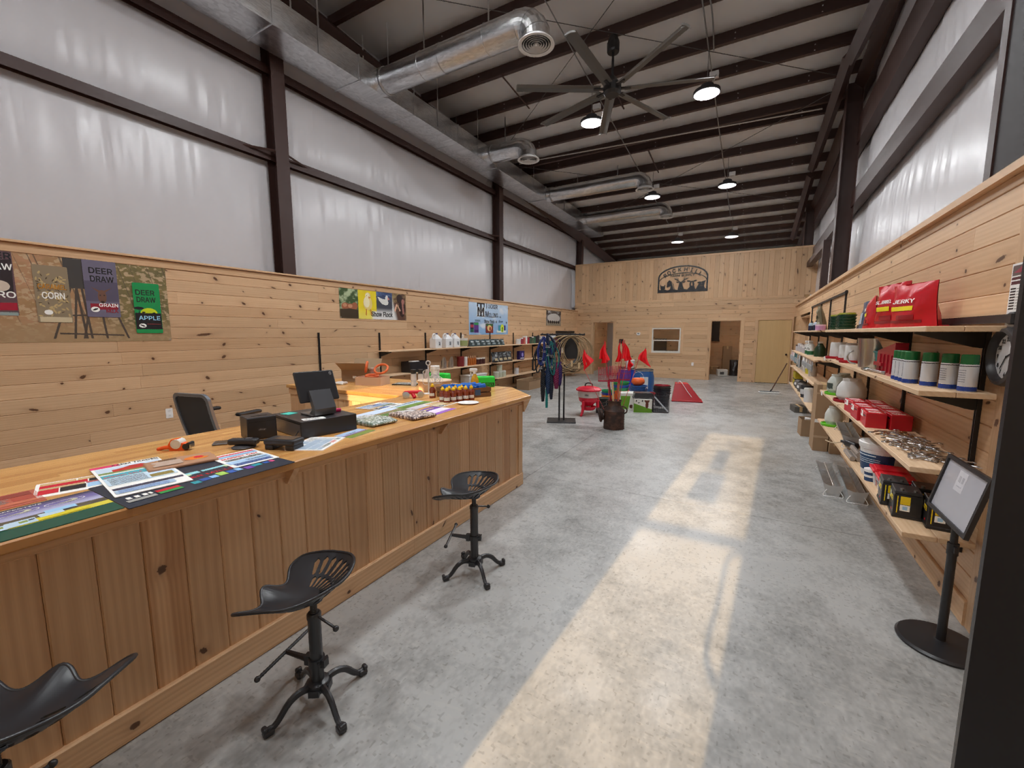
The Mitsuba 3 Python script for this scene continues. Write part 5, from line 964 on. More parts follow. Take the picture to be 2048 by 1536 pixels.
# wall outlet
def outlet(label, o, u, v, duplex=True, w=0.072, h=0.117):
    k = thing('wall_outlet', label, 'outlet')
    part(k, 'plate', orient(extr(rrect(-w/2, -h/2, w/2, h/2, 0.008), 0.006), o, u, v), mat((0.78, 0.78, 0.77), 0.35))
    if duplex:
        for s in (-1, 1):
            part(k, 'socket', orient(extr(rrect(-0.017, s*0.028-0.014, 0.017, s*0.028+0.014, 0.008), 0.008), o, u, v), mat((0.72, 0.72, 0.71), 0.35))
            part(k, 'slots', orient(extr(union_all([sbox(-0.008, s*0.028-0.004, -0.006, s*0.028+0.005), sbox(0.006, s*0.028-0.004, 0.008, s*0.028+0.005)]), 0.0083), o, u, v), mat((0.05, 0.05, 0.05), 0.6))
    return k
outlet('white duplex outlet low on the left wall behind the counter', (LX, 2.29, 0.655), (0, 1, 0), (0, 0, 1))

# ================================================================ shelving on the left wall
BKT = mat((0.012, 0.011, 0.011), 0.45)
def standard(name, lab, x, y, z0, z1, face, grp):
    k = thing(name, lab, 'shelf standard', grp); d = 0.02*face
    m = cat(box(x+d/2, y-0.012, (z0+z1)/2, abs(d), 0.004, z1-z0), box(x+d/2, y+0.012, (z0+z1)/2, abs(d), 0.004, z1-z0), box(x+d*0.1, y, (z0+z1)/2, 0.004, 0.024, z1-z0), box(x+d*0.95, y-0.009, (z0+z1)/2, 0.002, 0.007, z1-z0), box(x+d*0.95, y+0.009, (z0+z1)/2, 0.002, 0.007, z1-z0))
    part(k, 'rail', m, BKT); return k
def bracket_mesh(x, y, z, face, L=0.29):
    p = Polygon([(0, 0), (0.02, 0), (L, 0), (L, -0.012), (0.05, -0.085), (0.02, -0.09), (0, -0.085)])
    return orient(extr(p, 0.012), (x, y+0.006*face, z), (face, 0, 0), (0, 0, 1))
def shelf(name, lab, xw, face, y0, y1, z, ys, depth=0.295, off=0.03, th=0.022, grp=None, lip=None, m='pine_shelf', nb=2):
    k = thing(name, lab, 'shelf', grp); xa = xw+face*off
    bw = depth/nb
    for i in range(nb):
        a, b = sorted((xa+face*bw*i, xa+face*(bw*(i+1)-0.002)))
        wbox(k, 'board', a, b, y0, y1, z-th, z, m)
    for yy in ys: part(k, 'bracket', bracket_mesh(xw+face*0.012, yy, z-th, face, depth+off-0.03), BKT)
    return k
LS = [4.36, 5.63, 6.905, 8.165, 9.44, 10.70, 11.94]
for i, y in enumerate(LS):
    if i == 0: standard('shelf_standard', 'lone black shelf standard on the left wall above the register', LX, y, 0.3, 1.62, 1, None)
    else: standard('shelf_standard', ['', 'left-end standard of the left wall shelves', 'standard left of the white jugs', 'standard beside the black bags', 'standard below the light blue banner', 'standard left of the small tubs', 'far end standard of the left wall shelves'][i], LX, y, 0.15, 1.62, 1, None)
shelf('wall_shelf', 'long top shelf on the left wall with jugs, bags and tubs', LX, 1, 5.55, 13.55, 1.29, LS[1:]+[13.2])
shelf('wall_shelf', 'middle left wall shelf carrying the black bin, honey and jars', LX, 1, 5.55, 9.02, 0.84, LS[1:4])
shelf('wall_shelf', 'middle shelf of the far left section with the black pouches', LX, 1, 9.3, 13.0, 0.84, LS[4:])
shelf('wall_shelf', 'lowest shelf of the far left section with glass tubs', LX, 1, 9.3, 13.0, 0.43, LS[4:])
shelf('wall_shelf', 'low shelf behind the rear counter arm', LX, 1, 5.55, 9.02, 0.42, LS[1:4])
LXF = LX+0.17
def lathe_thing(name, lab, catg, x, y, z, pieces, grp=None, rz=0):
    """pieces: (part, profile, colour, rough)"""
    k = thing(name, lab, catg, grp)
    for nm, pr, c, *r in pieces: part(k, nm, lathe(pr, 22), mat(c, r[0] if r else 0.4), smooth=40)
    place(k, mv(x, y, z, rz)); return k
# jugs
def jug(x, y, z, lab, rz):
    k = thing('jug', lab, 'jug'); WJ = mat((0.70, 0.71, 0.72), 0.35)
    body = m3.Manifold.batch_hull([m3.Manifold.cube([0.15, 0.23, 0.19], True).translate([0, 0, 0.10]), m3.Manifold.cylinder(0.02, 0.025, 0.025, 16).translate([0, 0.02, 0.275])]).to_mesh()
    b = trimesh.Trimesh(body.vert_properties[:, :3], body.tri_verts, process=False)
    part(k, 'body', b, WJ); part(k, 'handle', tube(spline([(0, -0.11, 0.19), (0, -0.105, 0.27), (0, -0.05, 0.305), (0, 0.0, 0.285)], 14), 0.016, 8), WJ, smooth=True)
    part(k, 'cap', lathe([(0, 0.29), (0.028, 0.29), (0.028, 0.32), (0, 0.32)], 16, (0, 0.02, 0)), mat('#4a4468', 0.4), smooth=40)
    part(k, 'label', box(0.0765, 0.03, 0.09, 0.002, 0.15, 0.13), mat((0.66, 0.67, 0.68), 0.4)); t1, t2 = tm(-0.03, 0, 0.06, 0.075)
    part(k, 'lettering', orient(extr(union_all([t1, t2]), 0.001), (0.0777, 0.03, 0.055), (0, 1, 0), (0, 0, 1)), mat((0.05, 0.06, 0.08), 0.4)); place(k, mv(x, y, z, rz)); return k
jug(LXF, 7.05, 1.29, 'white gallon jug with dark cap, left of the three on the top shelf', 4); jug(LXF, 7.42, 1.29, 'white gallon jug with dark cap, middle of the three on the top shelf', -3); jug(LXF, 7.70, 1.29, 'white gallon jug with dark cap, right of the three on the top shelf', 2)
k = lathe_thing('handled_tub', 'white tub with an upright loop handle and leafy label beside the jugs', 'tub', LXF, 8.02, 1.29, [('tub', [(0, 0), (0.10, 0), (0.115, 0.18), (0.12, 0.185), (0.12, 0.2), (0, 0.2)], (0.68, 0.67, 0.62))])
part(k, 'handle', tube([(0, 0.028*math.cos(a), 0.225+0.06*math.sin(a)) for a in np.linspace(-0.9, 4.04, 16)], 0.008, 6), WHITE, smooth=True, to_world=mv(LXF, 8.02, 1.29)); part(k, 'label', cyl((0, 0, 0.03), (0, 0, 0.15), 0.1165, 22, r1=0.1145, cap=False), mat('#8a9460', 0.45), smooth=True, to_world=mv(LXF, 8.02, 1.29))
def pouch(name, lab, x, y, z, w, h, d, c, rz=0, lean=0, grp=None, bands=(), seed=0, catg='bag'):
    k = thing(name, lab, catg, grp)
    nu, nv = 14, 14
    U, V = np.meshgrid(np.linspace(-1, 1, nu), np.linspace(0, 1, nv), indexing='ij'); sides = []
    for s in (1, -1):
        th = d/2*(1-np.abs(U)**3)*(1-V**2.2)**0.8+0.002
        nz = 0.012*(meshkit.noise(np.stack([U*3, V*4, U*0+seed+s], -1), seed)-0.5)*(1-np.abs(U)**8)*2
        wv = w/2*(1-0.06*np.sin(V*math.pi))
        P = np.stack([s*(th+nz*(h/0.3)), U*wv, V*h+0.0*U], -1); sides.append(P)
    vs, fs = [], []
    for n, P in enumerate(sides):
        i, j = np.meshgrid(np.arange(nu-1), np.arange(nv-1), indexing='ij')
        q = np.stack([i*nv+j, (i+1)*nv+j, (i+1)*nv+j+1, i*nv+j+1], -1).reshape(-1, 4)
        f = np.vstack([q[:, [0, 1, 2]], q[:, [0, 2, 3]]]); fs.append((f if n == 0 else f[:, ::-1])+n*nu*nv); vs.append(P.reshape(-1, 3))
    base = cbox(d*0.9, w*0.93, 0.01, 0.002, (0, 0, 0.005))
    m = cat(trimesh.Trimesh(np.vstack(vs), np.vstack(fs), process=False), base)
    W = mv(x, y, z, rz).rotate([0, 1, 0], lean)
    part(k, 'bag', m, mat(c, 0.28, 0, 0.6), smooth=50, to_world=W)
    for (u0, u1, v0, v1, col) in bands:
        uu, vv = np.meshgrid(np.linspace(u0, u1, 6), np.linspace(v0, v1, 6), indexing='ij')
        th = d/2*(1-np.abs(uu)**3)*(1-vv**2.2)**0.8+0.002; nz = 0.012*(meshkit.noise(np.stack([uu*3, vv*4, uu*0+seed+1], -1), seed)-0.5)*(1-np.abs(uu)**8)*2
        P = np.stack([th+nz*(h/0.3)+0.004, uu*w/2*(1-0.06*np.sin(vv*math.pi)), vv*h], -1).reshape(-1, 3)
        i, j = np.meshgrid(np.arange(5), np.arange(5), indexing='ij'); q = np.stack([i*6+j, (i+1)*6+j, (i+1)*6+j+1, i*6+j+1], -1).reshape(-1, 4)
        part(k, 'print', trimesh.Trimesh(P, np.vstack([q[:, [0, 1, 2]], q[:, [0, 2, 3]]]), process=False), ink(col), smooth=True, to_world=W)
    return k
for i in range(7): pouch('treat_bag', ['first', 'second', 'third', 'fourth', 'fifth', 'sixth', 'seventh'][i]+' shiny dark green bag from the left in the row on the top shelf', LXF, 8.36+0.235*i, 1.29, 0.23, 0.165, 0.14, (0.04, 0.06, 0.065), rng.uniform(-12, 12), seed=i, bands=[(-0.5, 0.6, 0.2, 0.45, '#7a8a90'), (-0.7, 0.3, 0.62, 0.75, '#a8b0b4')])
tub = lambda c, l, h=0.13, r=0.05: [('jar', [(0, 0), (r, 0), (r, h), (0, h)], c), ('lid', [(0, h), (r*1.05, h), (r*1.05, h+0.03), (0, h+0.032)], l)]
sm = [(10.70, (0.62, 0.61, 0.6), (0.7, 0.7, 0.7), 0.12, 0.075, 'pale round tub at the left of the small products'), (10.90, (0.28, 0.03, 0.05), (0.7, 0.7, 0.7), 0.15, 0.05, 'red tub with white lid'), (11.05, (0.45, 0.10, 0.08), (0.7, 0.7, 0.68), 0.19, 0.045, 'tall red canister with white lid'), (11.18, (0.72, 0.71, 0.70), (0.75, 0.75, 0.75), 0.2, 0.04, 'tall plain white canister between red ones'), (11.32, (0.30, 0.02, 0.03), (0.25, 0.02, 0.03), 0.16, 0.045, 'all red small canister'), (11.46, (0.05, 0.09, 0.06), (0.02, 0.02, 0.02), 0.17, 0.04, 'dark green bottle with black cap'), (11.60, (0.08, 0.12, 0.08), (0.7, 0.7, 0.7), 0.18, 0.045, 'dark green canister with white lid'), (11.74, (0.05, 0.13, 0.08), (0.02, 0.02, 0.02), 0.2, 0.04, 'taller green bottle with black cap'), (11.88, (0.02, 0.02, 0.025), (0.02, 0.02, 0.02), 0.2, 0.04, 'slim black bottle'), (12.02, (0.03, 0.03, 0.035), (0.015, 0.015, 0.015), 0.22, 0.035, 'tallest slim black bottle')]
for y, c, l, h, r, lab in sm: lathe_thing('supplement_jar', lab+' on the far top left shelf', 'jar', LXF, y, 1.29, tub(c, l, h, r))
for y, lab in ((12.28, 'left one of two white tubs with black labels on the top left shelf'), (12.56, 'right one of two white tubs with black labels on the top left shelf')):
    k = lathe_thing('label_tub', lab, 'tub', LXF, y, 1.29, tub((0.68, 0.68, 0.68), (0.7, 0.7, 0.7), 0.18, 0.115)); part(k, 'label', cyl((0, 0, 0.02), (0, 0, 0.12), 0.1155, 22, cap=False), BLACK, smooth=True, to_world=mv(LXF, y, 1.29))
BUCK = [(0, 0), (0.13, 0), (0.155, 0.26), (0.165, 0.265), (0.165, 0.285), (0.155, 0.285), (0.128, 0.012), (0, 0.012)]
lathe_thing('white_bucket', 'white plastic bucket at the far end of the top left shelf', 'bucket', LXF, 13.0, 1.29, [('bucket', BUCK, (0.68, 0.69, 0.70))])
# second shelf
k = thing('storage_bin', 'black plastic bin on the middle left shelf', 'bin'); m = extr(rrect(-0.13, -0.28, 0.13, 0.28, 0.03).difference(rrect(-0.118, -0.268, 0.118, 0.268, 0.025)), 0.21, 0.84); part(k, 'wall', cat(m, extr(rrect(-0.125, -0.275, 0.125, 0.275, 0.03), 0.008, 0.841)), mat((0.012, 0.012, 0.015), 0.25)); place(k, mv(LXF, 6.40, 0))
solo('white_bag', rbox(0.14, 0.22, 0.10, 0.03, 3, (LXF, 6.36, 1.01)), WHITE, 'white packet sticking out of the black bin', 'bag', smooth=40)
def scoop(x, y, z, rz, lab, s=1.0, lean=0):
    k = thing('feed_scoop', lab, 'scoop')
    t = np.linspace(-0.5*math.pi-1.15, -0.5*math.pi+1.15, 14); zz = np.linspace(0, 0.25, 6); V = []
    for q in zz:
        r = 0.075
        lim = 1.0 if q < 0.12 else 1-0.75*(q-0.12)/0.13
        for a in t:
            a2 = -0.5*math.pi+(a+0.5*math.pi)*lim; V.append([r*math.cos(a2), r*math.sin(a2), q])
    i, j = np.meshgrid(np.arange(5), np.arange(13), indexing='ij'); q = np.stack([i*14+j, i*14+j+1, (i+1)*14+j+1, (i+1)*14+j], -1).reshape(-1, 4)
    part(k, 'pan', trimesh.Trimesh(np.array(V), np.vstack([q[:, [0, 1, 2]], q[:, [0, 2, 3]]]), process=False), 'tin', smooth=True)
    part(k, 'end_plate', extr(Point(0, 0).buffer(0.075, 12).intersection(sbox(-0.08, -0.08, 0.08, -0.03)), 0.003), 'tin')
    part(k, 'handle', tube(spline([(0, -0.075, 0.06), (0, -0.11, 0.08), (0, -0.115, 0.13), (0, -0.075, 0.15)], 10), 0.009, 8), 'tin', smooth=True)
    place(k, mv(x, y, z, rz, s, lean)); return k
scoop(LXF, 7.28, 0.842, 60, 'left upright metal feed scoop on the middle left shelf'); scoop(LXF, 7.53, 0.842, 70, 'right upright metal feed scoop on the middle left shelf')
lathe_thing('red_jar', 'big dark red jar on the middle left shelf', 'jar', LXF, 7.92, 0.84, tub((0.16, 0.012, 0.015), (0.2, 0.02, 0.02), 0.2, 0.085))
lathe_thing('white_label_jar', 'dark jar wrapped in a white label next to the red jar', 'jar', LXF, 8.1, 0.84, [('jar', [(0, 0), (0.055, 0), (0.055, 0.19), (0, 0.19)], (0.62, 0.58, 0.56)), ('lid', [(0, 0.19), (0.058, 0.19), (0.058, 0.215), (0, 0.215)], (0.7, 0.68, 0.66))])
for i in range(4): lathe_thing('honey_squeeze_bottle', ['leftmost', 'second', 'third', 'rightmost'][i]+' tall amber squeeze bottle in the row of four on the middle left shelf', 'bottle', LXF, 8.235+0.088*i, 0.84, [('bottle', [(0, 0), (0.036, 0), (0.038, 0.15), (0.02, 0.18), (0, 0.18)], (0.36, 0.10, 0.02), 0.15), ('cap', [(0, 0.18), (0.02, 0.18), (0.012, 0.225), (0, 0.23)], (0.6, 0.35, 0.2))])
for i in range(3): lathe_thing('preserve_jar', ['left', 'middle', 'right'][i]+' dark preserve jar with pale lid at the end of the middle left shelf', 'jar', LXF, 8.62+0.125*i, 0.84, tub((0.05, 0.012, 0.012), (0.62, 0.58, 0.52), 0.13, 0.05))
for i in range(4): pouch('seed_pouch', ['first', 'second', 'third', 'fourth'][i]+' leaning black pouch from the left on the far middle shelf', LXF+0.03, 9.42+0.235*i, 0.845, 0.22, 0.27, 0.07, (0.012, 0.012, 0.013), -25, -14, bands=[(-0.4, 0.6, 0.12, 0.36, '#a89878'), (-0.5, 0.5, 0.5, 0.62, '#606060')], seed=20+i)
k = thing('purple_box', 'dark purple upright box on the far middle shelf', 'box'); part(k, 'box', cbox(0.12, 0.20, 0.25, 0.004, (0, 0, 0.125)), mat('#241a58', 0.35)); prints(k, (0.06, -0.1, 0), (0, 1, 0), (0, 0, 1), [('#8a80c0', ellipse(0.12, 0.14, 0.04, 0.06)), ('w', sbox(0.03, 0.03, 0.17, 0.05))]); place(k, mv(LXF, 10.85, 0.84, -15))
for y, z, lab in ((9.45, 0.43, 'left clear tub on the lowest far left shelf'), (9.62, 0.43, 'middle clear tub on the lowest far left shelf'), (9.82, 0.43, 'right clear tub on the lowest far left shelf'), (9.62, 0.60, 'clear tub stacked on top of the lower three')):
    lathe_thing('clear_tub', lab, 'tub', LXF+0.02, y, z, tub((0.42, 0.44, 0.34), (0.55, 0.56, 0.5), 0.135, 0.075))
lathe_thing('paint_can', 'small silver and white can on the lowest far left shelf', 'can', LXF, 10.6, 0.43, [('can', [(0, 0), (0.07, 0), (0.07, 0.17), (0, 0.17)], (0.5, 0.5, 0.52)), ('lid', [(0, 0.17), (0.072, 0.17), (0.072, 0.18), (0, 0.178)], (0.4, 0.4, 0.4))])
k = thing('white_lidded_bin', 'wide pale box with flat lid on the low shelf behind the counter', 'box'); part(k, 'bin', cbox(0.27, 0.75, 0.17, 0.01, (0, 0, 0.085)), mat((0.5, 0.5, 0.49), 0.4)); part(k, 'lid', cbox(0.29, 0.79, 0.03, 0.008, (0, 0, 0.185)), mat((0.62, 0.62, 0.60), 0.4)); place(k, mv(LXF, 8.45, 0.42))
carton('cardboard_box', 'wide open brown box on the floor under the far left shelves', 1.05, 0.40, 0.26, -5.62, 11.0, 0, 90, True, (0.03, 0.03))
for i in range(4): solo('price_tag', box(LX+0.335, 11.9+0.22*i, 0.425, 0.004, 0.09, 0.05), WHITE, ['first', 'second', 'third', 'fourth'][i]+' white price card on the edge of the lowest left shelf', 'tag')
# pegboard rack in the far left corner
k = thing('tack_panel', 'black rectangular panel behind the rope display at the far left', 'panel'); part(k, 'board', bx(LX, LX+0.02, 13.75, 15.5, 0.95, 1.68), mat((0.012, 0.011, 0.011), 0.5)); part(k, 'hooks', cat(*[cyl((LX+0.02, 13.95+0.3*i, 1.5-0.25*j), (LX+0.12, 13.95+0.3*i, 1.51-0.25*j), 0.005, 6) for i in range(5) for j in range(2)]), 'tin')
k = shelf('wall_shelf', 'short shelf in the far left corner under the black panel', LX, 1, 13.7, 15.6, 0.92, [13.9, 15.3])
for i, (y, c) in enumerate(((13.95, (0.62, 0.6, 0.55)), (14.25, (0.55, 0.5, 0.12)), (14.6, (0.65, 0.64, 0.6)), (14.95, (0.6, 0.55, 0.3)), (15.25, (0.66, 0.66, 0.66)))): lathe_thing('corner_bottle', ['white', 'yellow', 'pale grey', 'straw coloured', 'bright white'][i]+' bottle on the short corner shelf', 'bottle', LXF, y, 0.92, [('bottle', [(0, 0), (0.05, 0), (0.05, 0.14), (0.02, 0.18), (0, 0.18)], c), ('cap', [(0, 0.18), (0.022, 0.18), (0.022, 0.21), (0, 0.21)], (0.04, 0.04, 0.04))])
k = thing('wheelbarrow_tray', 'black poly tub tipped against the far left wall', 'tub')
m = m3.Manifold.batch_hull([m3.Manifold.cube([0.9, 0.62, 0.01], True).translate([0, 0, 0.33]), m3.Manifold.cube([0.6, 0.4, 0.01], True)]); m2 = m3.Manifold.batch_hull([m3.Manifold.cube([0.86, 0.58, 0.01], True).translate([0, 0, 0.345]), m3.Manifold.cube([0.57, 0.37, 0.01], True).translate([0, 0, 0.015])])
mm = (m-m2).to_mesh(); part(k, 'tray', trimesh.Trimesh(mm.vert_properties[:, :3], mm.tri_verts, process=False), mat((0.014, 0.013, 0.014), 0.4)); part(k, 'rim', tube([(0.45, 0.31, 0.335), (-0.45, 0.31, 0.335), (-0.45, -0.31, 0.335), (0.45, -0.31, 0.335)], 0.014, 8, True), mat((0.04, 0.04, 0.04), 0.4))
place(k, mv(-5.62, 14.75, 0.30, 35, 0.8, 0, -38))

# ================================================================ overhead: ducts, fan, conduits, braces
DX0, DX1, DZ0, DZ1 = -6.05, -5.49, 5.47, 5.82
dk = thing('supply_duct', 'long galvanised rectangular duct running along the left wall', 'duct')
ys = [-1.0, 0.9, 2.35, 3.55, 4.9, 6.1, 7.4, 8.9, 10.1, 11.6, 13.0, 14.3, 15.6, 17.0]
def duct_sec(y0, y1, drop):
    nb = 8; Y, X, Zz = [], [], []
    ring = [(DX0, DZ0), (DX1, DZ0), (DX1, DZ1), (DX0, DZ1)]
    v, f, uv = [], [], []
    def face(p0, p1, q0, q1, nrm, n1=10, n2=4):
        b = len(v)
        for i in range(n1+1):
            for j in range(n2+1):
                a, c = i/n1, j/n2
                p = (1-a)*((1-c)*np.array(p0)+c*np.array(q0))+a*((1-c)*np.array(p1)+c*np.array(q1))
                bul = 0.006*math.sin(math.pi*a)*math.sin(math.pi*c)*(1 if rng.random() < 2 else 1)
                v.append(p+np.array(nrm)*bul); uv.append((p[1]*0.6, c*0.5+p[2]))
        for i in range(n1):
            for j in range(n2):
                k0 = b+i*(n2+1)+j; f.append([k0, k0+n2+1, k0+n2+2]); f.append([k0, k0+n2+2, k0+1])
    c = [np.array([x, 0, z]) for x, z in ring]
    for i in range(4):
        a, b2 = c[i], c[(i+1) % 4]; nrm = [(0, 0, -1), (1, 0, 0), (0, 0, 1), (-1, 0, 0)][i]
        face(a+[0, y0, 0], a+[0, y1, 0], b2+[0, y0, 0], b2+[0, y1, 0], nrm)
    return trimesh.Trimesh(np.array(v), np.array(f), process=False), np.array(uv)
for i in range(len(ys)-1):
    m, uv = duct_sec(ys[i]+0.012, ys[i+1]-0.012, 0)
    part(dk, 'section', m, 'galvanized', uv=uv, smooth=True)
    y = ys[i+1]
    part(dk, 'flange', cat(bx(DX0-0.012, DX1+0.012, y-0.013, y+0.013, DZ0-0.012, DZ0+0.004), bx(DX1-0.004, DX1+0.012, y-0.013, y+0.013, DZ0, DZ1), bx(DX0-0.012, DX1+0.012, y-0.013, y+0.013, DZ1-0.004, DZ1+0.012)), 'galvanized')
for i, y in enumerate((1.6, 2.95, 4.2, 5.5, 6.75, 8.1, 9.5, 10.8, 12.3, 13.7, 15.0, 16.3)):
    for x in (DX1+0.012, DX0-0.005):
        part(dk, 'hanger_strap', box(x, y, (DZ0+zroof(y)+0.1)/2, 0.002, 0.026, zroof(y)+0.1-DZ0), 'galvanized')
for y in (11.0, 13.6): part(dk, 'access_panel', cat(box(DX1+0.003, y+1.2, 5.66, 0.006, 0.16, 0.10)), WHITE)
# creased reducers seen as long folded triangles on the duct's lower edge
for y0, y1 in ((4.3, 6.0), (6.2, 8.6), (9.0, 11.4)):
    m = trimesh.convex.convex_hull(np.array([[DX1+0.002, y0, DZ0+0.002], [DX1+0.002, y1, DZ0+0.002], [DX1-0.30, (y0+y1)/2+0.15, DZ0-0.012], [DX1+0.012, (y0+y1)/2+0.15, DZ0+0.14], [DX1-0.02, y0+0.05, DZ0-0.003], [DX1-0.02, y1-0.05, DZ0-0.003]]))
    part(dk, 'crease', m, 'galvanized', uv=m.vertices[:, [1, 2]])
def branch(y, x_end, zc, r, lab, dface):
    k = thing('branch_duct', lab, 'duct')
    def pipe(x0, x1, rr, n=32):
        m = cyl((x0, y, zc), (x1, y, zc), rr, n, cap=False); a = np.arctan2(m.vertices[:, 1]-y, m.vertices[:, 2]-zc)
        return m, np.stack([m.vertices[:, 0]*0.5, a*0.3], 1)
    L = x_end-DX1; n = max(1, round(L/1.25))
    for i in range(n):
        m, uv = pipe(DX1+L*i/n, DX1+L*(i+1)/n, r-0.002*(i % 2)); part(k, 'pipe', m, 'galvanized', smooth=True, uv=uv)
        x = DX1+L*(i+0.985)/n; m, uv = pipe(x-0.01, x+0.01, r+0.004); part(k, 'seam_band', m, 'galvanized', smooth=True, uv=uv)
    m, uv = pipe(DX1-0.01, DX1+0.10, r+0.012); part(k, 'collar', m, 'galvanized', smooth=True, uv=uv)
    for x in (DX1+0.115, DX1+0.135): part(k, 'clamp_ring', tube([(x, y+(r+0.006)*math.cos(a), zc+(r+0.006)*math.sin(a)) for a in np.arange(28)*math.pi/14], 0.008, 6, True), 'tin', smooth=True)
    # gored elbow down to the diffuser
    R = r*1.25; prev = None; segs = 5
    for s in range(segs):
        a0, a1 = math.pi/2*s/segs, math.pi/2*(s+1)/segs
        rings = []
        for a in (a0, a1):
            c = np.array([x_end+R*math.sin(a), y, zc-R*(1-math.cos(a))]); t = np.arange(28)*2*math.pi/28
            e1 = np.array([0, 1, 0]); e2 = np.array([math.sin(a), 0, math.cos(a)])
            rings.append(c+(r+0.003*(s % 2))*(np.cos(t)[:, None]*e1+np.sin(t)[:, None]*e2))
        v = np.vstack(rings); i = np.arange(28); j = (i+1) % 28
        part(k, 'elbow_gore', trimesh.Trimesh(v, np.vstack([np.stack([i, j, j+28], 1), np.stack([i, j+28, i+28], 1)]), process=False), 'galvanized', uv=np.stack([v[:, 2], v[:, 1]], 1))
    c = (x_end+R, y, zc-R)
    part(k, 'diffuser', lathe([(r*0.98, 0), (r*1.02, -0.03), (r*1.26, -0.05), (r*1.26, -0.058), (r*1.0, -0.05)], 32, c), mat((0.66, 0.66, 0.65), 0.35), smooth=40)
    for q in (0.86, 0.68, 0.50, 0.33, 0.17): part(k, 'diffuser_ring', lathe([(r*q, -0.038+0.0*q), (r*(q+0.055), -0.056), (r*(q+0.045), -0.058), (r*(q-0.01), -0.04)], 32, c), mat((0.66, 0.66, 0.65), 0.35), smooth=40)
    part(k, 'diffuser_back', lathe([(0, -0.02), (r*0.98, -0.02)], 28, c), mat((0.01, 0.01, 0.01), 0.6)); part(k, 'hub', lathe([(0, -0.062), (r*0.1, -0.06), (r*0.12, -0.04), (0, -0.04)], 16, c), mat((0.66, 0.66, 0.65), 0.35))
    for xx in ([x_end-0.35] if L < 2 else [DX1+0.9, x_end-0.5]):
        part(k, 'hanger', cat(box(xx, y, (zc+r+zroof(y)+0.1)/2, 0.024, 0.002, zroof(y)+0.1-zc-r), tube([(xx, y+(r+0.003)*math.cos(a), zc+(r+0.003)*math.sin(a)) for a in np.arange(24)*math.pi/12], 0.004, 4, True)), 'galvanized')
    return k
branch(5.36, -2.93, 5.64, 0.19, 'nearest round duct branch with a round white diffuser facing down', 0)
branch(8.58, -4.72, 5.64, 0.19, 'short second round duct branch with a white diffuser', 0)
branch(11.8, -2.95, 5.64, 0.19, 'third round duct branch beyond the ceiling fan', 0)
branch(14.85, -2.93, 5.64, 0.19, 'farthest round duct branch above the back wall', 0)
# ceiling fan
fx, fy, fz = -2.25, 7.25, 5.60
k = thing('ceiling_fan', 'big black seven-blade ceiling fan', 'ceiling fan'); FB = mat((0.014, 0.013, 0.013), 0.4)
part(k, 'canopy', lathe([(0, fz+0.52), (0.09, fz+0.52), (0.10, fz+0.55), (0.10, fz+0.66), (0.06, zroof(fy)-0.002), (0, zroof(fy))], 12, (fx, fy, 0)), FB)
part(k, 'downrod', cyl((fx, fy, fz+0.1), (fx, fy, fz+0.55), 0.02, 12), FB)
part(k, 'motor', lathe([(0, fz-0.12), (0.11, fz-0.12), (0.145, fz-0.08), (0.145, fz+0.04), (0.09, fz+0.09), (0.05, fz+0.16), (0, fz+0.16)], 14, (fx, fy, 0)), FB)
hs = []
for i, a in enumerate((-94, -37, 18, 67, 113, 161, 211)):
    prof = Polygon([(-0.075, 0.004), (-0.045, 0.016), (0.0, 0.021), (0.05, 0.014), (0.082, -0.008), (0.078, -0.012), (0.0, 0.006), (-0.07, -0.004)])
    m = extr(prof, 1.36); m = orient(m, (0, 0, 0), (0, 1, 0), (0, 0, 1)); m.apply_transform(trimesh.transformations.rotation_matrix(math.radians(14), [1, 0, 0])); m.apply_translation([0.20, 0, -0.03])
    arm = box(0.2, 0, -0.03, 0.2, 0.05, 0.02)
    W = mv(fx, fy, fz, a)
    part(k, 'blade', m, mat((0.11, 0.105, 0.095), 0.35, 0.3), to_world=W); part(k, 'blade_arm', arm, FB, to_world=W); part(k, 'blade_tip', orient(extr(prof.buffer(0.004), 0.012), (1.56, 0, -0.03), (0, 1, 0), (0, 0, 1)), mat((0.3, 0.3, 0.29), 0.4), to_world=W)
# conduits feeding the lamps
for x, lab in ((-2.95, 'left electrical conduit linking the lamps'), (-0.93, 'right electrical conduit linking the lamps')):
    pts = [(x, y, zroof(y)-0.01) for y in np.linspace(0.5, 16.8, 30)]
    part('ceiling', 'conduit', tube(pts, 0.011, 6), mat((0.30, 0.30, 0.30), 0.35, 0.7), label=lab)
part('ceiling', 'conduit', tube(spline([(-0.70, 4.0, zroof(4)-0.02), (-0.72, 6.1, zroof(6.1)-0.02), (-0.76, 6.2, zroof(6.2)-0.03), (-0.82, 7.2, zroof(7.2)-0.05), (-0.85, 8.2, zroof(8.2)-0.06)], 24), 0.011, 6), mat((0.30, 0.30, 0.30), 0.35, 0.7), label='second thin conduit bending beside the right lamp row')
part('ceiling', 'conduit', tube([(-5.6, 10.2, 6.0), (-5.2, 10.3, 6.05), (0.9, 10.62, 5.95)], 0.014, 6), mat((0.4, 0.39, 0.37), 0.35, 0.6), label='pale conduit running along the double purlin')
for (a, b), lab in ((((-6.2, 3.9), (1.2, 10.0)), 'roof brace cable crossing from the left front'), (((1.2, 3.9), (-6.2, 10.0)), 'roof brace cable crossing from the right front'), (((-6.2, 10.2), (1.2, 16.2)), 'roof brace cable crossing from the left over the middle bay'), (((1.2, 10.2), (-6.2, 16.2)), 'roof brace cable crossing from the right over the middle bay')):
    part('ceiling', 'brace_cable', cyl((*a, zroof(a[1])-0.02), (*b, zroof(b[1])-0.02), 0.006, 6), mat((0.09, 0.085, 0.08), 0.4, 0.5), label=lab)
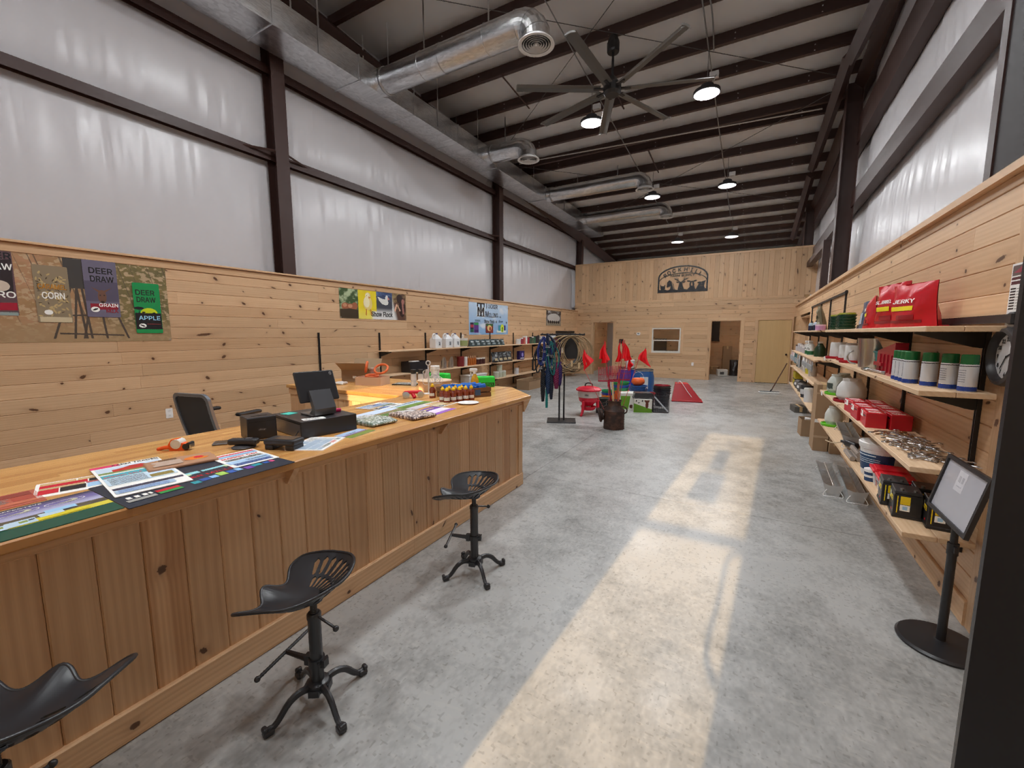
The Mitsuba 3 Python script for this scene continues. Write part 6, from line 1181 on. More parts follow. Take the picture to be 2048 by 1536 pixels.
for x, y0, y1 in ((-4.35, 7.25, 8.35), (-2.6, 8.2, 9.2), (-2.5, 11.0, 12.4), (-4.4, 5.1, 5.2)):
    if y1-y0 > 0.5: part('ceiling', 'purlin_strap', cyl((x, y0, zroof(y0)-0.02), (x, y1, zroof(y1)-0.02), 0.018, 4), STEEL)

# ================================================================ sign and fittings on the back wall
k = thing('farm_supply_sign', 'black cut-metal arched farm sign with animals on the back wall', 'sign')
SB = mat((0.008, 0.008, 0.010), 0.4); sw, sh = 1.62, 0.90; sx0, sz0 = -3.06, 3.02
def arch(w, h, spring, n=24):
    p = [(0, 0), (w, 0), (w, spring)]+[(w/2+w/2*math.cos(a), spring+(h-spring)*math.sin(a)) for a in np.linspace(0, math.pi, n)]+[(0, spring)]
    return Polygon(p)
outer = arch(sw, sh, 0.50); frame = outer.difference(arch(sw-0.08, sh-0.045, 0.48, 24).buffer(0).intersection(sbox(-1, 0.05, 3, 2)) if False else affinity.translate(arch(sw-0.09, sh-0.085, 0.45), 0.045, 0.045))
inarc = Polygon([(0.03, 0.36)]+[(sw/2+(sw/2-0.03)*math.cos(a), 0.36+0.30*math.sin(a)) for a in np.linspace(math.pi, 0, 24)]+[(sw-0.03, 0.36)]).buffer(0)
inarc = inarc.difference(affinity.scale(inarc, 0.975, 0.93, origin=(sw/2, 0.36))).difference(sbox(0, 0, sw, 0.365))
hen = union_all([ellipse(0.17, 0.16, 0.075, 0.075), Polygon([(0.10, 0.16), (0.08, 0.29), (0.12, 0.24), (0.15, 0.2)]), Polygon([(0.21, 0.17), (0.22, 0.27), (0.25, 0.26), (0.24, 0.16)])])
horse = union_all([Polygon([(0.30, 0.20), (0.33, 0.36), (0.37, 0.42), (0.43, 0.40), (0.52, 0.28), (0.58, 0.05), (0.40, 0.05), (0.44, 0.22), (0.38, 0.24), (0.34, 0.17)]), ellipse(0.36, 0.28, 0.035, 0.09, 20)]).difference(union_all([LineString([(0.47, 0.33), (0.52, 0.2), (0.54, 0.08)]).buffer(0.012), ellipse(0.365, 0.33, 0.012, 0.01)]))
stag = union_all([Polygon([(0.66, 0.05), (0.70, 0.24), (0.72, 0.34), (0.80, 0.34), (0.82, 0.24), (0.88, 0.05)]), ellipse(0.66, 0.34, 0.05, 0.02, -20), ellipse(0.86, 0.34, 0.05, 0.02, 20)]+[LineString([(0.74, 0.34), (0.66, 0.40), (0.56, 0.46)]).buffer(0.012), LineString([(0.78, 0.34), (0.86, 0.40), (0.98, 0.46)]).buffer(0.012), LineString([(0.66, 0.40), (0.66, 0.47)]).buffer(0.009), LineString([(0.86, 0.40), (0.87, 0.48)]).buffer(0.009), LineString([(0.61, 0.43), (0.61, 0.49)]).buffer(0.008), LineString([(0.92, 0.43), (0.92, 0.49)]).buffer(0.008)]).difference(Polygon([(0.73, 0.12), (0.77, 0.09), (0.81, 0.13), (0.77, 0.11)]))
cow = union_all([ellipse(1.12, 0.25, 0.075, 0.11), ellipse(1.02, 0.36, 0.06, 0.022, -12), ellipse(1.22, 0.36, 0.06, 0.022, 12), Polygon([(0.96, 0.05), (1.06, 0.18), (1.2, 0.18), (1.24, 0.05)])]).difference(union_all([Polygon([(1.10, 0.33), (1.13, 0.33), (1.15, 0.2), (1.09, 0.2)]), ellipse(1.085, 0.26, 0.012, 0.012)]))
goat = union_all([Polygon([(1.24, 0.05), (1.30, 0.18), (1.36, 0.30), (1.46, 0.33), (1.56, 0.36), (1.52, 0.28), (1.50, 0.17), (1.56, 0.05)]), ellipse(1.34, 0.30, 0.05, 0.02, 15)]).difference(union_all([ellipse(1.43, 0.27, 0.014, 0.011), LineString([(1.38, 0.2), (1.47, 0.18)]).buffer(0.008)]))
ground = Polygon([(0.03, 0.03), (sw-0.03, 0.03), (sw-0.03, 0.09)]+[(sw-0.03-(sw-0.06)*i/30, 0.075+0.03*((i*7) % 3)/2) for i in range(1, 30)]+[(0.03, 0.09)])
whole = union_all([frame, inarc, hen, horse, stag, cow, goat, ground]).buffer(0.002).buffer(-0.001)
part(k, 'cut_plate', orient(extr(whole, 0.008), (sx0, BY-0.012, sz0), (1, 0, 0), (0, 0, 1)), SB)
s_ = 'ROCKHILL'
for i, ch in enumerate(s_):
    a = math.radians(152-124*i/(len(s_)-1)); cx, cy = sw/2+(sw/2-0.17)*math.cos(a), 0.43+0.335*math.sin(a)
    m = text(ch, 0.125, 0.008, True, True); m.apply_translation([0, -0.06, 0]); m.apply_transform(trimesh.transformations.rotation_matrix((a-math.pi/2)*0.62, [0, 0, 1])); m.apply_translation([cx, cy, 0])
    part(k, 'lettering', orient(m, (sx0, BY-0.014, sz0), (1, 0, 0), (0, 0, 1)), SB)
m = text('FARM SUPPLY', 0.07, 0.008, True, True, 0.78); part(k, 'lettering', orient(m, (sx0+sw/2, BY-0.014, sz0+0.53), (1, 0, 0), (0, 0, 1)), SB)
m = extr(union_all([ellipse(0, 0, 0.05, 0.02), ellipse(-0.07, -0.01, 0.04, 0.008, 10), ellipse(0.07, -0.01, 0.04, 0.008, -10)]), 0.008); part(k, 'scroll', orient(m, (sx0+sw/2, BY-0.014, sz0+0.645), (1, 0, 0), (0, 0, 1)), SB)
k = thing('thermostat', 'white thermostat on the back wall left of the window', 'thermostat'); part(k, 'case', rbox(0.13, 0.03, 0.10, 0.01, 3, (-3.68, BY-0.015, 1.575)), WHITE, smooth=40); part(k, 'display', box(-3.68, BY-0.031, 1.585, 0.06, 0.002, 0.035), mat((0.05, 0.05, 0.05), 0.2))
outlet('white outlet on the back wall between window and doorway', (-1.79, BY, 0.53), (1, 0, 0), (0, 0, 1))
k = thing('dark_wall_box', 'small dark box on the back wall behind the red flags', 'box'); part(k, 'case', cbox(0.16, 0.04, 0.16, 0.006, (-4.30, BY-0.02, 1.30)), mat((0.03, 0.012, 0.01), 0.4)); part(k, 'cover', box(-4.30, BY-0.042, 1.30, 0.13, 0.004, 0.13), mat((0.02, 0.01, 0.01), 0.35))
# storage room beyond the middle doorway, seen through it
k = thing('dark_wall_panel', 'tall dark panel hung on the storage room wall', 'panel'); part(k, 'board', bx(-1.52, -1.18, 18.74, 18.78, 1.30, 2.28), mat((0.02, 0.016, 0.015), 0.4)); part(k, 'frame', cat(bx(-1.54, -1.16, 18.72, 18.76, 2.26, 2.30), bx(-1.54, -1.16, 18.72, 18.76, 1.28, 1.32)), BLACK)
carton('cardboard_box', 'tall narrow carton standing in the storage room', 0.30, 0.26, 1.10, -0.85, 18.3, 0, 8)
carton('cardboard_box', 'low carton on the left of the storage room floor', 0.42, 0.35, 0.30, -1.32, 18.3, 0, -5)
k = thing('white_appliance', 'small white boxy appliance on the storage room floor', 'appliance'); part(k, 'case', rbox(0.36, 0.30, 0.26, 0.03, 3, (0, 0, 0.13)), mat((0.6, 0.6, 0.58), 0.4), smooth=40); part(k, 'vent', box(-0.02, -0.151, 0.12, 0.14, 0.003, 0.10), mat((0.08, 0.08, 0.08), 0.5)); place(k, mv(-0.95, 17.6, 0, 12))
carton('cardboard_box', 'stacked brown carton on the right in the storage room', 0.34, 0.3, 0.36, -0.36, 18.2, 0, 3); carton('cardboard_box', 'upper carton of the pair at the right in the storage room', 0.30, 0.26, 0.26, -0.36, 18.2, 0.36, -6)
pouch('dark_sack', 'black sack beside the tall carton in the storage room', -0.58, 17.95, 0, 0.3, 0.6, 0.22, (0.02, 0.018, 0.02), -90, seed=5, catg='sack')
k = thing('desk', 'dark desk in the room behind the window', 'desk'); part(k, 'top', bx(-3.4, -2.0, 17.6, 18.3, 0.86, 0.90), mat((0.03, 0.025, 0.022), 0.4)); part(k, 'panel', cat(bx(-3.35, -3.3, 17.65, 18.25, 0, 0.86), bx(-2.1, -2.05, 17.65, 18.25, 0, 0.86), bx(-3.3, -2.1, 18.2, 18.25, 0.2, 0.86)), mat((0.03, 0.025, 0.022), 0.4))
k = thing('desk_chair', 'black chair back seen through the window', 'chair'); part(k, 'back', rbox(0.48, 0.07, 0.62, 0.03, 3, (-3.15, 17.25, 1.08)), mat((0.02, 0.02, 0.022), 0.6), smooth=40); part(k, 'seat', rbox(0.5, 0.48, 0.09, 0.03, 3, (-3.15, 17.0, 0.48)), mat((0.02, 0.02, 0.022), 0.6), smooth=40); part(k, 'stem', cyl((-3.15, 17.05, 0.02), (-3.15, 17.05, 0.44), 0.03, 12), BLACK); part(k, 'base', lathe([(0, 0), (0.27, 0), (0.25, 0.03), (0.03, 0.05), (0, 0.05)], 20, (-3.15, 17.05, 0)), BLACK); part(k, 'spine', box(-3.15, 17.27, 0.65, 0.06, 0.03, 0.5), BLACK)
k = thing('file_boxes', 'dark office machine on the desk behind the window', 'machine'); part(k, 'case', rbox(0.4, 0.35, 0.26, 0.02, 2, (-2.35, 17.95, 1.03)), mat((0.02, 0.02, 0.022), 0.4), smooth=40); part(k, 'tray', box(-2.35, 17.72, 0.97, 0.3, 0.12, 0.02), mat((0.05, 0.05, 0.05), 0.4))

# ================================================================ things standing on the open floor
def hull(*pts_r):
    return m3.Manifold.batch_hull([m3.Manifold.sphere(r, 12).translate([x, y, z]) for x, y, z, r in pts_r])
def tm_(man):
    m = man.to_mesh(); return trimesh.Trimesh(m.vert_properties[:, :3], m.tri_verts, process=False)
# rope and halter display
RX0, RY0, RZR = -2.99, 7.08, 23
k = thing('tack_display_stand', 'black double-post floor stand hung with ropes and halters', 'display stand')
part(k, 'base', cbox(0.52, 0.40, 0.022, 0.006, (0.0, 0, 0.011)), mat((0.02, 0.02, 0.021), 0.4))
for s in (-1, 1): part(k, 'post', cbox(0.03, 0.03, 1.58, 0.004, (s*0.042, 0, 0.812)), BLACK)
part(k, 'crossbar', cbox(0.80, 0.03, 0.03, 0.004, (0, 0, 1.585)), BLACK)
for x in (-0.36, -0.27, -0.18, 0.14, 0.22, 0.30, 0.38):
    part(k, 'hook', tube([(x, -0.012, 1.585), (x, -0.09, 1.575), (x, -0.14, 1.58), (x, -0.15, 1.61)], 0.006, 6), BLACK)
part(k, 'back_panel', cbox(0.26, 0.012, 0.42, 0.003, (0.16, 0.022, 1.36)), BLACK)
part(k, 'brace_plate', cbox(0.12, 0.034, 0.05, 0.004, (0, 0, 0.9)), BLACK)
place(k, mv(RX0, RY0, 0, RZR))
RP = mat((0.30, 0.215, 0.12), 0.75); WRS = T().translate([RX0, RY0, 0]).rotate([0, 0, 1], RZR)
for i, (x, rr, lab) in enumerate(((0.14, 0.30, 'leftmost tan lariat rope coil on the black stand'), (0.22, 0.285, 'middle tan lariat rope coil on the black stand'), (0.30, 0.27, 'right tan lariat rope coil on the black stand'))):
    k = thing('lariat_rope', lab, 'rope')
    for j in range(5):
        r1 = rr*(0.9+0.045*j+0.03*rng.random()); ex = 1.02+0.06*rng.random(); cx = x-0.12+0.03*(i)+0.02*rng.uniform(-1, 1); yy = -0.06-0.022*i-0.01*j*0.4
        pts = [(cx+r1*math.cos(a)*(0.9+0.05*j), yy+0.015*math.sin(3*a+j), 1.57-r1*ex+r1*ex*math.sin(a)) for a in np.arange(40)*math.pi/20]
        part(k, 'coil', tube(pts, 0.0085, 6, True), RP, smooth=True, to_world=WRS)
    part(k, 'tag', box(x-0.1+0.05*i, -0.10-0.022*i, 1.10-0.03*i, 0.04, 0.003, 0.11), mat((0.5, 0.36, 0.2), 0.6), to_world=WRS)
hc = [('#1a2a6a', 'navy blue halter hanging at the upper left of the stand', -0.34, 1.5, 0.62, 0.05), ('#0f5a5c', 'teal halter with loose strap ends on the left of the stand', -0.20, 1.42, 0.62, 0.045), ('#12203c', 'dark blue halter behind the teal one', -0.27, 1.55, 0.5, 0.05), ('#0c0c10', 'black halter at the far left of the stand', -0.40, 1.35, 0.55, 0.04)]
for c, lab, x, z, L, w in hc:
    k = thing('halter', lab, 'halter'); mm = mat(c, 0.55)
    for j in range(5):
        a0 = rng.uniform(-0.05, 0.05); x1 = x+rng.uniform(-0.07, 0.09); y1 = -0.07-0.02*j
        pts = spline([(x+a0*0.3, -0.10, z+0.05), (x1-0.05, y1, z-L*0.3), (x1+rng.uniform(-0.05, 0.05), y1-0.01, z-L*rng.uniform(0.6, 1.0)), (x1+0.06, y1, z-L*0.35), (x-a0*0.3, -0.09, z+0.05)], 26)
        t_ = tube(pts, 0.013, 6); t_.vertices[:, 1] = y1+(t_.vertices[:, 1]-y1)*0.6; part(k, 'strap', t_, mm, smooth=True, to_world=WRS)
    for j in range(2): part(k, 'buckle', tube([(x+rng.uniform(-0.03, 0.05)+0.018*math.cos(a), -0.16, z-L*(0.35+0.3*j)+0.018*math.sin(a)) for a in np.arange(10)*math.pi/5], 0.004, 5, True), 'tin', to_world=WRS)
for c, lab, x, z0, z1, r in (('#10284a', 'braided dark blue lead rope bundle hanging low on the stand', -0.25, 1.05, 0.52, 0.055), ('#6a1440', 'dark pink and purple lead rope bundle beside the post', -0.10, 1.08, 0.62, 0.065), ('#2c1450', 'deep purple lead rope bundle next to the post', -0.04, 1.10, 0.68, 0.05), ('#0a0e18', 'black lead rope bundle at the lower left of the stand', -0.34, 1.0, 0.38, 0.05), ('#0a6a66', 'single teal strap end hanging lowest on the stand', -0.27, 0.6, 0.26, 0.028), ('#0b1428', 'navy lead rope hanging between the bundles', -0.19, 0.95, 0.42, 0.045)):
    k = thing('lead_rope', lab, 'rope'); mm = mat(c, 0.7)
    if r < 0.03: part(k, 'strap', rbox(0.045, 0.012, z0-z1, 0.005, 2, (x, -0.11, (z0+z1)/2)), mm, smooth=40, to_world=WRS)
    else:
        for j in range(5):
            ph = j*2*math.pi/5; zz = np.linspace(z0, z1, 26); env = np.sin(np.linspace(0.35, math.pi-0.25, 26))
            pts = np.c_[x+r*0.62*env*np.cos(ph+zz*34), -0.10+r*0.5*env*np.sin(ph+zz*34), zz]; part(k, 'strand', tube(pts, r*0.36, 6), mm, smooth=True, to_world=WRS)
    part(k, 'snap', cat(cyl((x, -0.10, z0), (x, -0.10, z0+0.06), 0.008, 8), cyl((x-0.012, -0.1, z0+0.06), (x+0.012, -0.1, z0+0.085), 0.007, 8)), 'tin', to_world=WRS)
    if r >= 0.03: part(k, 'tail', tube(spline([(x, -0.10, z0+0.05), (x*0.98, -0.09, z0+0.25), (x*0.9-0.02, -0.07, 1.52)], 12), 0.011, 6), mm, smooth=True, to_world=WRS)
    else: part(k, 'tail', tube(spline([(x, -0.11, z0-0.01), (x, -0.10, z0+0.4), (x, -0.09, 1.53)], 10), 0.009, 6), mm, smooth=True, to_world=WRS)
# red poultry feeder
k = thing('poultry_feeder', 'red three-legged poultry feeder with translucent white drum', 'feeder'); RF = mat('#d21f38', 0.3)
part(k, 'lid', lathe([(0.20, 0.485), (0.24, 0.485), (0.248, 0.495), (0.247, 0.512), (0.20, 0.545), (0.10, 0.57), (0, 0.575)], 40), RF, smooth=40)
part(k, 'lid_handle', tube(spline([(-0.065, 0, 0.562), (-0.063, 0, 0.612), (-0.05, 0, 0.622), (0.05, 0, 0.622), (0.063, 0, 0.612), (0.065, 0, 0.562)], 20), 0.012, 8), BLACK, smooth=True)
part(k, 'drum', lathe([(0.185, 0.35), (0.208, 0.36), (0.215, 0.485), (0, 0.485)], 40), mat((0.60, 0.53, 0.51), 0.4), smooth=40)
part(k, 'bowl', lathe([(0.09, 0.19), (0.12, 0.235), (0.175, 0.27), (0.19, 0.30), (0.197, 0.355), (0.205, 0.36), (0.185, 0.362)], 40), RF, smooth=40)
part(k, 'funnel', lathe([(0.05, 0.15), (0.055, 0.24), (0.09, 0.26)], 24), mat((0.55, 0.5, 0.48), 0.4), smooth=True)
part(k, 'tray', lathe([(0, 0.10), (0.11, 0.10), (0.135, 0.12), (0.15, 0.165), (0.157, 0.168), (0.15, 0.172), (0.12, 0.13), (0, 0.118)], 32), RF, smooth=40)
for i in range(3):
    a = math.radians(-125+120*i); c, s = math.cos(a), math.sin(a)
    pts = spline([(0.175*c, 0.175*s, 0.30), (0.185*c, 0.185*s, 0.18), (0.215*c, 0.215*s, 0.07), (0.265*c, 0.265*s, 0.003)], 14)
    m = tube(pts, np.linspace(0.034, 0.022, 14), 8); part(k, 'leg', m, RF, smooth=True)
m = orient(cat(text('300', 0.03, 0.001, True)), (0, 0, 0), (1, 0, 0), (0, 0, 1)); m.apply_translation([-0.05, -0.213, 0.40]); part(k, 'lettering', m, mat((0.03, 0.03, 0.03), 0.5))
place(k, mv(-2.77, 7.92, 0, 22))
# milk can and what it holds
mcx, mcy = -1.98, 6.98
RUST = 'rusty'
def rusty(p, n, uv): return mikit.mix((0.028, 0.016, 0.013), (0.075, 0.033, 0.020), mikit.smoothstep(0.35, 0.75, mikit.fbm(p.x*14, p.y*14, p.z*14, 4)))
scene['rusty'] = {'type': 'twosided', 'b': {'type': 'principled', 'base_color': mikit.proc(rusty), 'roughness': 0.6, 'specular': 0.35}}
k = thing('milk_can', 'rusty dark brown milk can holding forks and flag poles', 'milk can')
part(k, 'body', lathe([(0, 0), (0.172, 0), (0.176, 0.012), (0.17, 0.03), (0.172, 0.045), (0.17, 0.30), (0.176, 0.308), (0.17, 0.318), (0.135, 0.37), (0.108, 0.40), (0.103, 0.44), (0.118, 0.475), (0.125, 0.48), (0.121, 0.484), (0.112, 0.476), (0.094, 0.44), (0.097, 0.40), (0.14, 0.33), (0.155, 0.28), (0.155, 0.03), (0, 0.02)], 40), RUST, smooth=40)
for s in (-1, 1): part(k, 'handle', tube(spline([(s*0.165, 0, 0.26), (s*0.205, 0, 0.29), (s*0.195, 0, 0.35), (s*0.125, 0, 0.385)], 14), 0.011, 8), RUST, smooth=True)
part(k, 'lid', cat(orient(lathe([(0, 0), (0.10, 0), (0.125, 0.012), (0.13, 0.03), (0.10, 0.05), (0.09, 0.085), (0, 0.09)], 30), (0, 0, 0), (0, 1, 0), (0, 0, 1))), RUST, smooth=40, to_world=T().translate([-0.265, -0.02, 0.225]).rotate([0, 1, 0], -12))
part(k, 'chain', tube(spline([(-0.11, 0, 0.45), (-0.2, 0, 0.42), (-0.24, 0, 0.30)], 12), 0.006, 6), RUST)
place(k, mv(mcx, mcy, 0, 20))
FK = mat('#a81838', 0.35)
def fork(x0, y0, x1, y1, rz, zh, lab, hc):
    k = thing('manure_fork', lab, 'fork')
    top = np.array([x1, y1, zh]); bot = np.array([x0, y0, 0.05])
    part(k, 'handle', cyl(bot, top, 0.014, 10), mat(hc, 0.45), smooth=40)
    c, s = math.cos(math.radians(rz)), math.sin(math.radians(rz))
    L = lambda u, d, z: (top[0]+u*c-d*s, top[1]+u*s+d*c, top[2]+z)
    part(k, 'head', cat(tube([L(-0.18, 0, 0.0), L(0.18, 0, 0.0)], 0.014, 8), tube([L(-0.18, -0.03, 0.11), L(0.18, -0.03, 0.11)], 0.006, 6), cyl(L(0, 0, -0.10), L(0, 0, 0.02), 0.02, 10)), FK)
    for i in range(15):
        u = -0.175+0.025*i
        part(k, 'tine', tube(spline([L(u, 0, 0), L(u, -0.05, 0.05), L(u, -0.06, 0.13), L(u*1.02, -0.02, 0.24)], 9), 0.0055, 5), FK, smooth=True)
    return k
fork(mcx-0.01, mcy+0.02, -2.10, 7.02, 20, 0.80, 'left red manure fork head-up in the milk can', '#7a1428')
fork(mcx+0.04, mcy+0.05, -1.95, 7.12, 26, 0.82, 'right red manure fork head-up in the milk can', '#c8a070')
solo('wooden_handle', cyl((mcx+0.02, mcy-0.05, 0.04), (-2.0, 6.90, 0.80), 0.016, 12), mat((0.55, 0.40, 0.22), 0.5), 'pale wooden handle standing in the mouth of the milk can', 'handle', smooth=40)
FR = mat('#e01a24', 0.5)
def flag(top, tip, bot, lab, pole_top=None, seed=0, grp=None):
    k = thing('warning_flag', lab, 'flag', grp)
    top, tip, bot = (np.array(p, float) for p in (top, tip, bot))
    base = np.array([mcx+0.05*math.cos(seed*1.9), mcy+0.05*math.sin(seed*1.9), 0.05]); pt = np.array(pole_top) if pole_top is not None else top
    part(k, 'pole', cyl(base, pt+(pt-base)/np.linalg.norm(pt-base)*0.02, 0.0045, 6), mat((0.45, 0.05, 0.05), 0.5))
    n = 12; V, F = [], []
    for i in range(n+1):
        a = i/n
        for j in range(n+1):
            b = j/n; p = top*(1-a)+a*((1-b)*tip+b*bot)
            p = p+np.array([0.25, -0.9, 0])*0.035*a*math.sin(b*9+seed)*(0.5+a)+np.array([1, 0.3, 0])*0.012*math.sin(a*7+seed)
            V.append(p)
    for i in range(n):
        for j in range(n):
            q = i*(n+1)+j; F += [[q, q+n+1, q+n+2], [q, q+n+2, q+1]]
    part(k, 'cloth', trimesh.Trimesh(np.array(V), np.array(F), process=False), FR, smooth=True)
flag((-2.19, 7.0, 1.475), (-2.29, 7.0, 1.18), (-2.10, 7.02, 1.15), 'red pennant hanging just right of the grey door', None, 1); flag((-2.19, 7.01, 1.475), (-2.25, 7.01, 1.09), (-2.12, 7.0, 1.12), 'second fold of red pennant on the same side as the grey door', None, 2)
flag((-1.92, 7.0, 1.48), (-1.99, 7.0, 1.13), (-1.90, 7.0, 1.14), 'narrow red pennant at the left of the clustered flags', None, 3)
flag((-1.875, 7.02, 1.49), (-1.92, 7.02, 1.17), (-1.76, 7.02, 1.22), 'wide red pennant in the middle of the clustered flags', None, 4); flag((-1.84, 6.98, 1.48), (-1.83, 6.98, 1.15), (-1.70, 6.98, 1.18), 'red pennant at the right of the clustered flags', None, 5)
flag((-1.80, 7.04, 1.25), (-1.78, 7.04, 0.98), (-1.70, 7.04, 1.10), 'lowest red pennant drooping in front of the blue barrels', None, 6)
flag((-1.535, 7.1, 1.37), (-1.66, 7.1, 1.19), (-1.44, 7.1, 1.05), 'red pennant leaning out to the right over the right blue barrel', (-1.62, 7.1, 1.22), 7)
flag((-2.60, 7.1, 1.33), (-2.59, 7.1, 0.95), (-2.41, 7.1, 1.13), 'red pennant on a bent pole at the left beside the ropes', (-2.57, 7.08, 0.98), 8)
# barrels
def barrel(x, y, lab, c, band=False):
    k = thing('plastic_barrel', lab, 'barrel')
    part(k, 'drum', lathe([(0, 0), (0.20, 0), (0.225, 0.02), (0.24, 0.10), (0.245, 0.35), (0.24, 0.52), (0.215, 0.60), (0.215, 0.66)], 36), mat(c, 0.3), smooth=40)
    part(k, 'lid', lathe([(0.218, 0.675), (0.222, 0.69), (0.21, 0.70), (0.19, 0.69), (0, 0.685)], 36), BLACK, smooth=40); part(k, 'clamp_band', lathe([(0.216, 0.655), (0.226, 0.658), (0.226, 0.678), (0.216, 0.68)], 36), 'tin', smooth=True)
    if band: part(k, 'label', cyl((0, 0, 0.22), (0, 0, 0.52), 0.2465, 36, cap=False).slice_plane([0, -0.225, 0], [0, -1, 0]), mat((0.55, 0.58, 0.6), 0.5), smooth=True)
    place(k, mv(x, y, 0, 12)); return k
barrel(-2.88, 11.2, 'left bright blue barrel with metal band behind the orange buckets', '#1a3fa8'); barrel(-2.36, 10.95, 'right blue barrel with a pale label behind the orange pail', '#2a5a94', True)
k = thing('white_pail', 'small white pail on top of the left blue barrel', 'pail'); part(k, 'pail', lathe([(0, 0), (0.10, 0), (0.125, 0.19), (0.13, 0.195), (0.13, 0.21), (0, 0.205)], 24), WHITE, smooth=40); part(k, 'handle', tube([(0.13*math.cos(a), -0.02, 0.19-0.09*math.sin(a)) for a in np.linspace(0, math.pi, 14)], 0.004, 6), 'tin'); place(k, mv(-2.80, 11.22, 0.692))
# bucket stacks
def bucket_stack(x, y, z0, cols, r, h, lab, labs, dz=0.055, handle=True):
    for i, (c, l) in enumerate(zip(cols, labs)):
        k = thing('bucket', l, 'bucket'); z = z0+dz*i
        part(k, 'bucket', lathe([(0, 0), (r*0.72, 0), (r*0.74, 0.004), (r*0.97, h*0.93), (r*1.05, h*0.94), (r*1.06, h), (r*0.96, h), (r*0.71, 0.012), (0, 0.012)], 30), mat(c, 0.32), smooth=40)
        if handle: part(k, 'bail', tube([(r*1.05*math.cos(a), -r*0.35*math.sin(a), h*0.95-r*0.85*math.sin(a)) for a in np.linspace(0, math.pi, 18)], 0.004, 6), 'tin')
        place(k, mv(x, y, z, rng.uniform(-40, 40)))
bucket_stack(-2.66, 8.85, 0, ['#e8821e', '#e8861e', '#2a3a9c', '#1f8a58'], 0.135, 0.24, '', ['bottom orange bucket of the left stack beside the red feeder', 'second orange bucket of the left stack beside the red feeder', 'dark blue bucket near the top of the left stack', 'green bucket on top of the left stack'], 0.05, False)
bucket_stack(-2.47, 9.18, 0, ['#e8781a', '#ea7a1a', '#1f8a58', '#2a50a8', '#2a8a4a'], 0.17, 0.30, '', ['lowest orange bucket behind the fork heads', 'upper orange bucket behind the fork heads', 'green bucket nested above the orange ones', 'blue bucket nested above the green one', 'topmost green bucket of the stack behind the fork heads'], 0.062, False)
bucket_stack(-2.24, 9.85, 0, ['#24508c', '#2a5a98'], 0.19, 0.34, '', ['lower dark blue bucket in front of the right barrel', 'upper blue bucket in front of the right barrel'], 0.07)
k = thing('orange_ball_pail', 'round orange pail resting on the blue buckets', 'pail'); part(k, 'pail', lathe([(0, 0), (0.08, 0), (0.14, 0.05), (0.15, 0.10), (0.13, 0.15), (0.10, 0.17), (0.09, 0.165), (0, 0.12)], 28), mat('#e0622a', 0.35), smooth=50); part(k, 'bail', tube([(0.12*math.cos(a), 0, 0.15+0.16*math.sin(a)) for a in np.linspace(0, math.pi, 18)], 0.004, 6), WHITE); place(k, mv(-2.25, 9.82, 0.413, 15))
bucket_stack(-1.70, 9.72, 0, ['#1c1c28', '#22222c', '#1a1a24', '#38302c'], 0.18, 0.30, '', ['lowest dark bucket of the stack left of the red scoop', 'second dark bucket of the stack left of the red scoop', 'third dark bucket of the stack left of the red scoop', 'top brownish bucket with red inside left of the red scoop'], 0.05, False)
solo('bucket_liner', lathe([(0, 0.16), (0.11, 0.16), (0.162, 0.44), (0.172, 0.452), (0.168, 0.455), (0.15, 0.44), (0.10, 0.175), (0, 0.17)], 28, (-1.70, 9.72, 0.01)), mat('#8a1420', 0.35), 'dark red tub nested inside the top dark bucket', 'tub', smooth=40)
bucket_stack(-1.88, 9.25, 0, ['#a8202c'], 0.13, 0.34, '', ['small red bucket with a white handle behind the wire crate'], 0.05)
# boxes of pet bowls
k = thing('bowl_box', 'white and green box with a dog picture in front', 'box'); part(k, 'carton', cbox(0.36, 0.34, 0.28, 0.004, (0, 0, 0.14)), mat((0.62, 0.62, 0.57), 0.4))
prints(k, (-0.18, -0.17, 0), (1, 0, 0), (0, 0, 1), [('#5a8a1c', Polygon([(0, 0), (0.36, 0), (0.36, 0.07), (0, 0.19)])), ('#5a2c20', union_all([ellipse(0.26, 0.16, 0.03, 0.07), ellipse(0.26, 0.225, 0.035, 0.03), ellipse(0.225, 0.24, 0.014, 0.02), ellipse(0.295, 0.24, 0.014, 0.02)])), ('k', union_all([ellipse(0.05, 0.24, 0.012, 0.02), ellipse(0.17, 0.24, 0.014, 0.018), ellipse(0.1, 0.2, 0.02, 0.008)]))])
prints(k, (0.18, -0.17, 0), (0, 1, 0), (0, 0, 1), [('#5a8a1c', sbox(0, 0, 0.34, 0.10))]); place(k, mv(-1.93, 8.82, 0, 20))
k = thing('bowl_box', 'tall green fronted box left of the dog picture box', 'box'); part(k, 'carton', cbox(0.30, 0.34, 0.36, 0.004, (0, 0, 0.18)), mat((0.62, 0.62, 0.57), 0.4))
prints(k, (-0.15, -0.17, 0), (1, 0, 0), (0, 0, 1), [('#5f9020', Polygon([(0.02, 0.02), (0.18, 0.02), (0.22, 0.3), (0.02, 0.3)])), ('#4a2418', ellipse(0.24, 0.08, 0.04, 0.04))]); place(k, mv(-2.27, 8.95, 0, 14))
k = thing('black_tray', 'black plastic tray upside down on the dog picture box', 'tray'); part(k, 'tray', tm_(m3.Manifold.batch_hull([m3.Manifold.cube([0.38, 0.32, 0.01], True), m3.Manifold.cube([0.32, 0.26, 0.01], True).translate([0, 0, 0.10])])), mat((0.02, 0.02, 0.022), 0.3)); part(k, 'rim', cbox(0.40, 0.34, 0.016, 0.004, (0, 0, 0.006)), mat((0.02, 0.02, 0.022), 0.3)); place(k, mv(-1.93, 8.84, 0.288, 20))
k = thing('wire_crate', 'black wire crate with a grey diagonal strap beside the dog picture box', 'crate'); WR = mat((0.05, 0.055, 0.06), 0.4, 0.5)
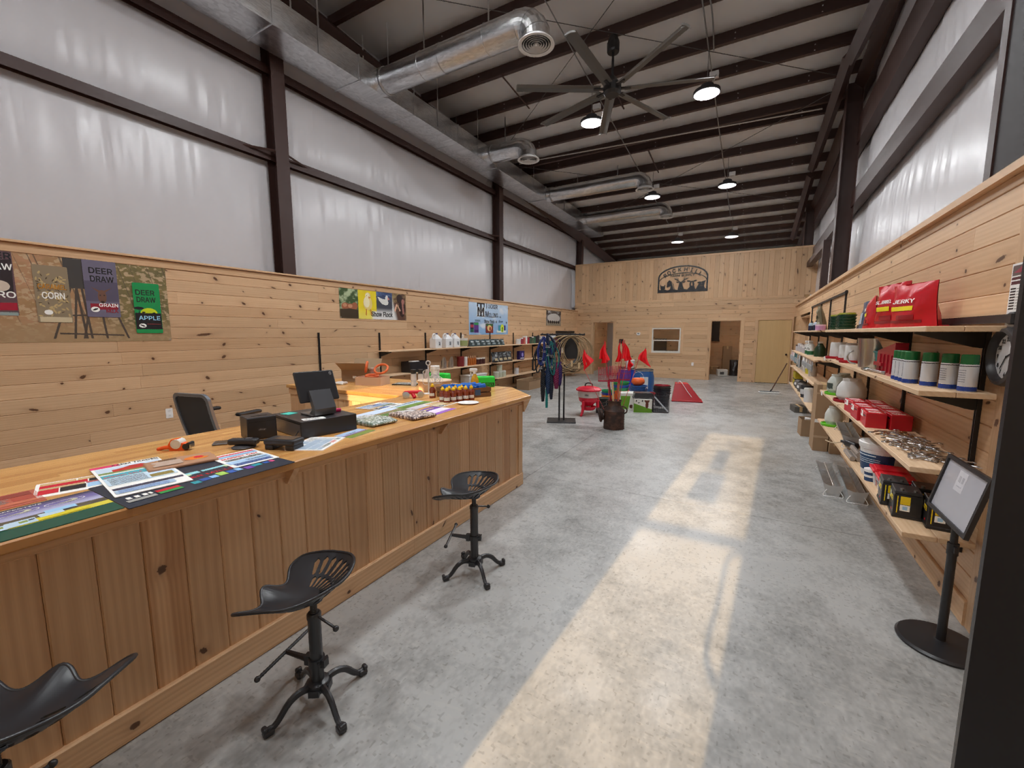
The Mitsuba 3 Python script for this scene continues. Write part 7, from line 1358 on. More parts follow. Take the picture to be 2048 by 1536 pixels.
for z in np.linspace(0.02, 0.36, 6): part(k, 'wire_ring', tube([(-0.15, -0.18, z), (0.15, -0.18, z), (0.15, 0.18, z), (-0.15, 0.18, z)], 0.004, 5, True), WR)
for i in range(9):
    for s in (-1, 1): part(k, 'upright_wire', cyl((-0.15+0.0375*i, s*0.18, 0.02), (-0.15+0.0375*i, s*0.18, 0.36), 0.003, 5), WR)
for i in range(1, 9):
    for s in (-1, 1): part(k, 'upright_wire', cyl((s*0.15, -0.18+0.04*i, 0.02), (s*0.15, -0.18+0.04*i, 0.36), 0.003, 5), WR)
part(k, 'pan', box(0, 0, 0.012, 0.29, 0.35, 0.02), mat((0.02, 0.02, 0.02), 0.4)); part(k, 'strap', cyl((-0.14, -0.19, 0.33), (0.13, -0.19, 0.03), 0.016, 6), mat((0.4, 0.42, 0.46), 0.4)); place(k, mv(-1.60, 8.98, 0, 20))
k = thing('black_carton', 'glossy black box between the red feeder and the milk can', 'box'); part(k, 'carton', cbox(0.30, 0.22, 0.30, 0.004, (0, 0, 0.15)), mat((0.012, 0.014, 0.014), 0.25)); part(k, 'print_stripe', box(0.05, -0.111, 0.15, 0.006, 0.002, 0.22), mat((0.25, 0.27, 0.26), 0.4)); place(k, mv(-2.58, 8.30, 0, 20))
# red muck scoop with white bails
k = thing('muck_scoop', 'big red plastic scoop bucket with white wire bails on the floor', 'scoop'); RM = mat('#a8121c', 0.3)
a = m3.Manifold.batch_hull([m3.Manifold.cube([0.62, 0.02, 0.02], True).translate([0.06, 0.22, 0.02]), m3.Manifold.cube([0.66, 0.02, 0.02], True).translate([0.08, -0.2, 0.02]), m3.Manifold.cube([0.26, 0.03, 0.02], True).translate([-0.06, 0.12, 0.42]), m3.Manifold.cube([0.3, 0.02, 0.02], True).translate([-0.04, -0.05, 0.40])])
b = m3.Manifold.batch_hull([m3.Manifold.cube([0.66, 0.02, 0.02], True).translate([0.14, 0.17, 0.06]), m3.Manifold.cube([0.70, 0.02, 0.02], True).translate([0.2, -0.15, 0.06]), m3.Manifold.cube([0.24, 0.03, 0.02], True).translate([0.06, 0.09, 0.40]), m3.Manifold.cube([0.26, 0.02, 0.02], True).translate([0.06, -0.03, 0.38])])
part(k, 'shell', tm_(a-b.translate([0.12, 0, 0.0])), RM); part(k, 'lip', tube([(-0.26, -0.21, 0.02), (0.41, -0.21, 0.02), (0.40, 0.23, 0.02)], 0.018, 8), RM)
for y in (-0.06, 0.08): part(k, 'bail', tube(spline([(-0.14, y, 0.42), (-0.10, y-0.05, 0.47), (0.02, y-0.1, 0.34), (0.18, y-0.14, 0.12)], 20), 0.006, 6), WHITE, smooth=True)
place(k, mv(-1.38, 10.7, 0, 10))
# dust mop
k = thing('dust_mop', 'flat white dust mop with a brown pole leaning by the far shelves', 'mop')
part(k, 'head', rbox(0.50, 0.14, 0.035, 0.015, 3, (0, 0, 0.02)), mat((0.68, 0.68, 0.66), 0.8), smooth=40); part(k, 'backing', rbox(0.46, 0.10, 0.016, 0.006, 2, (0.0, 0.0, 0.045)), mat((0.1, 0.12, 0.14), 0.5), smooth=40); part(k, 'joint', cat(cyl((0.02, 0, 0.05), (0.06, 0, 0.11), 0.016, 8)), BLACK); part(k, 'pole', cyl((0.05, 0, 0.09), (0.36, 0.0, 0.82), 0.013, 10), mat((0.10, 0.045, 0.03), 0.4), smooth=40)
place(k, mv(0.46, 13.2, 0, 8))

# ================================================================ right wall shelving and goods
RSN = [3.29, 4.60, 5.84, 6.55]; RSF = [7.65, 9.0, 10.15, 11.6]
for i, y in enumerate(RSN): standard('shelf_standard', ['nearest black standard of the right wall shelves', 'second black standard of the right wall shelves', 'third black standard of the right wall shelves', 'fourth black standard of the right wall shelves'][i], RX, y, 0.36, 1.64, -1, None)
for i, y in enumerate(RSF): standard('shelf_standard', ['tall standard by the green tubs on the right wall', 'second tall standard on the far right wall', 'third tall standard on the far right wall', 'farthest tall standard on the right wall'][i], RX, y, 0.3, 2.19, -1, None)
k = thing('hang_track', 'black horizontal track above the near top shelf on the right wall', 'track'); part(k, 'channel', cat(bx(RX-0.022, RX, 3.02, 6.65, 1.672, 1.712), bx(RX-0.03, RX-0.022, 3.02, 6.65, 1.668, 1.676)), BKT); part(k, 'end_cap', cbox(0.034, 0.05, 0.062, 0.008, (RX-0.017, 3.03, 1.69)), BKT)
k = thing('hang_track', 'black horizontal track joining the tall standards on the far right wall', 'track'); part(k, 'channel', bx(RX-0.022, RX, 7.6, 11.7, 2.17, 2.205), BKT); part(k, 'end_cap', cbox(0.034, 0.05, 0.05, 0.008, (RX-0.017, 7.6, 2.19)), BKT)
SH = [1.655, 1.31, 0.885, 0.505]; names = ['top', 'second', 'third', 'bottom']
for z, n in zip(SH, names):
    shelf('wall_shelf', f'near right wall shelf, {n} one, ' + {'top': 'under the red feed bags', 'second': 'under the green capped cans', 'third': 'under the red boxes and snap hooks', 'bottom': 'under the batteries'}[n], RX, -1, 3.05, 6.7, z, RSN, depth=0.30, off=0.028, th=0.03)
for z, n in zip((1.655, 1.22, 0.87, 0.47), names):
    shelf('wall_shelf', f'far right wall shelf, {n} one, ' + {'top': 'under the two dark bottles', 'second': 'under the spotted spray bottles', 'third': 'above the yellow box', 'bottom': 'under the grey motors'}[n], RX, -1, 7.5, 11.75, z, RSF, depth=0.30, off=0.028, th=0.026)
S1, S2, S3, S4 = SH; XF = 0.90
# top shelf: feed bags
FBG = '#b8101e'
def feedbag(y, h, w, lab, rz, seed, txt=('AMERICAN', 'SQUIRREL')):
    k = pouch('feed_bag', lab, 0.96, y, S1, w, h, 0.16, lin(FBG), 180+rz, 4, seed=seed, bands=[(-0.62, 0.45, 0.40, 0.50, '#e8d020'), (-0.7, 0.7, 0.12, 0.18, '#7a0a14'), (-0.3, 0.5, 0.20, 0.30, '#8a1018')])
    W = mv(0.96, y, S1, 180+rz).rotate([0, 1, 0], 4)
    for i, (t, zz, hh) in enumerate(((txt[0], 0.66, 0.032), (txt[1], 0.57, 0.026))):
        m = text(t, hh, 0.002, True, True, w*0.5); m = orient(m, (0.068-0.03*(zz > 0.6), 0, h*zz), (0, 1, 0), (-0.22, 0, 0.975)); part(k, 'lettering', m, ink('w'), to_world=W)
    return k
feedbag(5.02, 0.29, 0.46, 'lower front red feed bag at the left of the red bags', -8, 31); feedbag(4.42, 0.345, 0.50, 'tall red feed bag with yellow band in the middle', 10, 32); feedbag(3.92, 0.30, 0.44, 'rightmost red feed bag leaning on the wall', 16, 33, ('WILDLIFE', 'JERKY'))
pouch('feed_bag', 'navy and white bag behind the left red feed bag', 0.98, 5.45, S1, 0.34, 0.27, 0.1, (0.06, 0.08, 0.14), 176, 4, seed=34, bands=[(-0.5, 0.5, 0.2, 0.6, '#a8b0b8')])
for y, x, n, lab in ((6.0, 0.90, 5, 'right'), (6.25, 0.92, 5, 'middle'), (6.6, 0.9, 5, 'left')):
    k = thing('plant_food_tub', f'{lab} stack of dark green lidded tubs with yellow tops on the top right shelf', 'tub')
    for i in range(n): part(k, 'tub', lathe([(0, 0.033*i), (0.075, 0.033*i), (0.085, 0.033*i+0.026), (0.088, 0.033*i+0.028), (0.088, 0.033*i+0.032), (0, 0.033*i+0.032)], 20), mat('#0f3a22', 0.3), smooth=40)
    part(k, 'lid', lathe([(0, 0.166), (0.08, 0.166), (0.075, 0.185), (0, 0.187)], 20), mat('#8a8a20', 0.4), smooth=40); place(k, mv(x, y, S1))
lathe_thing('dark_bottle', 'left dark blue bottle with pale shoulder at the far end of the top right shelf', 'bottle', 0.95, 9.85, S1, [('bottle', [(0, 0), (0.05, 0), (0.05, 0.11), (0.035, 0.145), (0, 0.145)], '#141c38'), ('shoulder', [(0.05, 0.095), (0.051, 0.11), (0.04, 0.14), (0.03, 0.15)], '#90a8b8'), ('cap', [(0, 0.145), (0.02, 0.145), (0.02, 0.18), (0, 0.18)], (0.02, 0.02, 0.02))])
lathe_thing('dark_bottle', 'right dark blue bottle with pale shoulder at the far end of the top right shelf', 'bottle', 0.95, 9.1, S1, [('bottle', [(0, 0), (0.05, 0), (0.05, 0.11), (0.035, 0.145), (0, 0.145)], '#141c38'), ('shoulder', [(0.05, 0.095), (0.051, 0.11), (0.04, 0.14), (0.03, 0.15)], '#b0b8c8'), ('cap', [(0, 0.145), (0.02, 0.145), (0.02, 0.18), (0, 0.18)], (0.02, 0.02, 0.02))])
lathe_thing('pink_tub', 'short pink and purple tub beside the dark bottles', 'tub', 0.93, 8.4, S1, [('tub', [(0, 0), (0.07, 0), (0.07, 0.07), (0, 0.07)], '#b080a8'), ('lid', [(0, 0.07), (0.072, 0.07), (0.072, 0.095), (0, 0.096)], '#d8b8cc')])
k = pouch('camo_bag', 'tall grey-green camouflage patterned bag leaning at the far end of the top right shelf', 1.0, 8.85, S1, 0.34, 0.42, 0.12, lin('#6a6450'), 180, 8, seed=41, bands=[(-0.6, 0.3, 0.5, 0.62, '#3a3a2a'), (-0.2, 0.7, 0.2, 0.35, '#a8a898'), (-0.5, 0.5, 0.72, 0.86, '#8a8470')])
# second shelf
def vtext(k, W, s, r, z, h, col, ang=0.0, wid=None):
    m = text(s, h, 0.0006, True, True, wid); v = m.vertices.copy(); m = m.copy()
    m.vertices = np.c_[v[:, 0], v[:, 1], v[:, 2]]
    th = ang+(v[:, 1]-h/2)/r; m.vertices = np.c_[-(r+v[:, 2]+0.0005)*np.cos(th), (r+v[:, 2]+0.0005)*np.sin(th), z+v[:, 0]]
    part(k, 'lettering', m, ink(col), to_world=W)
for i, (x, y, lab) in enumerate(((0.855, 3.70, 'first green capped can from the left'), (0.855, 3.62, 'second green capped can from the left'), (0.855, 3.54, 'third green capped can from the left'), (0.855, 3.46, 'fourth green capped can from the left'), (0.905, 3.335, 'fifth green capped can from the left, with a dark dot'), (0.955, 3.22, 'sixth green capped can from the left, showing its back'), (1.0, 3.12, 'seventh green capped can from the left, showing its back'))):
    k = spraycan(x, y, S2, lab+' on the near right shelf', (0.62, 0.63, 0.66), lin('#0c5a2c'), 0.195, 0.037, 'livestock_spray_can', None, bands=((0.02, 0.14, '#1c3a86'), (0.68, 0.70, '#20242c')))
    W = mv(x, y, S2)
    if i < 4: vtext(k, W, 'FASTMDRY', 0.0376, 0.085, 0.012, 'nv', 0.25, 0.085); vtext(k, W, 'FASTDRY', 0.0376, 0.085, 0.012, 'nv', 0.75, 0.085)
    elif i == 4:
        vtext(k, W, 'COTALL', 0.0376, 0.085, 0.012, 'k', 0.2, 0.07); vtext(k, W, 'FASTDRY', 0.0376, 0.08, 0.012, 'k', 0.8, 0.075)
    else:
        for j in range(6): part(k, 'print_line', cyl((0, 0, 0.05+0.012*j), (0, 0, 0.054+0.012*j), 0.0378, 22, cap=False).slice_plane([-0.02, 0, 0], [-1, 0, 0]), ink('#8a8c94'), to_world=W)
k = thing('red_hay_feeder', 'dark red plastic feeder panel leaning on the second right shelf', 'feeder'); DR = mat('#8a0c20', 0.3)
a = extr(Polygon([(0, 0), (0.46, 0), (0.46, 0.24), (0.0, 0.17)]), 0.07); part(k, 'panel', orient(a, (0.93, 4.32, S2), (0, -1, 0), (0, 0, 1)), DR); part(k, 'ribs', cat(*[bx(0.852, 0.862, 3.9+0.10*i, 3.908+0.10*i, S2+0.02, S2+0.15) for i in range(4)]), DR); part(k, 'step', bx(0.84, 0.862, 4.1, 4.32, S2+0.06, S2+0.085), DR)
k = thing('teal_trough', 'teal plastic feed cup behind the metal scoop', 'cup'); part(k, 'cup', tm_(m3.Manifold.batch_hull([m3.Manifold.cube([0.12, 0.2, 0.01], True), m3.Manifold.cube([0.16, 0.26, 0.01], True).translate([0, 0, 0.14])])), mat('#0a6a6c', 0.35)); part(k, 'rim', cbox(0.175, 0.275, 0.014, 0.004, (0, 0, 0.144)), mat('#0a6a6c', 0.35)); place(k, mv(0.98, 4.5, S2+0.005))
k = thing('galvanized_scoop', 'large shiny metal feed scoop standing on the second right shelf', 'scoop')
t = np.linspace(-1.9, 1.9, 18); V = []
for q in np.linspace(0, 1, 8):
    lim = 1-0.45*max(0, q-0.35)/0.65; rr = 0.105+0.02*q
    for a in t: V.append([-rr*math.cos(a*lim)*0.9, rr*math.sin(a*lim), 0.26*q])
i, j = np.meshgrid(np.arange(7), np.arange(17), indexing='ij'); q = np.stack([i*18+j, i*18+j+1, (i+1)*18+j+1, (i+1)*18+j], -1).reshape(-1, 4)
part(k, 'pan', trimesh.Trimesh(np.array(V), np.vstack([q[:, [0, 1, 2]], q[:, [0, 2, 3]]]), process=False), 'tin', smooth=True); part(k, 'bottom', extr(ellipse(0, 0, 0.095, 0.105), 0.003), 'tin'); part(k, 'handle', tube(spline([(-0.09, 0.07, 0.03), (-0.13, 0.10, 0.05), (-0.13, 0.10, 0.13), (-0.10, 0.09, 0.145)], 10), 0.008, 6), 'tin', smooth=True)
place(k, mv(0.93, 4.82, S2, 25))
k = thing('chrome_tool', 'chrome handled tool lying at the front of the second right shelf', 'tool'); part(k, 'shaft', cyl((0, 0, 0.014), (0.0, 0.30, 0.014), 0.010, 10), 'tin', smooth=40); part(k, 'jaw', cat(tube([(0.02*math.cos(a), 0.33+0.03*math.sin(a), 0.014) for a in np.arange(14)*math.pi/7], 0.009, 6, True), cyl((-0.02, 0.37, 0.014), (0.03, 0.42, 0.014), 0.012, 8)), 'tin', smooth=40); part(k, 'grip', cyl((0, -0.06, 0.014), (0, 0.0, 0.014), 0.013, 10), mat((0.3, 0.3, 0.32), 0.3, 0.8)); place(k, mv(0.86, 4.10, S2, 6))
def waterer(x, y, z, lab, h, r, base, cup=(0.62, 0.62, 0.61), neck=False, baser=None):
    k = thing('poultry_waterer', lab, 'waterer'); baser = baser or r*1.45
    part(k, 'base', lathe([(0, 0), (baser*0.95, 0), (baser, 0.008), (baser, 0.028), (baser*0.96, 0.03), (baser*0.92, 0.014), (r*1.05, 0.012), (0, 0.012)], 30), mat(base, 0.32), smooth=40)
    pr = [(0, 0.014), (r*0.9, 0.014), (r, 0.03), (r*0.97, h*0.93), (r*0.9, h), (0, h)] if not neck else [(0, 0.014), (r*0.72, 0.014), (r*0.95, 0.05), (r, h*0.3), (r*0.98, h*0.62), (r*0.72, h*0.86), (r*0.6, h*0.9), (r*0.62, h), (0, h)]
    part(k, 'jar', lathe(pr, 8 if neck and r > 0.11 else 26), mat(cup, 0.3), smooth=30)
    place(k, mv(x, y, z, 22)); return k
waterer(0.95, 7.05, S2-0.09+0.0, 'farthest white waterer jar with red base on the far second shelf', 0.17, 0.075, '#a01020') if False else None
waterer(0.90, 6.35, S2, 'front left white waterer with red base on the second right shelf', 0.195, 0.085, '#a01020'); waterer(0.93, 5.98, S2, 'middle white waterer with red base on the second right shelf', 0.175, 0.08, '#a01020', baser=0.10); waterer(0.92, 5.52, S2, 'right white waterer with red base on the second right shelf', 0.18, 0.088, '#a01020')
waterer(1.0, 6.15, S2, 'white waterer partly hidden behind the others on the second right shelf', 0.19, 0.07, '#a01020', baser=0.085)
# third shelf
waterer(0.94, 5.65, S3, 'large white octagonal waterer on a red base on the third right shelf', 0.25, 0.135, '#8a0c1c', neck=True, baser=0.15)
for x, y, lab in ((0.90, 6.25, 'front clear waterer with lime green base on the third right shelf'), (1.0, 6.5, 'rear clear waterer with lime green base on the third right shelf')):
    k = waterer(x, y, S3, lab, 0.24, 0.095, '#5fb81c', (0.50, 0.54, 0.50), True, 0.115); part(k, 'label', cyl((0, 0, 0.07), (0, 0, 0.14), 0.0955, 20, cap=False).slice_plane([-0.05, 0, 0], [-1, 0, 0]), mat((0.04, 0.06, 0.05), 0.4), smooth=True, to_world=mv(x, y, S3))
for i, (x, y, rz, lab) in enumerate(((0.87, 4.92, 4, 'farthest red box with white print on the third right shelf'), (1.0, 4.88, -3, 'red box by the wall behind the farthest one'), (0.86, 4.60, 0, 'front red box with a white picture panel'), (1.0, 4.58, 2, 'red box by the wall behind the picture panel one'), (0.87, 4.30, -3, 'nearer red box in front of the snap hooks'), (1.005, 4.28, 1, 'nearest red box by the wall in front of the snap hooks'))):
    k = thing('red_box', lab, 'box'); part(k, 'carton', cbox(0.125, 0.27, 0.115, 0.003, (0, 0, 0.0575)), mat('#b81424', 0.35)); W = mv(x, y, S3, rz)
    i0 = len(scene); prints(k, (-0.0625, 0.135, 0), (0, -1, 0), (0, 0, 1), [('w', sbox(0.01, 0.06, 0.12, 0.108)), ('#c84050', sbox(0.02, 0.075, 0.06, 0.10)), ('k', sbox(0.14, 0.08, 0.24, 0.088))]); prints(k, (-0.0625, -0.135, 0.115), (1, 0, 0), (0, 1, 0), [('#d8a0a4', sbox(0.02, 0.15, 0.10, 0.25)), ('w', union_all([sbox(0.02, 0.04+0.02*j, 0.1, 0.046+0.02*j) for j in range(4)]))]); place(k, W)
BR = mat((0.55, 0.40, 0.22), 0.25, 1.0)
SNAP = mikit.ply(cat(tube([(0.018*math.cos(a), 0.018*math.sin(a), 0.004) for a in np.arange(10)*math.pi/5], 0.004, 5, True), cyl((0.018, 0, 0.004), (0.085, 0, 0.004), 0.005, 6), tube([(0.095+0.014*math.cos(a), 0.016*math.sin(a), 0.004) for a in np.arange(8)*math.pi/4], 0.0035, 5, True)), 'tin', smooth=40)
SNAPB = mikit.ply(cat(tube([(0.016*math.cos(a), 0.016*math.sin(a), 0.004) for a in np.arange(10)*math.pi/5], 0.004, 5, True), cyl((0.016, 0, 0.004), (0.075, 0, 0.004), 0.005, 6)), BR, smooth=40)
n = 0
for i in range(64):
    y = 4.05-0.85*rng.random(); x = 0.84+0.2*rng.random(); brass = y > 3.85 and rng.random() < 0.6
    key = fresh('snap_hook'); labels[key] = {'label': ('brass' if brass else 'silver') + ' metal snap hook in the loose heap on the third right shelf', 'category': 'hook', 'group': ('brass' if brass else 'silver')+' snap hooks on the third right shelf'}
    scene[key] = {**(SNAPB if brass else SNAP), 'to_world': mv(x, y, S3+0.001+0.008*(i % 3), rng.random()*360)}
# bottom shelf
waterer(0.90, 6.25, S4, 'small white waterer on a lime green base on the bottom right shelf', 0.235, 0.09, '#5fb81c', (0.58, 0.6, 0.56), True, 0.125)
def trough(x, y, z, rz, lab, L=0.75):
    k = thing('metal_trough', lab, 'trough')
    pr = [(-0.07, 0.085), (-0.066, 0.08), (-0.035, 0.01), (0.035, 0.01), (0.066, 0.08), (0.07, 0.085)]
    v = np.array([[w, s, h] for s in (-L/2, L/2) for w, h in pr]); f = np.array([[i, i+1, i+7, i+6] for i in range(5)])
    part(k, 'pan', trimesh.Trimesh(v, np.vstack([f[:, [0, 1, 2]], f[:, [0, 2, 3]]]), process=False), 'galvanized', uv=v[:, [1, 0]])
    for s in (-1, 1):
        part(k, 'end_plate', orient(extr(Polygon([(-0.085, 0.12), (-0.05, 0.0), (0.05, 0.0), (0.085, 0.12), (0.03, 0.10), (-0.03, 0.10)]), 0.003), (0, s*L/2, 0), (1, 0, 0), (0, 0, 1)), mat((0.6, 0.6, 0.6), 0.3, 0.6)); part(k, 'wire_foot', tube(spline([(-0.05, s*(L/2+0.005), 0.06), (-0.08, s*(L/2+0.03), 0.004), (0.0, s*(L/2+0.045), 0.004), (0.08, s*(L/2+0.03), 0.004), (0.05, s*(L/2+0.005), 0.06)], 18), 0.004, 6), WHITE)
    part(k, 'reel_bar', cyl((0, -L/2, 0.10), (0, L/2, 0.10), 0.008, 8), 'tin'); place(k, mv(x, y, z, rz)); return k
trough(0.93, 5.55, S4, -4, 'shiny metal trough on the bottom right shelf', 0.85); trough(0.80, 5.55, 0, -2, 'left metal trough on the floor under the right shelves', 0.9); trough(0.98, 5.45, 0, -3, 'right metal trough on the floor under the right shelves', 0.9)
k = thing('black_drill', 'small black tool on the bottom right shelf', 'tool'); part(k, 'body', cat(rbox(0.06, 0.16, 0.06, 0.02, 3, (0, 0, 0.06)), rbox(0.05, 0.05, 0.07, 0.015, 2, (0.0, -0.05, 0.035)), cyl((0, 0.08, 0.06), (0, 0.15, 0.055), 0.015, 10)), BLACK, smooth=40); part(k, 'cord', tube(spline([(0, 0.14, 0.05), (-0.03, 0.25, 0.012), (-0.04, 0.35, 0.012)], 12), 0.006, 6), mat((0.5, 0.38, 0.25), 0.6)); place(k, mv(0.87, 4.98, S4, 20))
for i, (x, lab) in enumerate(((0.86, 'front clear wrapped roll pack on the bottom right shelf'), (0.97, 'rear clear wrapped roll pack on the bottom right shelf'))):
    k = thing('roll_pack', lab, 'pack')
    for j in range(3): part(k, 'roll', cyl((0, -0.15, 0.022+0.04*(j == 2)), (0, 0.15, 0.022+0.04*(j == 2)), 0.021, 12), mat((0.30, 0.27, 0.25), 0.12, 0.3), smooth=40, to_world=mv(x+(j-1)*0.044*(j < 2)+0.0, 4.72, S4))
k = thing('white_pail', 'big white lidded pail with a dark blue label on the bottom right shelf', 'pail')
part(k, 'pail', lathe([(0, 0), (0.118, 0), (0.122, 0.006), (0.14, 0.215), (0.146, 0.22), (0.146, 0.235), (0, 0.236)], 36), mat((0.68, 0.68, 0.68), 0.35), smooth=40); part(k, 'lid', lathe([(0.14, 0.232), (0.150, 0.234), (0.152, 0.262), (0.145, 0.268), (0.13, 0.258), (0, 0.256)], 36), mat((0.70, 0.70, 0.69), 0.35), smooth=40)
lb = lathe([(0.1275, 0.05), (0.1395, 0.185)], 48); part(k, 'label', lb.slice_plane([-0.04, 0.05, 0], [-0.9, -0.3, 0]), mat('#12385e', 0.4), smooth=True)
for z_, w_ in ((0.165, 0.05), (0.14, 0.10), (0.125, 0.10), (0.110, 0.08)):
    r_ = 0.1275+0.012*(z_-0.05)/0.135+0.001; m = cyl((0, 0, z_), (0, 0, z_+(0.008 if z_ > 0.16 else 0.004)), r_, 48, cap=False).slice_plane([-0.085 if w_ < 0.08 else -0.06, 0, 0], [-1, 0, 0]); part(k, 'label_print', m, ink('#c8d4e0'))
part(k, 'stripe', lathe([(0.1285, 0.062), (0.1295, 0.074)], 48).slice_plane([-0.04, 0.05, 0], [-0.9, -0.3, 0]), WHITE, smooth=True); place(k, mv(0.935, 4.22, S4, 10))
k = thing('small_tub', 'small blue and white tub in front of the big white pail', 'tub'); part(k, 'tub', lathe([(0, 0), (0.04, 0), (0.044, 0.07), (0, 0.07)], 20), mat('#1a3a66', 0.35), smooth=40); part(k, 'band', cyl((0, 0, 0.03), (0, 0, 0.048), 0.0438, 20, cap=False), WHITE, smooth=True); part(k, 'lid', lathe([(0, 0.07), (0.047, 0.07), (0.047, 0.09), (0, 0.09)], 20), WHITE, smooth=40); place(k, mv(0.84, 4.03, S4))
for y, lab in ((3.98, 'farther white tub with red lid on the bottom right shelf'), (3.76, 'nearer white tub with red lid on the bottom right shelf')):
    k = thing('red_lid_tub', lab, 'tub'); part(k, 'tub', tm_(m3.Manifold.batch_hull([m3.Manifold.cube([0.17, 0.15, 0.002], True).translate([0, 0, 0.001]), m3.Manifold.cube([0.19, 0.18, 0.002], True).translate([0, 0, 0.10])])), mat((0.62, 0.63, 0.66), 0.35)); part(k, 'lid', cat(rbox(0.21, 0.20, 0.022, 0.008, 3, (0, 0, 0.107)), rbox(0.17, 0.16, 0.012, 0.005, 2, (0, 0, 0.121))), mat('#c81424', 0.3), smooth=40)
    prints(k, (-0.0945, 0.07, 0.03), (0, -1, 0), (-0.1, 0, 0.99), [('k', union_all([sbox(0.03, 0.035, 0.11, 0.042), sbox(0.03, 0.02, 0.08, 0.026)])), ('r', sbox(0.01, 0.0, 0.03, 0.05))]); place(k, mv(0.93 if y > 3.9 else 0.92, y, S4, -4))
BT = mat((0.014, 0.014, 0.016), 0.3)
for i, (x, y, lab) in enumerate(((0.86, 3.56, 'farthest black battery with yellow label'), (0.875, 3.36, 'middle black battery with yellow label'), (1.0, 3.25, 'nearest black battery half behind the sign frame'), (1.0, 3.48, 'rear black battery by the wall'))):
    k = thing('car_battery', lab+' on the bottom right shelf', 'battery')
    part(k, 'case', cbox(0.13, 0.165, 0.145, 0.004, (0, 0, 0.0725)), BT); part(k, 'top', cbox(0.125, 0.16, 0.02, 0.004, (0, 0, 0.155)), mat((0.03, 0.03, 0.032), 0.35)); part(k, 'base_flange', cbox(0.138, 0.172, 0.02, 0.004, (0, 0, 0.010)), BT)
    for s in (-1, 1): part(k, 'terminal', cyl((0.03*s, -0.06, 0.16), (0.03*s, -0.06, 0.178), 0.009, 10), mat((0.25, 0.25, 0.25), 0.3, 0.8))
    prints(k, (-0.065, -0.0825, 0.03), (1, 0, 0), (0, 0, 1), [('y', sbox(0.03, 0.055, 0.075, 0.105)), ('w', sbox(0.03, 0.015, 0.075, 0.052)), ('lb', sbox(0.042, 0.022, 0.064, 0.044)), ('y', sbox(0.015, 0.0, 0.02, 0.105))])
    prints(k, (-0.065, 0.0825, 0.03), (0, -1, 0), (0, 0, 1), [('y', sbox(0.02, 0.06, 0.13, 0.09)), ('#a8a890', sbox(0.02, 0.07, 0.07, 0.105)), ('k', union_all([sbox(0.075, 0.065, 0.125, 0.07), sbox(0.075, 0.075, 0.12, 0.08)])), ('r', sbox(0.10, 0.0, 0.12, 0.012))]); place(k, mv(x, y, S4, -6))
# far section
for i, (y, lab) in enumerate(((9.55, 'left cow spotted white spray bottle on the far second shelf'), (9.2, 'right cow spotted white spray bottle on the far second shelf'))):
    k = thing('trigger_bottle', lab, 'bottle'); part(k, 'bottle', lathe([(0, 0), (0.06, 0), (0.06, 0.16), (0.025, 0.21), (0, 0.21)], 20), mat((0.62, 0.63, 0.6), 0.35), smooth=40); part(k, 'label', cyl((0, 0, 0.01), (0, 0, 0.075), 0.0605, 20, cap=False), mat('#1f5a36', 0.4), smooth=True); part(k, 'spots', cat(*[trimesh.creation.icosphere(1, 0.012).apply_translation([-0.052, 0.02*(j-1), 0.11+0.02*(j % 2)]) for j in range(3)]), BLACK); part(k, 'trigger', cat(rbox(0.09, 0.03, 0.04, 0.01, 2, (-0.02, 0, 0.235)), rbox(0.014, 0.018, 0.05, 0.005, 2, (-0.05, 0, 0.20))), WHITE, smooth=40); place(k, mv(0.91, y, 1.22, 30*i))
k = thing('green_jug', 'dark green jug beside the spotted bottles on the far second shelf', 'jug'); part(k, 'jug', lathe([(0, 0), (0.08, 0), (0.085, 0.12), (0.04, 0.2), (0.03, 0.22), (0, 0.22)], 20), mat('#1c3a20', 0.35), smooth=40); part(k, 'cap', lathe([(0, 0.22), (0.034, 0.22), (0.034, 0.25), (0, 0.25)], 14), WHITE, smooth=40); place(k, mv(0.99, 8.75, 1.22))
for i in range(7): lathe_thing('small_pack', ['first', 'second', 'third', 'fourth', 'fifth', 'sixth', 'seventh'][i]+' small pale jar from the far end on the far second shelf', 'jar', 0.90+0.05*(i % 2), 11.55-0.25*i, 1.22, tub((0.55, 0.52, 0.52) if i % 2 else (0.45, 0.43, 0.45), (0.1, 0.07, 0.06) if i < 2 else (0.66, 0.65, 0.64), 0.10+0.02*(i % 3), 0.05))
def hanging(y, z, c, lab, w=0.1, h=0.14):
    k = thing('blister_pack', lab, 'pack'); part(k, 'card', box(0, 0, -h/2, 0.004, w, h), ink(c)); part(k, 'bubble', rbox(0.02, w*0.6, h*0.5, 0.006, 2, (-0.012, 0, -h*0.6)), mat((0.35, 0.37, 0.38), 0.15), smooth=40); part(k, 'peg', cyl((0.0, 0, -0.012), (0.0, 0, 0.012), 0.004, 6), 'tin'); place(k, mv(0.785, y, z, rng.uniform(-14, 14))); return k
words = ['first', 'second', 'third', 'fourth', 'fifth', 'sixth', 'seventh', 'eighth', 'ninth', 'tenth', 'eleventh', 'twelfth', 'thirteenth', 'fourteenth', 'fifteenth', 'sixteenth']
for i, c in enumerate(['w', '#c8b0b0', 'w', '#48a8c8', '#1c5a60', 'w', '#a8a8a8', '#50606a']): hanging(11.6-0.32*i, 1.195, c, f'{words[i]} {"teal" if i in (3, 4) else "pale"} blister pack from the far end hanging under the far second shelf', 0.13, 0.2)
for i in range(12): hanging(8.95-0.12*i, 1.195, ['w', '#d0d0d0', '#b8b8b8', '#8a8a8a'][i % 4], f'{words[i]} white card in the row hanging above the tall carton', 0.05, 0.16)
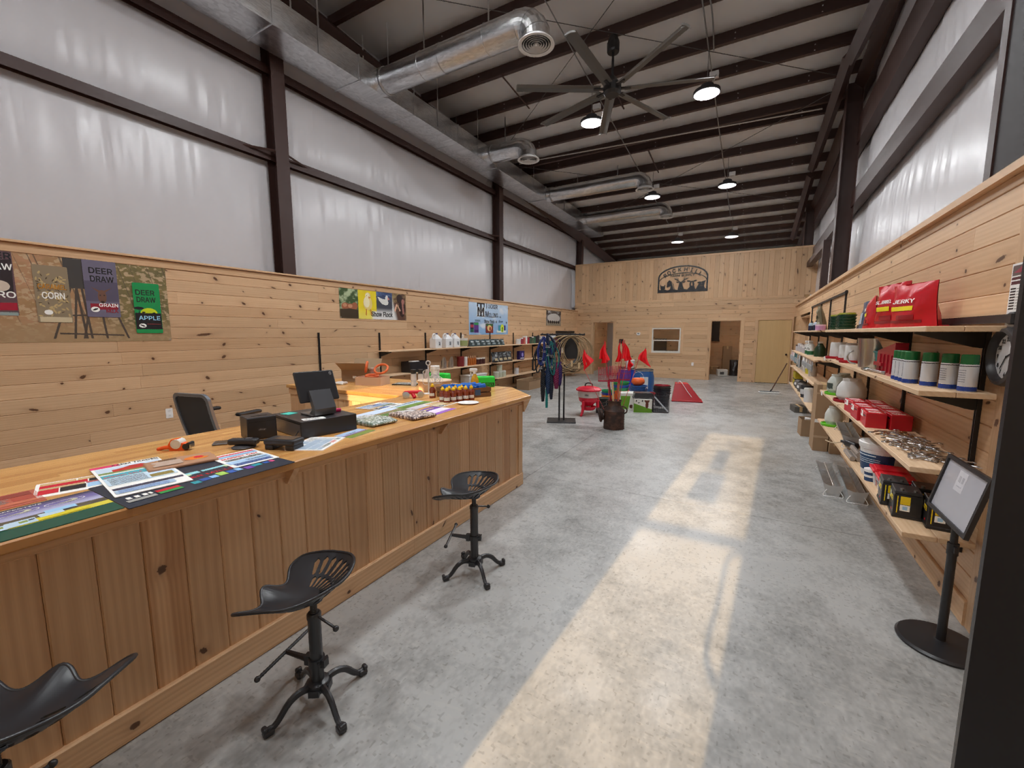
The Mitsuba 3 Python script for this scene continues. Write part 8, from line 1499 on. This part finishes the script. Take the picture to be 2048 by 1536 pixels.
for i, (y, c, h) in enumerate(((11.3, (0.10, 0.13, 0.13), 0.2), (10.9, (0.42, 0.42, 0.40), 0.22), (10.4, (0.5, 0.47, 0.45), 0.2), (9.9, (0.6, 0.58, 0.55), 0.18), (9.4, (0.55, 0.5, 0.05), 0.16), (8.9, (0.5, 0.47, 0.42), 0.2))): lathe_thing('bottle_pack', ['dark grey', 'mid grey', 'rosy grey', 'pale grey', 'yellow', 'beige'][i]+' container on the far third shelf', 'bottle', 0.93, y, 0.87, [('body', [(0, 0), (0.06, 0), (0.065, h*0.7), (0.03, h), (0, h)], c), ('cap', [(0, h), (0.03, h), (0.03, h+0.03), (0, h+0.03)], (0.6, 0.6, 0.6))])
k = thing('yellow_box', 'mustard yellow box on the far bottom shelf', 'box'); part(k, 'carton', cbox(0.15, 0.5, 0.28, 0.004, (0, 0, 0.14)), mat('#a8961c', 0.45)); part(k, 'band', cbox(0.152, 0.502, 0.03, 0.002, (0, 0, 0.13)), mat((0.04, 0.04, 0.02), 0.45)); place(k, mv(0.92, 11.3, 0.47))
for i, (y, lab) in enumerate(((10.5, 'left grey electric motor on the far bottom shelf'), (9.9, 'right grey electric motor on the far bottom shelf'))):
    k = thing('fence_motor', lab, 'motor'); part(k, 'body', cat(cyl((0, -0.12, 0.09), (0, 0.12, 0.09), 0.085, 20), box(0, 0, 0.02, 0.12, 0.2, 0.04)), mat((0.09, 0.095, 0.10), 0.35, 0.4), smooth=40); part(k, 'shaft', cyl((0, -0.17, 0.09), (0, -0.12, 0.09), 0.015, 10), 'tin'); part(k, 'label', box(-0.085, 0, 0.1, 0.004, 0.1, 0.05), WHITE); place(k, mv(0.90, y, 0.47, 12))
k = thing('dark_canister', 'dark canister with white label on the far bottom shelf', 'canister'); part(k, 'body', lathe([(0, 0), (0.09, 0), (0.1, 0.22), (0, 0.23)], 22), mat((0.03, 0.03, 0.035), 0.35), smooth=40); part(k, 'label', cyl((0, 0, 0.06), (0, 0, 0.15), 0.098, 22, cap=False), mat((0.5, 0.5, 0.5), 0.4), smooth=True); place(k, mv(0.89, 9.1, 0.47))
lathe_thing('white_canister', 'white canister at the near end of the far bottom shelf', 'canister', 0.88, 8.5, 0.47, tub((0.6, 0.6, 0.6), (0.64, 0.64, 0.62), 0.2, 0.085))
for i, (z, y) in enumerate(((0.86, 11.74), (1.21, 11.74), (0.465, 11.74), (0.86, 8.2), (0.86, 6.6), (1.30, 6.62))): solo('price_tag', box(0.792, y-0.1, z, 0.004, 0.09, 0.05), WHITE, 'white price card clipped to the shelf edge, '+['far third shelf', 'far second shelf', 'far bottom shelf', 'far third shelf near end', 'near third shelf', 'near second shelf'][i], 'tag')
carton('cardboard_box', 'tall brown carton with white tape standing between the two right shelf sections', 0.17, 0.40, 0.92, 0.885, 7.20, 0, 0, extra=lambda k: (part(k, 'white_tape', cat(box(0.0, -0.2015, 0.42, 0.17, 0.002, 0.045), box(0.06, -0.2025, 0.5, 0.022, 0.002, 0.22)), WHITE), part(k, 'tape_seam', cat(box(0, -0.2015, 0.80, 0.17, 0.002, 0.02), box(0, -0.2015, 0.2, 0.17, 0.002, 0.03)), mat((0.42, 0.3, 0.2), 0.2))))
carton('cardboard_box', 'wide brown carton on the floor right of the tall carton', 0.13, 0.42, 0.21, 1.045, 7.12, 0, 0)
k = carton('cardboard_box', 'small open brown box left of the tall carton on the floor', 0.20, 0.30, 0.26, 0.83, 8.05, 0, 4, True, (0.01, 0.01)); part(k, 'packing', box(0.83, 8.0, 0.24, 0.08, 0.1, 0.08), WHITE)
carton('cardboard_box', 'dark flat box under the far bottom shelf', 0.22, 0.4, 0.12, 0.90, 10.4, 0, 8, c=mat((0.08, 0.075, 0.065), 0.6))
# sign stand, clock, notice by the entrance
k = thing('sign_stand', 'black floor stand with a framed notice tilted to the aisle', 'sign stand')
px, py = 0.945, 2.865
part(k, 'base', lathe([(0, 0), (0.165, 0), (0.178, 0.004), (0.178, 0.010), (0.168, 0.020), (0.03, 0.026), (0.025, 0.03), (0, 0.03)], 48, (px, py, 0)), mat((0.012, 0.012, 0.014), 0.35), smooth=40)
part(k, 'post', cat(cyl((px, py, 0.02), (px, py, 0.50), 0.019, 18), cyl((px, py, 0.48), (px, py, 0.80), 0.015, 18)), BLACK, smooth=40)
part(k, 'clamp', cat(cyl((px, py, 0.50), (px, py, 0.56), 0.023, 18), box(px, py-0.028, 0.535, 0.014, 0.03, 0.03)), BLACK, smooth=40)
Wp = T().translate([0.90, 2.755, 0.85]).rotate([0, 0, 1], 0).rotate([0, 1, 0], 12)
part(k, 'frame', cat(box(0, 0, 0.137, 0.018, 0.46, 0.018), box(0, 0, -0.137, 0.018, 0.46, 0.018), box(0, 0.221, 0, 0.018, 0.018, 0.29), box(0, -0.221, 0, 0.018, 0.018, 0.29)), BLACK, to_world=Wp); part(k, 'backing', box(0.004, 0, 0, 0.006, 0.44, 0.27), mat((0.40, 0.40, 0.44), 0.25), to_world=Wp, label='blank grey notice')
part(k, 'mount', cat(cyl((px, py, 0.74), (px-0.03, py-0.02, 0.82), 0.012, 10)), BLACK)
part(k, 'paper_print', box(0.0005, 0.02, 0.055, 0.001, 0.09, 0.10), mat((0.56, 0.56, 0.60), 0.3), to_world=Wp); part(k, 'paper_lines', cat(box(-0.0005, 0.035, 0.065, 0.001, 0.02, 0.03), box(-0.0005, 0.003, 0.065, 0.001, 0.02, 0.03), box(-0.0005, 0.02, 0.03, 0.001, 0.05, 0.006)), mat((0.42, 0.42, 0.46), 0.4), to_world=Wp)
k = thing('wall_clock', 'round white wall clock with a thick dark rim', 'clock'); cy, cz = 3.035, 1.50
part(k, 'rim', orient(lathe([(0.112, 0), (0.145, 0), (0.148, 0.02), (0.14, 0.04), (0.125, 0.045), (0.115, 0.03), (0.112, 0.012)], 48), (RX-0.007, cy, cz), (0, -1, 0), (0, 0, 1)), mat((0.03, 0.026, 0.026), 0.4), smooth=40)
part(k, 'face', orient(lathe([(0.116, 0.012), (0, 0.013)], 48), (RX-0.007, cy, cz), (0, -1, 0), (0, 0, 1)), mat((0.68, 0.68, 0.70), 0.4))
for i in range(12):
    a = math.pi/2-(i+1)*math.pi/6; m = text(str(i+1), 0.02, 0.001, True); m.apply_translation([0.088*math.cos(a), 0.088*math.sin(a)-0.01, 0]); part(k, 'numeral', orient(m, (RX-0.021, cy, cz), (0, -1, 0), (0, 0, 1)), BLACK)
part(k, 'hands', orient(extr(union_all([LineString([(0, 0), (0.05, 0.02)]).buffer(0.004), LineString([(0, 0), (-0.045, -0.06)]).buffer(0.003), Point(0, 0).buffer(0.007)]), 0.001), (RX-0.023, cy, cz), (0, -1, 0), (0, 0, 1)), BLACK)
k = thing('wall_notice', 'tall printed notice sheet above the clock', 'poster'); part(k, 'sheet', bx(RX-0.009, RX-0.007, 2.86, 3.13, 1.635, 1.96), WHITE)
prints(k, (RX-0.009, 3.13, 1.635), (0, -1, 0), (0, 0, 1), [('#5a4a48', sbox(0.01, 0.265, 0.26, 0.315)), ('#8a3040', Polygon([(0.02, 0.28), (0.1, 0.31), (0.2, 0.29), (0.12, 0.275)])), ('#4a1c24', union_all([sbox(0.01, 0.245, 0.26, 0.258), sbox(0.01, 0.222, 0.26, 0.238)])), ('k', union_all([sbox(0.012, 0.10+0.014*i, 0.06, 0.107+0.014*i) for i in range(8)])), ('gr', union_all([sbox(0.07, 0.10+0.014*i, 0.24, 0.104+0.014*i) for i in range(8)])), ('#5a4a3a', sbox(0.01, 0.045, 0.26, 0.075)), ('#c08a50', union_all([ellipse(0.05, 0.055, 0.02, 0.008), ellipse(0.12, 0.055, 0.02, 0.008)])), ('k', sbox(0.01, 0.006, 0.26, 0.012))])
